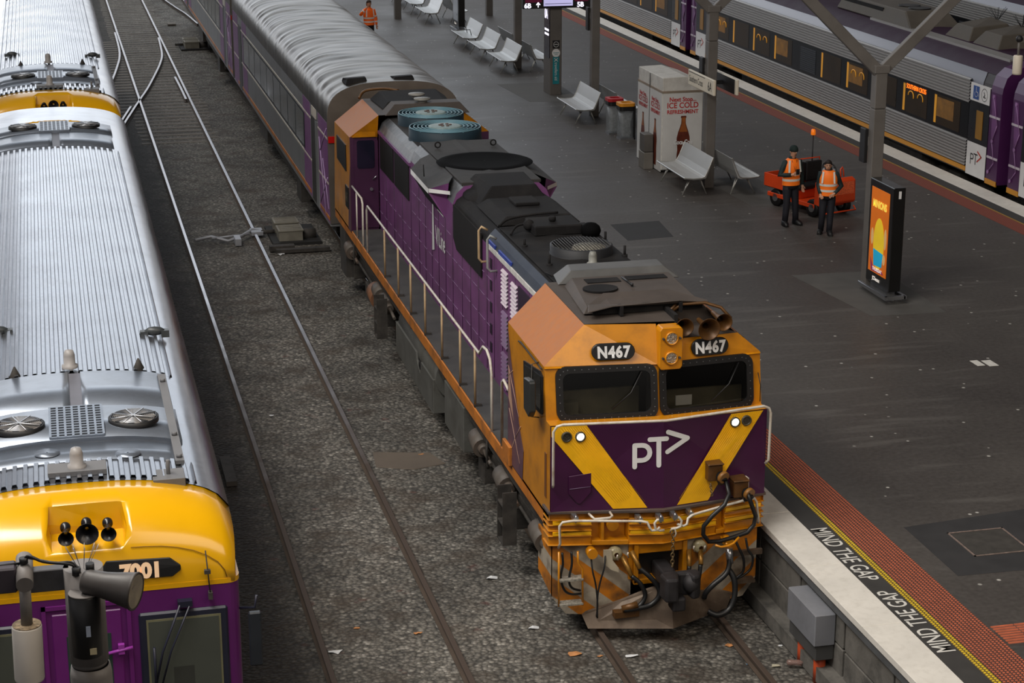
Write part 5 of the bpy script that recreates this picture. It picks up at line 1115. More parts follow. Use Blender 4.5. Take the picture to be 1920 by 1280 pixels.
# ---------------------------------------------------------------- carriages behind the locomotive
CG = mat('carriage_grey', (132, 134, 136), .42, metal=.2, var=.1, scale=2, dirt=(96, 92, 90), dirt_amt=.4)
CP = mat('carriage_purple', (122, 74, 128), .4, var=.14, scale=1.6, dirt=(150, 120, 150), dirt_amt=.3)
CROOF = mat('crinkled_roof', (84, 77, 66), .34, metal=.65, var=.2, scale=1.3, stretch=(.5, 3, 1), dirt=(38, 34, 29), dirt_amt=.8, dscale=1.1)
CROOF0 = mat('roof_end_steel', (110, 104, 98), .45, metal=.5, var=.15)
def carriage(y0, y1, lab):
    T = thing('carriage', lab, 'train carriage', (CX, (y0 + y1) / 2, 0), 'passenger carriages behind the locomotive')
    hw = 1.45
    q = MB(); q.box(CX - hw, CX + hw, y0, y1, .92, 3.3); q.build('body', CG, T, bevel=.02)
    # crinkled roof
    nx = 36; ny = int((y1 - y0) / .055); vs = []
    for j in range(ny + 1):
        y = y0 + (y1 - y0) * j / ny; e = min(1, (y - y0) / .6, (y1 - y) / .6)
        for i in range(nx + 1):
            a = PI * i / nx; cx_ = math.cos(PI - a); sn = math.sin(a)
            x = hw * 1.01 * (abs(cx_) ** .72) * (1 if cx_ > 0 else -1); z = 3.25 + .86 * (sn ** .62)
            y_ = y + .3 * noise.noise(Vector((x * 1.3, y * .9, 3))); nv = noise.noise(Vector((x * .7, y_ * 2.6, y0))) + .3 * noise.noise(Vector((x * 1.3, y_ * 6, y0 + 9)))
            h = .04 * nv * e * min(1, sn * 1.3) ** .9
            vs.append((CX + x + h * cx_, y, z + h * sn))
    q = MB(); k = nx + 1; q.add(vs, [(j * k + i, j * k + i + 1, (j + 1) * k + i + 1, (j + 1) * k + i) for j in range(ny) for i in range(nx)], True); q.build('roof', CROOF, T)
    P = []
    for i in range(25):
        a = PI * i / 24; c_ = math.cos(PI - a); P.append((CX + hw * 1.015 * (abs(c_) ** .72) * (1 if c_ > 0 else -1), 3.24 + .88 * (math.sin(a) ** .62)))
    for yy_ in (y0, y1): 
        q = MB(); q.prism(P + [(CX + hw, 1.0), (CX - hw, 1.0)], 'y', yy_ - .03, yy_ + .03); q.build('end_wall', CROOF0, T)
    for s in (-1, 1):
        X0 = CX + s * hw; d = s
        def sl(y0_, y1_, z0_, z1_, mm_, nm, t=.008): 
            a, b = sorted((X0, X0 + s * t)); return MB().box(a, b, y0_, y1_, z0_, z1_).build(nm, mm_, T)
        for a, b in ((y0 + .05, y0 + 1.55), (y0 + 2.9, y0 + 4.1), (y1 - 4.0, y1 - 2.8), (y1 - 1.5, y1 - .05)): sl(a, b, 1.0, 3.22, CP, 'purple_panel', .006)
        n_ = 9; a0 = y0 + 4.0; a1 = y1 - 3.2; st_ = (a1 - a0) / n_
        sl(a0 - .1, a1 + .1, 1.96, 2.82, BLK, 'window_band', .01)
        for k_ in range(n_): sl(a0 + k_ * st_ + .05, a0 + (k_ + 1) * st_ - .05, 2.0, 2.78, mat('carriage_glass', (52, 60, 60), .12, var=.2, scale=1, spec=.7), 'window', .014)
        sl(y0 + .1, y1 - .1, 1.86, 1.9, RAILW, 'waist_line', .012); sl(y0 + .1, y1 - .1, 2.86, 2.9, RAILW, 'cornice_line', .012)
        sl(y0 + .05, y0 + 1.5, 1.06, 1.14, ORG, 'orange_stripe', .012); sl(y0 + 3, y1 - 1.2, 1.06, 1.14, ORG, 'orange_stripe', .012)
        dr_ = sl(y0 + 1.75, y0 + 2.7, 1.0, 2.98, mat('door_dark', (54, 52, 50), .5, var=.2), 'door', .014)
        sl(y0 + 1.6, y0 + 2.0, 1.0, 2.98, CG, 'door_pocket', .02)
        sl(y0 + 1.9, y0 + 2.6, 3.0, 3.22, RAILW, 'destination_board', .012)
        sl(y1 - 2.5, y1 - 1.7, 1.0, 2.98, mat('door_dark', (54, 52, 50)), 'door', .014)
    # lettering ghosts and geometric lines on the end panels
    q = MB(); X = CX - hw - .012
    for a, b in (((y0 + .2, 3.1), (y0 + 1.3, 2.4)), ((y0 + .2, 2.0), (y0 + 1.4, 1.2)), ((y0 + .15, 1.3), (y0 + .9, 2.3)), ((y0 + 1.4, 2.7), (y0 + .6, 1.1))): q.tube([(X, a[0], a[1]), (X, b[0], b[1])], .012, 4)
    q.build('livery_lines', mat('lilac_line', (176, 150, 190), .4), T)
    MB().box(CX - 1.46, CX - 1.3, y0 - .07, y0 - .03, 2.82, 2.96).build('tail_light', RED, T)
    q = MB(); q.box(CX - 1.25, CX + 1.25, y0 + 5, y1 - 5, .45, .92); q.box(CX - 1.4, CX - .9, y0 + 5.4, y0 + 6.2, .3, .92); q.box(CX - 1.35, CX - .9, y1 - 8, y1 - 6, .35, .92); q.build('underfloor_equipment', UND, T)
    bogies(T, (y0 + 2.7, y1 - 2.7))
    for x in (CX - .75, CX + .3):
        q = MB(); q.loft([[(x - .25, y0 + .25, 4.02), (x + .25, y0 + .25, 4.05), (x + .25, y0 + .85, 4.05), (x - .25, y0 + .85, 4.02)], [(x - .2, y0 + .3, 4.16), (x + .2, y0 + .3, 4.18), (x + .25, y0 + .7, 4.14), (x - .25, y0 + .7, 4.12)]]); q.build('roof_vent', SOOT, T, bevel=.01)
    return T
carriage(41.25, 62.2, 'grey and purple carriage with crinkled roof directly behind the locomotive')
carriage(62.8, 83.8, 'second carriage behind the locomotive, cut off by the top of the photo')
# ---------------------------------------------------------------- railcars on the right
VS = mat('fluted_steel', (172, 170, 168), .36, metal=.45, var=0)
VR = mat('right_roof_purple', (44, 20, 42), .6, spec=.25, var=.08, scale=2)
VP = mat('right_purple', (74, 32, 80), .35, var=.1, scale=2)
VPL = mat('right_lilac', (150, 110, 160), .4)
DWIN = mat('dark_window_band', (10, 10, 14), .3, var=0, spec=.25)
AMB = mat('amber_interior', (112, 76, 22), .6, var=.5, scale=3.5, emit=.22)
AMB2 = mat('grab_pole_amber', (196, 136, 34), .4, emit=.35)
UNIT = mat('rooftop_unit', (82, 76, 68), .7, var=.15, scale=2)
def flutes(mb, X, s, y0, y1, z0, z1, n):
    st_ = (z1 - z0) / n
    for k in range(n):
        z = z0 + k * st_; mb.add([(X, y0, z), (X + s * .04, y0, z + st_ * .25), (X + s * .04, y0, z + st_ * .6), (X, y0, z + st_ * .85), (X, y0, z + st_), (X, y1, z), (X + s * .04, y1, z + st_ * .25), (X + s * .04, y1, z + st_ * .6), (X, y1, z + st_ * .85), (X, y1, z + st_)],
                                [(i, i + 1, i + 6, i + 5) for i in range(4)])
def vcar(xc, y0, y1, lab, detail=True, grp='silver fluted railcars on the right'):
    T = thing('railcar', lab, 'train', (xc, (y0 + y1) / 2, 0), grp); hw = 1.42
    L_, R_ = xc - hw, xc + hw
    pr = [(L_, 1.2), (L_, 3.35), (L_ + .02, 3.5), (L_ + .1, 3.72), (L_ + .3, 3.9), (L_ + .7, 4.02), (xc, 4.06), (R_ - .7, 4.02), (R_ - .3, 3.9), (R_ - .1, 3.72), (R_ - .02, 3.5), (R_, 3.35), (R_, 1.2)]
    def skin(nm, i0, i1, ya, yb, mm_, o=0):
        q = MB(); P = pr[i0:i1 + 1]; n = len(P); q.add([(x + o * (-1 if x < xc else 1), y, z + (o if z > 3.6 else 0)) for y in (ya, yb) for x, z in P], [(i, i + 1, n + i + 1, n + i) for i in range(n - 1)], True); return q.build(nm, mm_, T)
    q = MB(); q.prism(pr, 'y', y0 + .08, y1 - .08); q.build('body', mat('inner_shell', (60, 58, 60), .6), T)
    skin('roof', 3, 9, y0 + .1, y1 - .1, VR, .008); 
    ea = 1.55
    skin('roof_shoulder', 1, 3, y0 + 1.0, y1 - 1.0, mat('shoulder_steel', (98, 98, 102), .3, metal=.8, var=0), .01)
    for a, b in ((y0, y0 + 1.0), (y1 - 1.0, y1)):
        q = MB(); Q = [(x + (-.012 if x < xc else .012), z + (.012 if z > 3.6 else 0)) for x, z in pr]; q.prism([(x, z) for x, z in Q], 'y', a + .05 if a > y0 else a, b); 
    ends = ((y0, y0 + .55), (y1 - .55, y1))
    for a, b in ends:
        q = MB(); Q = [(x + (-.014 if x < xc else .014), z + (.014 if z > 3.6 else 0)) for x, z in pr]; q.prism(Q, 'y', a, b); q.build('end_cap', VP, T)
    for s, X in ((-1, L_),) if detail else ((-1, L_),):
        ya, yb = y0 + 1.6, y1 - 1.6
        q = MB(); flutes(q, X - .004, s, ya, yb, 1.36, 2.02, 9); q.build('lower_flutes', VS, T)
        q = MB(); flutes(q, X - .004, s, ya, yb, 2.9, 3.5, 8); q.build('upper_flutes', VS, T)
        def sl(a, b, c_, d_, mm_, nm, t=.012, t0=0): return MB().box(X - t, X - t0 if t0 else X + .01, a, b, c_, d_).build(nm, mm_, T)
        sl(ya - .02, yb + .02, 1.24, 1.35, mat('right_yellow', (206, 140, 24), .4, var=.06), 'yellow_stripe', .03)
        wb = sl(ya, yb, 2.03, 2.9, DWIN, 'window_band', .02)
        if detail:
            n_ = 10; st_ = (yb - ya - .8) / n_
            for k in range(n_):
                a = ya + .45 + k * st_
                if k == 5: 
                    q = MB()
                    for j in range(12): q.box(X - .034, X - .02, a, a + 1.15, 2.12 + j * .058, 2.15 + j * .058)
                    q.build('side_vent', mat('vent_navy', (44, 48, 56), .5), T); continue
                w_ = MB().box(X - .024, X - .02, a, a + 1.45, 2.1, 2.84).build('window', mat('amber_dim', (40, 28, 12), .3, var=.4, scale=1.2, emit=.12, spec=.25), T)
                MB().box(X - .027, X - .024, a + 1.3, a + 1.42, 2.12, 2.82).build('pillar', AMB2, w_)
                if k % 3 == 0: MB().box(X - .0262, X - .024, a + .35, a + 1.28, 2.3, 2.78).build('lit_interior', AMB, w_)
                if k % 2 == 1:
                    for c_ in (.4, .95):
                        q = MB(); q.tube([(X - .03, a + c_ + .16 * math.cos(t * PI / 8), 2.55 + .12 * math.sin(t * PI / 8)) for t in range(9)] + [(X - .03, a + c_ - .16, 2.5)], .014, 5); q.build('hand_loop', AMB2, w_)
        for a in (y0 + .56, y1 - 1.58):
            sl(a, a + 1.02, 1.2, 3.4, mat('door_surround', (20, 20, 26), .3), 'door', .022)
            sl(a + .02, a + 1.0, 1.2, 2.0, WHT, 'white_panel', .03); sl(a + .02, a + 1.0, 3.0, 3.42, WHT, 'white_sign', .03)
            sl(a + .3, a + .62, 2.12, 2.8, mat('amber_dark', (120, 84, 20), .4, emit=.2), 'door_glass', .034)
            if detail:
                f = lambda u, v, a=a: (X - .034, a + .85 - u, v)
                q = MB(); ribbon(q, [(.08, 1.48), (.08, 1.72), (.16, 1.72)] + arc(.16, 1.66, .06, 80, -80, 5) + [(.1, 1.6)], .03, f); ribbon(q, [(.24, 1.74), (.42, 1.74)], .03, f); ribbon(q, [(.33, 1.73), (.33, 1.5)], .03, f); q.build('operator_logo', BLK, T)
                q = MB(); ribbon(q, [(.42, 1.82), (.62, 1.72), (.42, 1.58)], .04, f); q.build('logo_arrow', mat('logo_red', (190, 60, 40), .5), T)
                q = MB(); q.box(X - .036, X - .034, a + .55, a + .85, 3.05, 3.37); q.build('access_sign', mat('access_blue', (40, 80, 150), .5), T)
                q = MB(); f = lambda u, v, a=a: (X - .038, a + .82 - u, 3.08 + v); ribbon(q, [(.12, .26), (.12, .15), (.2, .14), (.23, .06)], .02, f); ribbon(q, arc(.12, .1, .07, 150, 330, 8), .015, f); q.build('access_pictogram', WHT, T)
                q = MB(); f = lambda u, v, a=a: (X - .036, a + .28 - u, 3.21 + v); ribbon(q, arc(0, 0, .15, 0, 360, 20), .012, f); ribbon(q, [(-.03, .06), (.02, .0), (-.04, -.05), (.06, -.06)], .025, f); q.build('priority_pictogram', BLK, T)
        for a, b in ends:
            q = MB(); c_ = (a + b) / 2; X_ = X - .03
            pts = [(c_ + .1, 3.25), (c_ - .15, 2.6), (c_ + .05, 2.2), (c_ - .1, 1.7), (c_ + .15, 1.45)]
            for i in range(len(pts) - 1): q.tube([(X_, *pts[i]), (X_, *pts[i + 1])], .01, 4)
            for p_ in pts[::2]: q.cyl((X_ + .01, *p_), (X_ - .01, *p_), .045, n=10)
            q.build('livery_lines', VPL, T)
            q = MB(); q.slab([(X_ + .012, c_ + .2, 3.3), (X_ + .012, c_ + .02, 3.3), (X_ + .012, c_ - .12, 2.5), (X_ + .012, c_ + .1, 2.2)], (-.003, 0, 0)); q.build('livery_facet', mat('facet_purple', (112, 66, 120), .4), T)
            for z in (2.75, 1.78): MB().box(X - .032, X, a + .02, b - .02, z, z + .05).build('reflective_band', mat('band_white', (200, 190, 200), .4), T)
            MB().box(X - .03, X, a, b, 1.16, 1.28).build('yellow_foot', mat('right_yellow', (206, 140, 24)), T)
    q = MB(); q.box(xc - 1.2, xc + 1.2, y0 + 4.5, y1 - 4.5, .45, 1.2); q.build('underfloor_equipment', UND, T)
    bogies(T, (y0 + 2.8, y1 - 2.8))
    return T
def rooftop(T, xc, y0, y1, kind):
    q = MB()
    if kind == 0:
        q.loft([[(xc - .75, y0, 4.02), (xc + .75, y0, 4.02), (xc + .75, y1, 4.02), (xc - .75, y1, 4.02)], [(xc - .6, y0 + .7, 4.42), (xc + .6, y0 + .7, 4.42), (xc + .6, y1 - .2, 4.42), (xc - .6, y1 - .2, 4.42)]])
        u = q.build('air_conditioner', UNIT, T, bevel=.03)
        for y in (y0 + 1.1, y0 + 1.75): q = MB(); q.cyl((xc, y, 4.42), (xc, y, 4.45), .3, n=20); q.build('fan_opening', BLK, u)
        q = MB(); q.box(xc - .66, xc - .62, y0 + 2, y1 - .3, 4.1, 4.36); q.build('side_grille', SOOT, u)
    else:
        for k in range(2):
            a = y0 + k * 1.55; q = MB(); q.loft([[(xc - .7, a, 4.02), (xc + .7, a, 4.02), (xc + .7, a + 1.4, 4.02), (xc - .7, a + 1.4, 4.02)], [(xc - .55, a + .1, 4.38), (xc + .4, a + .1, 4.45), (xc + .4, a + 1.0, 4.52), (xc - .55, a + 1.0, 4.38)]]); q.build('radiator_unit', UNIT, T, bevel=.02)
        q = MB(); rg_ = random.Random(5)
        for c_ in ((xc + .3, y0 + .7), (xc + .4, y0 + 2.2)):
            for j in range(10): q.tube([(c_[0], c_[1], 4.45), (c_[0] + rg_.uniform(-.3, .3), c_[1] + rg_.uniform(-.2, .2), 4.78)], .006, 3)
        q.build('bird_spikes', BLK, T)['kind'] = 'stuff'
A = vcar(23.03, 40.6, 63.05, 'silver fluted railcar with purple roof on the far right platform')
rooftop(A, 22.95, 47.0, 52.0, 0); rooftop(A, 23.3, 42.9, 46.0, 1)
q = MB()
for k in range(7): q.box(22.15 + k * .055, 22.18 + k * .055, 41.4, 49.5, 3.98, 4.045)
q.build('roof_flutes', VS, A)
text('SOUTHERN CROSS', .17, (23.03 - 1.42 - .03, 45.72, 2.72), (0, -1, 0), (0, 0, 1), mat('led_orange', (255, 110, 20), .5, emit=3), 'destination_display', A, sx=.8)
vcar(23.03, 63.6, 86.0, 'silver fluted railcar with purple ends further up the far platform')
vcar(23.03, 18, 40.05, 'purple-ended railcar cut off by the right edge of the photo')
vcar(30.15, 44, 68, 'silver fluted railcar at the top right corner, beyond the right hand platform', True, 'railcars beyond')
vcar(30.15, 68.6, 92, 'further silver railcar at the top of the photo, beyond the right hand platform', True, 'railcars beyond')
# ---------------------------------------------------------------- platform furniture
COLG = mat('column_grey', (104, 100, 96), .5, var=.08, scale=2, dirt=(74, 70, 66), dirt_amt=.4)
PZ = 1.08
def column(x, y, lab, w=.115, arms=True, box=True, top=5.35):
    t = thing('column', lab, 'column', (x, y, PZ))
    q = MB(); q.box(x - w, x + w, y - w, y + w, PZ - .01, 4.55); q.box(x - w, x + w, y - w, y + w, 4.57, top); q.box(x - w + .01, x + w - .01, y - w + .01, y + w - .01, 4.55, 4.57); q.build('post', COLG, t, bevel=.015)
    if arms:
        for s in (-1, 1):
            q = MB(); q.slab([(x + s * .02, y - .06, top - .3), (x + s * .02, y - .06, top + .04), (x + s * 4.6, y - .06, top + 4.35), (x + s * 4.72, y - .06, top + 4.2), (x + s * .14, y - .06, top - .14)], (0, .12, 0)); q.build('roof_strut', COLG, t, bevel=.01)
        MB().box(x - .15, x + .15, y - .13, y + .13, top - .12, top + .03).build('node', COLG, t, bevel=.01)
    if box: MB().box(x - w - .07, x - w, y + .1, y + .34, 3.5, 4.15).build('loudspeaker', BLK, t, bevel=.01)
    return t
column(15.12, 33.22, 'grey column with two spreading roof struts behind the advertising totem')
column(15.12, 42.62, 'grey column carrying the station name sign beside the drink kiosk')
column(15.12, 52.5, 'grey column behind the bench between the kiosk and the wide sign pillar')
column(15.12, 61.7, 'grey column among the row of benches near the top of the photo')
column(13.55, 75.2, 'short stretch of grey column at the top edge beside the person in orange', .13, False, False)
column(17.3, 75.4, 'short stretch of grey column at the top edge, right of the dark totem', .13, False, False)
# bench ------------------------------------------------------------------
SEATM = mat('perforated_steel', (186, 188, 188), .38, metal=.35, var=.05); LEGM = mat('bench_leg', (176, 176, 172), .35, metal=.6, var=.05)
def make_bench(arm=False):
    t = thing('bench', 'x', 'bench', (0, 0, 0), 'white steel platform benches')
    # local: sitter faces -x, length along y (2.05 m)
    pr = [(-.33, .47), (-.3, .44), (-.1, .42), (.1, .43), (.17, .46), (.24, .6), (.36, .9), (.38, .9), (.27, .58), (.2, .42), (.12, .4), (-.1, .39), (-.32, .42), (-.35, .45)]
    q = MB(); q.loft([[(x, y, z) for x, z in pr[:7] + pr[7:]] for y in (-1.03, 1.03)]); s_ = q.build('seat_shell', SEATM, t, bevel=.006)
    for y in (-1.04, 1.04):
        q = MB(); q.tube([(x, y, z) for x, z in pr[:8]], .014, 6); q.build('end_frame', LEGM, t)
    for s in (-1, 1):
        for fx, tx in ((-.3, -.08), (.3, .12)):
            for k in (0, 1):
                q = MB(); q.cyl((tx, s * .82 - s * .12 * k, .41), (fx, s * .8 + s * .02 * k, .0), .013, n=8); q.build('leg', LEGM, t)
    MB().box(-.02, .04, -.9, .9, .37, .41).build('beam', LEGM, t)
    if arm:
        for y in (-.35, .35):
            q = MB(); q.tube([(.1, y, .44), (.05, y, .64), (-.2, y, .64)], .014, 6); q.build('armrest', BLK, t)
    return t
B0 = make_bench(); B1 = make_bench(True)
LB = [(14.53, 42.68, 0, 'white bench facing the tracks in front of the drink kiosk'), (14.53, 52.1, 0, 'white bench on its own left of the two rubbish bins'),
      (14.6, 61.5, 0, 'nearest of the three white benches in the row left of the wide pillar'), (14.55, 64.3, 0, 'middle of the three white benches in the row left of the wide pillar'),
      (14.6, 74.2, 0, 'white bench facing the tracks at the top, left of the dark totem'), (14.6, 77.2, 0, 'white bench cut by the top edge, behind the one left of the dark totem'),
      (14.6, 79.9, 0, 'farthest white bench, only a corner showing at the top edge'),
      (15.66, 42.5, PI, 'white bench facing away from the tracks, back to back with the kiosk bench'), (15.66, 52.0, PI, 'white bench facing away, mostly hidden by the rubbish bins'),
      (15.66, 61.7, PI, 'white bench facing away from the tracks beside the wide sign pillar'), (15.7, 64.4, PI, 'white bench facing away, behind the middle bench of the row'),
      (15.66, 74.4, PI, 'white bench facing away beside the dark totem at the top')]
for i, (x, y, r, lab) in enumerate(LB):
    o = B0 if i == 0 else copy_tree(B0); put(o, (x, y, PZ), r); o['label'] = lab
put(B1, (14.55, 67.0, PZ)); B1['label'] = 'white bench with black armrests, farthest of the three in the row'
# kiosk --------------------------------------------------------------------
KW = mat('kiosk_white', (198, 196, 190), .6, var=.1, scale=6, dirt=(160, 154, 146), dirt_amt=.4, dscale=5); KE = mat('kiosk_edge', (140, 126, 110), .6)
KR = mat('kiosk_red', (176, 40, 40), .5); BOT = mat('bottle_brown', (96, 40, 24), .4, var=.25, scale=8); BOT2 = mat('bottle_amber', (150, 84, 36), .4, var=.2, scale=8)
kx0, kx1, ky0, ky1 = 14.53, 15.58, 44.42, 46.42
K = thing('vending_kiosk', 'large white drink vending kiosk with a red slogan and brown bottle pictures', 'vending machine', ((kx0 + kx1) / 2, (ky0 + ky1) / 2, PZ))
q = MB(); q.box(kx0, kx1, ky0, ky1, PZ + .06, 3.06); q.build('cabinet', KW, K, bevel=.015)
q = MB(); q.box(kx0 + .06, kx1 - .06, ky0 + .05, ky1 - .05, PZ - .005, PZ + .08); q.build('plinth', BLK, K)
q = MB(); q.prism([(kx0 + .01, 3.09), (kx1 - .01, 3.09), (kx1 - .01, 3.3), (kx0 + .6, 3.44), (kx0 + .01, 3.42)], 'y', ky0 + .01, ky1 - .01); q.build('top_box', KW, K, bevel=.01)
q = MB(); q.box(kx0 - .01, kx1 + .01, ky0 - .01, ky1 + .01, 3.05, 3.1); q.build('edge_trim', KE, K)
q = MB()
for a, b in ((ky0 + .02, ky0 + .98), (ky0 + 1.02, ky1 - .02)): q.box(kx0 - .012, kx0, a, b, PZ + .02, 3.04)
q.box(kx0 + .02, kx1 - .02, ky0 - .012, ky0, PZ + .08, 3.03); q.build('wrap_panels', mat('wrap_white', (206, 206, 204), .35, var=.05), K)
q = MB(); q.box(kx0 - .014, kx0 - .008, ky0 + .98, ky0 + 1.02, PZ + .02, 3.4); q.build('panel_joint', UND, K)
def bottle_art(f, cx, z0, s, par, name='bottle_picture', full=True):
    prof = [(.05, 1.0), (.055, .97), (.042, .95), (.045, .86), (.07, .78), (.1, .7), (.125, .6), (.13, .52), (.115, .44), (.11, .36), (.12, .28), (.122, .2), (.108, .1), (.1, .03), (.09, 0)]
    def seg(z_a, z_b, mm_, nm, par_):
        P = [(r, h) for r, h in prof if z_b <= h <= z_a]; q = MB(); n = len(P); q.add([f(cx - r * s, z0 + h * s) for r, h in P] + [f(cx + r * s, z0 + h * s) for r, h in P], [(i, i + 1, n + i + 1, n + i) for i in range(n - 1)]); return q.build(nm, mm_, par_)
    b_ = seg(1, .0, BOT, name, par)
    f0 = f
    P = [(r * .8, h) for r, h in prof if .7 <= h <= .97]; n = len(P); q = MB()
    g = lambda u, v: tuple(Vector(f(u, v)) + (Vector(f(0, 0, .004)) - Vector(f(0, 0))))
    q.add([g(cx - r * s, z0 + h * s) for r, h in P] + [g(cx + r * s, z0 + h * s) for r, h in P], [(i, i + 1, n + i + 1, n + i) for i in range(n - 1)]); q.build('bottle_neck', BOT2, b_)
    return b_
ff = lambda u, v, o=0: (kx0 + .05 + u, ky0 - .016 - o, v)
fl = lambda u, v, o=0: (kx0 - .016 - o, ky1 - u, v)
def slogan(f, ux, cx, z, s, sx):
    for tx, dz, sz in (('Next Stop...', .16, .15), ('ICE COLD', 0, .19), ('REFRESHMENT', -.14, .13)):
        text(tx, sz * s, f(cx, z + dz * s), ux, (0, 0, 1), KR, 'slogan', K, align='CENTER', sx=sx, bold=.004, ext=.002)
slogan(ff, (1, 0, 0), .47, 2.68, 1.0, .95)
bottle_art(ff, .5, 1.16, 1.32, K); text('Coca-Cola', .155, ff(.5, 1.78, .008), (1, 0, 0), (.0, 0, 1), WHT, 'brand_script', K, align='CENTER', sx=.72, bold=.006)
for c_ in (.5, 1.5):
    slogan(fl, (0, -1, 0), c_, 2.62, .95, .9); bottle_art(fl, c_, 1.2, 1.15, K)
LG = mat('locker_grey', (108, 104, 98), .55, var=.12)
t = thing('locker', 'small grey two-part metal locker standing against the drink kiosk', 'locker', (14.36, 45.12, PZ)); 
MB().box(14.24, 14.48, 44.9, 45.35, PZ, 1.5).build('lower_box', LG, t, bevel=.01); MB().box(14.25, 14.48, 44.92, 45.33, 1.515, 1.95).build('upper_box', mat('locker_dark', (86, 82, 78), .55), t, bevel=.01)
# station name signs
SG = mat('sign_cream', (214, 206, 188), .5, var=.04)
for x, s, y0_, y1_, z0_, lab in ((14.8, -1, 41.42, 43.24, 3.46, 'cream station name sign facing the locomotive side of the column'), (15.42, 1, 41.6, 43.3, 3.42, 'cream station name sign seen from behind, facing the far platform')):
    t = thing('station_sign', lab, 'sign', (x, (y0_ + y1_) / 2, z0_))
    MB().box(x - .03, x + .03, y0_, y1_, z0_, z0_ + .36).build('panel', SG, t, bevel=.012)
    MB().box(min(x, 15.12), max(x, 15.12), 42.55, 42.69, z0_ + .12, z0_ + .22).build('bracket', BLK, t)
    if s < 0:
        text('Southern Cross', .21, (x - .032, y1_ - .1, z0_ + .1), (0, -1, 0), (0, 0, 1), BLK, 'station_name', t, sx=.72)
        text('6A', .32, (x - .032, y0_ + .4, z0_ + .07), (0, -1, 0), (0, 0, 1), BLK, 'platform_number', t, sx=.7)
        MB().box(x - .033, x - .03, y0_ + .62, y1_ - .06, z0_ + .31, z0_ + .325).build('rule', BLK, t)
    else: MB().box(x - .034, x - .03, y0_ + .12, y1_ - .02, z0_ + .01, z0_ + .35).build('back_plate', BLK, t)
# bins
def bin_(x, y, col, lab):
    t = thing('rubbish_bin', lab, 'bin', (x, y, PZ))
    MB().box(x - .19, x + .19, y - .2, y + .2, PZ - .005, PZ + .05).build('base', STEEL, t)
    MB().box(x + .17, x + .23, y - .2, y + .2, PZ, 2.0).build('back_post', BLK, t, bevel=.01)
    q = MB(); pts = rrect(x, y, .185, .2, .06, 3)
    q.loft([[(a, b, z) for a, b in pts] for z in (PZ + .06, 1.4, 1.88)], caps=False); q.build('clear_panel', mat('clear_panel', (150, 156, 160), .2, alpha=.35), t)
    q = MB(); q.loft([[(x + (a - x) * k + .02 * math.sin(9 * a + z * 5), y + (b - y) * k, z) for a, b in rrect(x, y, .15, .16, .05, 3)] for z, k in ((PZ + .07, .7), (1.25, 1), (1.5, .9), (1.8, 1.05))], smooth=True); q.build('liner_bag', mat('bag_film', (170, 174, 176), .3, var=.25, scale=12, alpha=.75), t)
    q = MB(); q.loft([[(a, b, z) for a, b in rrect(x, y, .21, .22, .08, 3)] for z in (1.86, 1.98)]); q.build('rim', BLK, t, bevel=.01)
    q = MB(); O = rrect(x, y, .22, .23, .09, 4); I = rrect(x, y, .13, .13, .06, 4); n = len(O)
    q.add([(a, b, 1.98) for a, b in O] + [(a, b, 2.06) for a, b in O] + [(a, b, 2.07) for a, b in I] + [(a, b, 1.99) for a, b in I], [(k * n + i, k * n + (i + 1) % n, (k + 1) * n + (i + 1) % n, (k + 1) * n + i) for k in range(3) for i in range(n)]); q.build('lid', mat('lid_' + lab.split()[0], col, .4, var=.05), t)
bin_(14.98, 48.95, (226, 150, 40), 'yellow-lidded see-through rubbish bin, nearer of the pair')
bin_(14.9, 49.75, (180, 36, 44), 'red-lidded see-through rubbish bin behind the yellow-lidded one')
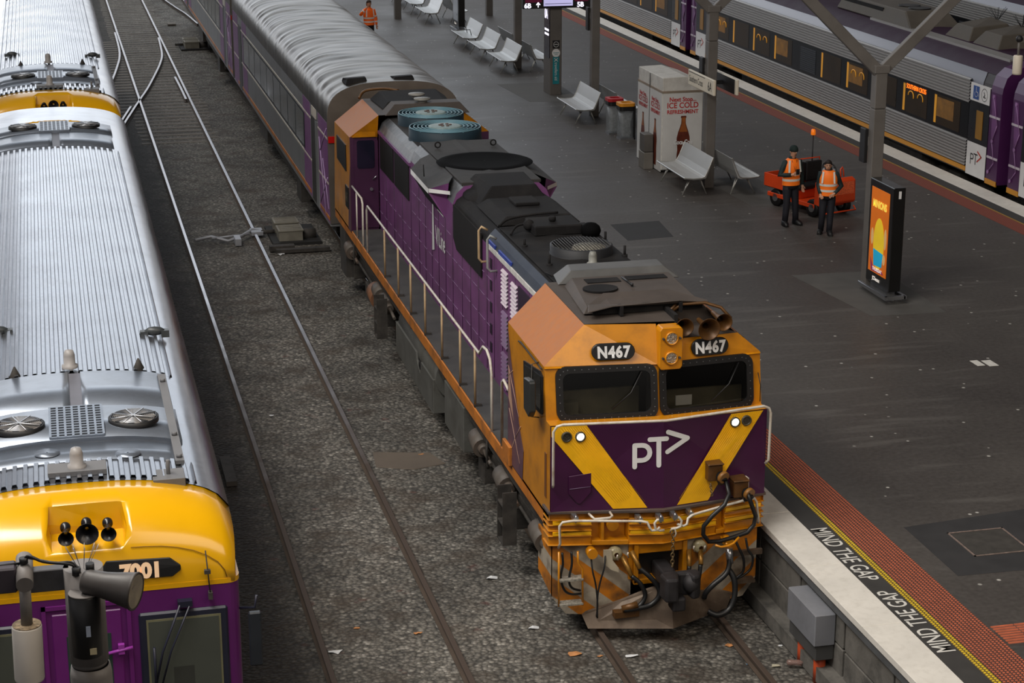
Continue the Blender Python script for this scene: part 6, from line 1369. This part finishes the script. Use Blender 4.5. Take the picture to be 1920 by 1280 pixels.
# advertising totems
def totem(x, y, lab, art=True):
    t = thing('advertising_totem', lab, 'advertising display', (x, y, PZ))
    q = MB(); q.box(x - .12, x + .12, y - .55, y + .5, 1.3, 3.28); c_ = q.build('case', mat('totem_black', (14, 14, 15), .3, var=.05, coat=.3), t, bevel=.012)
    MB().box(x - .08, x + .08, y - .4, y + .35, PZ, 1.3).build('foot', STEEL, t)
    q = MB()
    for a in ((x - .22, x + .2, y - .64, y - .58), (x - .22, x - .16, y - .64, y + .62), (x + .16, x + .22, y - .64, y + .62)): q.box(a[0], a[1], a[2], a[3], 1.17, 1.24)
    q.build('guard_rail', STEEL, t, bevel=.005)
    X = x - .125
    q = MB(); q.box(X, X + .01, y - .4, y + .4, 1.52, 3.14); s_ = q.build('screen', mat('screen_orange' if art else 'screen_grey', (206, 104, 24) if art else (120, 124, 130), .3, var=.12, scale=2, emit=.35), t)
    if art:
        F = lambda u, v: (X - .003, y + .4 - u, v)
        def blob(cx, cz, rx, rz, mm_, nm, o=0, n=28):
            q = MB(); q.add([(X - .003 - o, y + .4 - cx - rx * math.cos(2 * PI * k / n), cz + rz * math.sin(2 * PI * k / n)) for k in range(n)], [list(range(n))]); return q.build(nm, mm_, s_)
        blob(.42, 2.1, .24, .5, mat('art_yellow', (226, 190, 40), .4, emit=.35), 'poster_shape', .001)
        q = MB(); q.add([(X - .006, y + .4 - a, b) for a, b in ((.2, 1.98), (.64, 1.95), (.6, 1.68), (.24, 1.66))], [(0, 1, 2, 3)]); q.build('poster_shape', mat('art_cyan', (30, 160, 200), .4, emit=.35), s_)
        q = MB(); q.add([(X - .005, y + .4 - a, b) for a, b in ((.08, 1.8), (.25, 1.6), (.62, 1.62), (.74, 1.82), (.7, 1.56), (.14, 1.54))], [(0, 1, 2, 4, 5)]); q.build('poster_shape', mat('art_plum', (140, 40, 90), .4, emit=.3), s_)
        for c_x, c_z, ry_ in ((.12, 2.2, .16), (.7, 2.25, .2), (.68, 1.85, .1)): blob(c_x, c_z, .06, ry_, mat('art_pale', (214, 170, 110), .4, emit=.3), 'poster_shape', .0005)
        text('MINIONS', .19, F(.4, 2.78), (0, -1, 0), (0, 0, 1), mat('title_yellow', (250, 224, 90), .4, emit=.5), 'poster_title', s_, align='CENTER', sx=.78, bold=.008, ext=.006)
        text('THURSDAY', .09, F(.42, 1.57), (0, -1, 0), (0, 0, 1), mat('title_white', (250, 240, 230), .4, emit=.5), 'poster_date', s_, align='CENTER', sx=.9, bold=.003, ext=.006)
    text('JCDecaux', .1, (X - .002, y + .18, 1.38), (0, -1, 0), (0, 0, 1), mat('title_white', (250, 240, 230), .4, emit=.5), 'maker_name', t, sx=.8, bold=.003)
    MB().box(x - .02, x + .03, y - .556, y - .55, 3.08, 3.22).build('badge', WHT, t)
    return t
totem(15.1, 32.55, 'black advertising totem with a lit orange poster in front of the near column')
totem(15.1, 70.9, 'dark advertising totem with a grey screen at the top, behind the benches', False)
# wide sign pillar
t = thing('sign_pillar', 'wide grey pillar with a lit display and a teal help-point banner', 'pillar', (14.97, 56.6, PZ))
MB().box(14.79, 15.15, 56.2, 57.0, PZ - .01, 6.5).build('casing', COLG, t, bevel=.02)
MB().box(14.77, 14.79, 56.25, 56.85, 2.2, 4.4).build('display', mat('display_dark', (30, 20, 34), .25, emit=.02), t)
text('0A', .42, (14.765, 56.8, 3.36), (0, -1, 0), (0, 0, 1), mat('led_white', (230, 225, 250), .4, emit=2.5), 'display_number', t, sx=.75)
q = MB(); rg = random.Random(2)
for k in range(2):
    for j in range(6): q.box(14.764, 14.768, 56.72 - j * .08, 56.78 - j * .08, 3.0 - k * .13, 3.06 - k * .13)
q.build('display_line', mat('led_white', (230, 225, 250)), t)['kind'] = 'stuff'
MB().box(14.86, 15.08, 56.19, 56.2, 2.5, 2.74).build('no_smoking_sign', BLK, t)
q = MB(); f = lambda u, v: (14.97 + u, 56.188, 2.62 + v); ribbon(q, arc(0, 0, .08, 0, 360, 16), .018, f); ribbon(q, [(-.05, 0), (.05, 0)], .02, f); q.build('pictogram', WHT, t)
q = MB(); q.cyl((14.97, 56.2, 2.36), (14.97, 56.19, 2.36), .125, n=24); q.build('round_sign', WHT, t)
q = MB(); q.box(14.88, 15.06, 56.186, 56.189, 2.36, 2.375); q.box(14.92, 15.02, 56.186, 56.189, 2.31, 2.322); q.build('round_sign_text', mat('teal', (20, 130, 140), .5), t)
MB().box(14.87, 15.07, 56.19, 56.2, 1.42, 2.24).build('banner', mat('teal', (20, 130, 140), .5), t)
text('travellers aid', .13, (14.93, 56.186, 2.08), (0, 0, -1), (1, 0, 0), WHT, 'banner_text', t, sx=.82)
q = MB(); f = lambda u, v: (14.97 + u, 56.186, 2.15 + v); ribbon(q, [(-.05, -.04), (.05, .05)], .02, f); ribbon(q, [(-.05, .05), (.05, -.04)], .02, f); q.build('banner_symbol', WHT, t)
# overhead display
t = thing('departure_screen', 'overhead departure screen with platform numbers at the top edge of the photo', 'screen', (14.93, 56.08, 3.74))
MB().box(13.88, 15.98, 55.98, 56.16, 3.73, 4.7).build('case', BLK, t, bevel=.01)
MB().box(14.52, 15.42, 55.97, 55.98, 3.8, 4.6).build('lit_screen', mat('screen_light', (176, 172, 214), .3, emit=.9), t)
for a, b in ((13.95, 14.46), (15.48, 15.9)): MB().box(a, b, 55.97, 55.98, 3.92, 4.6).build('side_screen', mat('screen_maroon', (92, 18, 50), .3, emit=.25), t)
for tx, x in (('6B', 13.92), ('5B', 15.55)): text(tx, .2, (x, 55.972, 3.76), (1, 0, 0), (0, 0, 1), mat('led_white', (230, 225, 250)), 'platform_number', t, bold=.004)
q = MB(); f = lambda u, v: (14.35 + u, 55.972, 3.84 + v); ribbon(q, [(0, -.06), (0, .06)], .025, f); ribbon(q, [(-.05, .01), (0, .07), (.05, .01)], .025, f); q.build('arrow', mat('led_white', (230, 225, 250)), t)
q = MB()
for j in range(5): q.box(14.56, 15.38, 55.966, 55.969, 3.86 + j * .14, 3.875 + j * .14)
q.build('timetable_rows', mat('row_navy', (50, 46, 100), .5), t)['kind'] = 'stuff'
# hanging fitting right, on a bracket column outside the frame
t = thing('lamp_post', 'white cylinder lamp hanging at the right edge of the photo', 'lamp', (20.0, 33.0, PZ))
MB().box(19.9, 20.1, 32.9, 33.1, PZ, 5.95).build('post', COLG, t); MB().box(17.8, 20.0, 32.96, 33.04, 5.74, 5.84).build('bracket_arm', COLG, t)
q = MB(); q.cyl((17.82, 33, 5.48), (17.82, 33, 5.78), .025, n=8); q.build('stem', COLG, t)
q = MB(); q.ball((17.82, 33, 5.8), .07, 10); q.build('joint', BLK, t)
q = MB(); q.lathe((17.82, 33, 5.13), (0, 0, 1), [(.01, 0), (.085, .0), (.09, .03), (.09, .34), (.08, .36), (.01, .365)], 20); q.build('lamp_head', mat('lamp_white', (206, 196, 180), .4, var=.05), t)
# foreground fittings: signal and floodlight mast
MG = mat('mast_grey', (112, 108, 106), .55, var=.1, scale=6, dirt=(84, 80, 76), dirt_amt=.4, dscale=8); MD = mat('mast_dark_grey', (70, 70, 74), .5, var=.1, scale=9, dirt=(40, 38, 38), dirt_amt=.3, dscale=20)
t = thing('equipment_mast', 'grey mast carrying a floodlight, a black canister and a white cylinder at the bottom left', 'mast', (0, 8.2, -.13))
q = MB(); q.cyl((0, 8.2, 6.88), (0, 8.2, 7.34), .088, n=28); q.cyl((0, 8.2, 6.86), (0, 8.2, 6.885), .08, n=28); q.lathe((0.004, 8.2, -.13), (0, 0, 1), [(.16, 0), (.16, .1), (.095, .12), (.095, 6.94), (.088, 6.985), (.082, 6.985)], 28); q.build('pole', MG, t)
q = MB(); q.cyl((-.004, 8.09, 6.96), (-.004, 8.09, 7.255), .07, n=26); o = q.build('canister', mat('canister_black', (26, 26, 28), .35, var=.1), t, bevel=.004); q = MB(); q.cyl((-.004, 8.09, 7.255), (-.004, 8.09, 7.262), .069, n=26); q.build('canister_top', MG, o)
MB().cb(.004, 8.018, 7.1, .02, .004, .05).build('sticker', mat('sticker_pale', (150, 160, 180), .5), o); MB().cb(.02, 8.022, 7.0, .03, .004, .03).build('sticker', mat('sticker_tan', (170, 160, 130), .5), o)
q = MB(); q.lathe((.0, 8.1, 7.31), (1, -.5, -.12), [(.001, 0), (.048, .0), (.056, .02), (.06, .1), (.066, .14), (.078, .2), (.084, .235), (.088, .24), (.086, .25), (.078, .245)], 28); fl_ = q.build('floodlight', mat('floodlight_grey', (58, 54, 52), .5, var=.15, scale=9), t)
d = Vector((1, -.5, -.12)).normalized(); c0 = Vector((.0, 8.1, 7.31)) + d * .243; q = MB(); q.cyl(c0, c0 + d * .004, .077, n=28); q.build('lens', mat('lens_dusty', (112, 104, 90), .3, var=.35, scale=14, dirt=(150, 140, 110), dirt_amt=.4, dscale=20), fl_)
q = MB(); q.box(-.26, -.06, 8.19, 8.25, 7.235, 7.34); q.build('cross_arm', MD, t, bevel=.004)
q = MB(); q.box(-.46, -.29, 8.15, 8.25, 7.26, 7.38); q.build('side_housing', mat('housing_plum', (56, 50, 58), .5, var=.1), t, bevel=.008)
q = MB(); q.cyl((-.255, 8.08, 7.325), (-.255, 8.3, 7.36), .038, n=20); q.build('tee_pipe', MG, t)
q = MB(); q.cyl((-.262, 8.16, 7.09), (-.257, 8.16, 7.33), .026, n=18); q.build('drop_pipe', MG, t)
q = MB(); q.lathe((-.268, 8.16, 6.83), (.02, 0, 1), [(.01, 0), (.064, 0), (.067, .01), (.067, .262), (.064, .268), (.01, .268)], 28); wc = q.build('white_canister', mat('canister_white', (206, 200, 192), .35, var=.04, scale=9), t)
q = MB(); q.cyl((-.2625, 8.16, 7.099), (-.2625, 8.16, 7.103), .064, n=24); q.build('dirty_top', mat('bird_dirt', (170, 150, 122), .9, var=.3, scale=40, dirt=(60, 50, 40), dirt_amt=.8, dscale=50), wc)
q = MB(); q.tube(smooth([(-.25, 8.2, 7.4), (-.23, 8.18, 7.42), (-.17, 8.16, 7.395), (-.08, 8.14, 7.385), (-.04, 8.14, 7.37), (-.03, 8.14, 7.33)]), .007, 6); q.tube(smooth([(-.25, 8.19, 7.41), (-.2, 8.17, 7.405), (-.12, 8.15, 7.39), (-.05, 8.15, 7.385), (-.02, 8.13, 7.36)]), .005, 6); q.tube([(-.27, 8.2, 7.38), (-.36, 8.2, 7.38), (-.46, 8.2, 7.37)], .006, 6); q.build('cable', BLK, t)
for a, b in (((-.03, 8.13, 7.33), .035), ((-.255, 8.19, 7.385), .025), ((.03, 8.13, 7.34), .04)): MB().cyl(a, (a[0], a[1], a[2] + b), .02, n=12).build('cable_gland', BLK, t)
q = MB()
for k in range(9): a = k * .7; q.tube([(.0 + .02 * math.cos(a), 8.17, 7.34), (.0 + .075 * math.cos(a), 8.15 + .03 * math.sin(a), 7.46)], .0014, 3)
q.build('bird_spikes', STEEL, t)['kind'] = 'stuff'
# ---------------------------------------------------------------- utility cart
CO = mat('cart_orange', (216, 70, 24), .4, var=.06, scale=3, dirt=(130, 50, 28), dirt_amt=.3)
t = thing('utility_cart', 'small orange electric platform cart with black seats and a beacon pole', 'cart', (0, 0, 0))
def LB_(x0, x1, y0, y1, z0, z1, n, mm_, bev=.012): return MB().box(x0, x1, y0, y1, z0, z1).build(n, mm_, t, bevel=bev)
q = MB(); q.prism([(-.95, .28), (-1.0, .34), (-.98, .8), (-.86, .86), (-.78, .8), (-.76, .3)], 'x', -.5, .5); q.build('front_cowl', CO, t, bevel=.02, seg=2)
q = MB(); q.tube([(-.45, -1.0, .22), (-.45, -1.08, .14), (.45, -1.08, .14), (.45, -1.0, .22)], .018); q.build('bumper', CO, t)
q = MB(); q.slab([(-.45, -.99, .5), (.45, -.99, .5), (.45, -.985, .78), (-.45, -.985, .78)], (0, -.006, 0)); q.build('mesh_panel', mat('mesh_orange', (226, 100, 60), .4, var=.4, scale=60), t)
LB_(-.5, .5, -.78, .9, .2, .3, 'floor_pan', CO); LB_(-.5, .5, -.15, .12, .3, .5, 'seat_box', CO)
q = MB(); q.box(-.47, -.02, -.2, .2, .5, .6); q.box(.02, .47, -.2, .2, .5, .6); q.build('seat_cushion', BLK, t, bevel=.03, seg=2)
q = MB(); q.box(-.47, -.02, .16, .26, .6, 1.05); q.box(.02, .47, .16, .26, .6, 1.05); q.build('seat_back', BLK, t, bevel=.03, seg=2)
q = MB(); q.tube([(-.48, .28, .55), (-.48, .28, 1.1), (.48, .28, 1.1), (.48, .28, .55)], .016); q.build('seat_hoop', CO, t)
q = MB(); q.box(-.52, -.49, .35, 1.0, .42, .72); q.box(.49, .52, .35, 1.0, .42, .72); q.box(-.52, .52, .98, 1.01, .42, .72); q.box(-.52, .52, .33, .36, .42, .72); q.build('tray_sides', CO, t, bevel=.006)
LB_(-.5, .5, .35, 1.0, .4, .43, 'tray_floor', mat('tray_grey', (100, 90, 80), .7, var=.2))
q = MB(); q.cyl((.2, -.72, .7), (.2, -.42, .98), .022, n=8); q.build('steering_column', CO, t)
q = MB(); q.tube([(.2 + .17 * math.cos(a * PI / 9), -.42 + .13 * math.sin(a * PI / 9), .98 + .12 * math.sin(a * PI / 9)) for a in range(18)], .014, 6, closed=True); q.tube([(.04, -.42, .98), (.36, -.42, .98)], .01, 5); q.build('steering_wheel', BLK, t)
q = MB(); q.tube([(.3, -.7, .82), (.3, -.68, 1.0), (.36, -.66, 1.04), (.4, -.66, .95), (.4, -.68, .82)], .016); q.build('grab_bar', CO, t)
for x in (-.42, .42):
    for y in (-.68, .62):
        q = MB(); q.lathe((x - .07, y, .2), (1, 0, 0), [(.1, 0), (.19, 0), (.2, .02), (.2, .12), (.19, .14), (.1, .14)], 20, caps=True); w_ = q.build('wheel', RUB, t); q = MB(); q.cyl((x - .08, y, .2), (x + .08, y, .2), .09, n=14); q.build('hub', STEEL, w_)
q = MB(); q.cyl((.28, .3, .5), (.28, .3, 1.62), .015, n=8); q.build('beacon_pole', BLK, t)
q = MB(); q.lathe((.28, .3, 1.62), (0, 0, 1), [(.05, 0), (.055, .02), (.05, .11), (.03, .13), (.005, .135)], 14); q.build('beacon', mat('beacon_orange', (240, 120, 20), .3, emit=.4), t)
put(t, (16.58, 39.85, PZ), math.radians(17))
# ---------------------------------------------------------------- people
def skinmesh(name, V_, E_, mm_, parent, sub=2, root=0):
    me = bpy.data.meshes.new(name); me.from_pydata([v[0] for v in V_], E_, []); o = bpy.data.objects.new(name, me); COL.objects.link(o)
    md = o.modifiers.new('skin', 'SKIN'); 
    if not me.skin_vertices:
        bm = bmesh.new(); bm.from_mesh(me); bm.verts.layers.skin.verify(); bm.to_mesh(me); bm.free()
    sv = me.skin_vertices[0].data
    for i, v in enumerate(V_):
        r = v[1]; sv[i].radius = r if isinstance(r, tuple) else (r, r); sv[i].use_root = (i == root)
    md.use_smooth_shade = True
    s_ = o.modifiers.new('sub', 'SUBSURF'); s_.levels = sub; s_.render_levels = sub
    dg = bpy.context.evaluated_depsgraph_get(); m2_ = bpy.data.meshes.new_from_object(o.evaluated_get(dg)); o.modifiers.clear(); o.data = m2_
    m2_.materials.clear(); m2_.materials.append(mm_)
    for p_ in m2_.polygons: p_.use_smooth = True
    o.parent = parent; OFF[o.name] = Vector((0, 0, 0)); return o
SKIN = mat('skin', (196, 148, 120), .55, var=.05)
def ell(cx, cy, z, rx, ry, n=18): return [(cx + rx * math.cos(2 * PI * k / n), cy + ry * math.sin(2 * PI * k / n), z) for k in range(n)]
def person(name, lab, loc, rz, P, jacket, vest, trouser, hat=None, hair=None, lanyard=False, hood=None, phone=False):
    """P: joints in metres, facing -y; sh,el,wr,hand per side, hip,knee,ankle per side, head offset"""
    t = thing(name, lab, 'person', (0, 0, 0))
    hx, hy, hz = P['head']; nx, ny, nz = (0, 0, 1.46)
    V_ = [((0, .01, .95), (.14, .1)), ((0, .01, 1.12), (.13, .095)), ((0, 0, 1.32), (.15, .1)), ((nx, ny, nz), (.06, .06)), ((hx * .6, hy * .6 + .005, 1.53), (.05, .055)), ((hx, hy, hz - .03), (.07, .088)), ((hx, hy + .005, hz + .05), (.076, .094)), ((hx, hy + .01, hz + .1), (.05, .062))]
    E_ = [(0, 1), (1, 2), (2, 3), (3, 4), (4, 5), (5, 6), (6, 7)]
    def addv(p, r, par): V_.append((p, r)); E_.append((par, len(V_) - 1)); return len(V_) - 1
    for s, k in ((-1, 'l'), (1, 'r')):
        sh = addv((s * .17, 0, 1.4), .055, 2); el = addv(P['el' + k], .042, sh); wr = addv(P['wr' + k], .028, el)
        w = Vector(P['wr' + k]); hd = Vector(P['hd' + k]); d = (hd - w).normalized()
        pm = addv(tuple(w + d * .05), (.032, .02), wr); side = d.cross(Vector((0, -1, .2))).normalized()
        for f_, (o_, ln) in enumerate(((-.026, .07), (-.009, .08), (.009, .075), (.026, .06))):
            b1 = addv(tuple(w + d * .085 + side * o_), .0095, pm); b2 = addv(tuple(w + d * (.085 + ln * .55) + side * o_ + Vector((0, -.012, -.004))), .0085, b1); addv(tuple(w + d * (.085 + ln * .85) + side * o_ + Vector((0, -.03, -.012))), .007, b2)
        th = addv(tuple(w + d * .045 + side * (.036 * -s) + Vector((0, -.012, 0))), .011, pm); addv(tuple(w + d * .085 + side * (.05 * -s) + Vector((0, -.025, 0))), .009, th)
        hp = addv((s * .09, .01, .9), .08, 0); kn = addv(P['kn' + k], .05, hp); an = addv(P['an' + k], .028, kn); a = Vector(P['an' + k]); ft = addv((a.x + s * .01, a.y - .09, .035), .02, an)
    skinmesh('body', V_, E_, SKIN, t)
    # face
    q = MB(); q.ball((hx, hy - .1, hz + .0), .014, 8, (.8, 1, 1.5)); 
    for s in (-1, 1): q.ball((hx + s * .078, hy + .01, hz + .01), .022, 8, (.4, .8, 1.2))
    q.build('nose_and_ears', SKIN, t)
    q = MB()
    for s in (-1, 1): q.ball((hx + s * .03, hy - .088, hz + .03), .009, 8, (1.3, .6, .8)); q.box(hx + s * .03 - .018, hx + s * .03 + .018, hy - .098, hy - .088, hz + .048, hz + .054)
    q.box(hx - .024, hx + .024, hy - .094, hy - .086, hz - .05, hz - .043)
    q.build('eyes_and_mouth', mat('face_dark', (70, 40, 36), .6), t)
    # trousers
    q = MB(); q.loft([ell(0, .01, 1.02, .165, .12), ell(0, .01, .92, .18, .13), ell(0, .01, .82, .17, .13)], smooth=True)
    for s, k in ((-1, 'l'), (1, 'r')):
        kn = Vector(P['kn' + k]); an = Vector(P['an' + k]); q.tube([(s * .085, .01, .9), (s * .088, .01, .78), tuple((Vector((s * .09, .01, .8)) + kn) / 2), tuple(kn), tuple((kn + an) / 2), (an.x, an.y, .06)], [.1, .1, .088, .076, .07, .066], 14)
    q.build('trousers', trouser, t)
    for s, k in ((-1, 'l'), (1, 'r')):
        a = Vector(P['an' + k]); q = MB(); q.loft([[(a.x + s * .01 * i_ + x, a.y + y_, z) for x, z in ((-w_, 0), (w_, 0), (w_ * .9, h_), (0, h_ * 1.15), (-w_ * .9, h_))] for i_, (y_, w_, h_) in enumerate(((.085, .042, .1), (.03, .056, .12), (-.06, .058, .1), (-.14, .054, .075), (-.2, .03, .045)))], smooth=True); q.build('shoe', BLK, t)
    # jacket
    q = MB(); lo = .94
    q.loft([ell(0, .01, lo, .19, .135), ell(0, .01, 1.08, .18, .13), ell(0, 0, 1.25, .195, .14), ell(0, 0, 1.38, .2, .125), ell(0, 0, 1.44, .15, .1), ell(0, 0, 1.5, .075, .075), ell(hx * .4, hy * .3, 1.54, .07, .075)], smooth=True)
    for s, k in ((-1, 'l'), (1, 'r')):
        el = Vector(P['el' + k]); wr = Vector(P['wr' + k]); sh = Vector((s * .165, 0, 1.395)); q.tube([tuple(sh - Vector((s * .06, 0, -.0))), tuple(sh), tuple((sh + el) / 2), tuple(el), tuple((el + wr) / 2), tuple(wr)], [.07, .078, .064, .056, .048, .04], 14)
    q.build('jacket', jacket, t)
    if vest:
        RB = mat('reflective_grey', (214, 214, 206), .35, var=.05, emit=.05)
        q = MB(); q.loft([ell(0, .01, .9, .205, .15), ell(0, .01, 1.08, .195, .147), ell(0, 0, 1.25, .208, .152), ell(0, 0, 1.38, .205, .135), ell(0, 0, 1.455, .15, .105), ell(0, .01, 1.49, .09, .085)], smooth=True, caps=False); vv = q.build('vest', vest, t)
        q = MB()
        for z in (1.02, 1.15): q.loft([ell(0, .008, z - .026, .203, .153), ell(0, .006, z + .026, .205, .155)], smooth=True, caps=False)
        for s in (-1, 1): q.slab([(s * .12, -.148, 1.2), (s * .16, -.14, 1.2), (s * .14, -.1, 1.46), (s * .1, -.112, 1.46)], (0, -.006, 0))
        q.build('reflective_tape', RB, vv)
        if jacket is HVJ:
            for s, k in ((-1, 'l'), (1, 'r')):
                q = MB(); el = Vector(P['el' + k]); wr = Vector(P['wr' + k]); d = (wr - el).normalized(); c_ = el + (wr - el) * .45; q.cyl(c_, c_ + d * .05, .057, n=14); q.build('sleeve_tape', RB, t); q = MB(); q.cyl(el - (el - Vector((s * .165, 0, 1.395))).normalized() * .12, el - (el - Vector((s * .165, 0, 1.395))).normalized() * .07, .066, n=14); q.build('sleeve_tape', RB, t)
    hb_ = [(.02, .105), (.078, .055), (.098, .01), (.1, -.035)]
    cm = hat or hair
    q = MB()
    if hat: q.loft([ell(hx, hy + .005, hz + z_, rx, ry) for z_, rx, ry in ((.02, .088, .108), (.05, .092, .112), (.1, .083, .1), (.14, .055, .068), (.155, .01, .01))], smooth=True); q.build('beanie', hat, t)
    else:
        q.loft([ell(hx, hy + dy, hz + z_, rx, ry) for z_, rx, ry, dy in ((-.07, .07, .045, .07), (-.02, .084, .06, .06), (.04, .09, .078, .045), (.085, .086, .1, .018), (.12, .07, .085, .012), (.145, .045, .055, .01), (.155, .01, .01, .01))], smooth=True); q.build('hair', hair, t)
    if hood: q = MB(); q.tube([(.11 * math.cos(a * PI / 8), .03 + .1 * math.sin(a * PI / 8), 1.47 + .02 * math.sin(a * PI / 8)) for a in range(-1, 10)], .035, 8); q.build('hood', hood, t)
    if lanyard: q = MB(); q.tube([(-.06, -.1, 1.46), (0, -.165, 1.22), (.06, -.1, 1.46)], .006, 5); q.build('lanyard', BLK, t)
    if phone: w = Vector(P['hdl']); q = MB(); q.box(w.x - .02, w.x + .06, w.y - .07, w.y - .055, w.z - .02, w.z + .1); q.build('phone', BLK, t)
    put(t, loc, rz); return t
HV = mat('hi_vis_orange', (250, 120, 24), .5, var=.05, emit=.08); HVJ = mat('hi_vis_jacket', (246, 104, 24), .5, var=.06, emit=.06)
NJ = mat('dark_green_jacket', (20, 40, 42), .7, var=.1); NT = mat('navy_trousers', (22, 22, 32), .75, var=.1)
person('person', 'person in a dark beanie and orange vest looking down at a phone beside the cart', (15.56, 38.45, PZ), math.radians(8),
       dict(head=(0, -.06, 1.63), ell=(-.29, .0, 1.13), wrl=(-.12, -.2, 1.16), hdl=(-.04, -.24, 1.2), elr=(.28, .06, 1.12), wrr=(.27, -.02, .88), hdr=(.27, -.04, .79), knl=(-.1, -.02, .5), anl=(-.12, .0, .08), knr=(.11, -.02, .5), anr=(.16, .02, .08)), NJ, HV, NT, hat=mat('beanie_green', (14, 34, 32), .85), lanyard=True, phone=True)
person('person', 'dark-haired person in an orange vest with a grey hood standing in front of the cart', (16.02, 37.5, PZ), math.radians(-22),
       dict(head=(-.02, -.04, 1.57), ell=(-.22, .05, 1.12), wrl=(-.17, -.1, .94), hdl=(-.14, -.17, .9), elr=(.3, .1, 1.1), wrr=(.15, -.12, .97), hdr=(.08, -.16, .93), knl=(-.1, -.06, .48), anl=(-.12, .04, .08), knr=(.08, -.03, .48), anr=(.07, -.08, .08)), NJ, HV, NT, hair=mat('hair_dark', (30, 22, 20), .7), hood=mat('hood_grey', (150, 152, 158), .8)).scale = (.94, .94, .94)
person('person', 'person in a long-sleeved orange jacket at the top edge, hand to the face', (11.02, 66.8, PZ), math.radians(10),
       dict(head=(0, -.04, 1.62), ell=(-.33, -.08, 1.28), wrl=(-.15, -.15, 1.5), hdl=(-.08, -.14, 1.58), elr=(.27, .04, 1.12), wrr=(.26, -.04, .9), hdr=(.26, -.06, .82), knl=(-.08, -.06, .5), anl=(-.08, .05, .08), knr=(.09, -.02, .5), anr=(.1, -.06, .08)), HVJ, HVJ, NT, hair=mat('hair_brown', (60, 40, 30), .7))
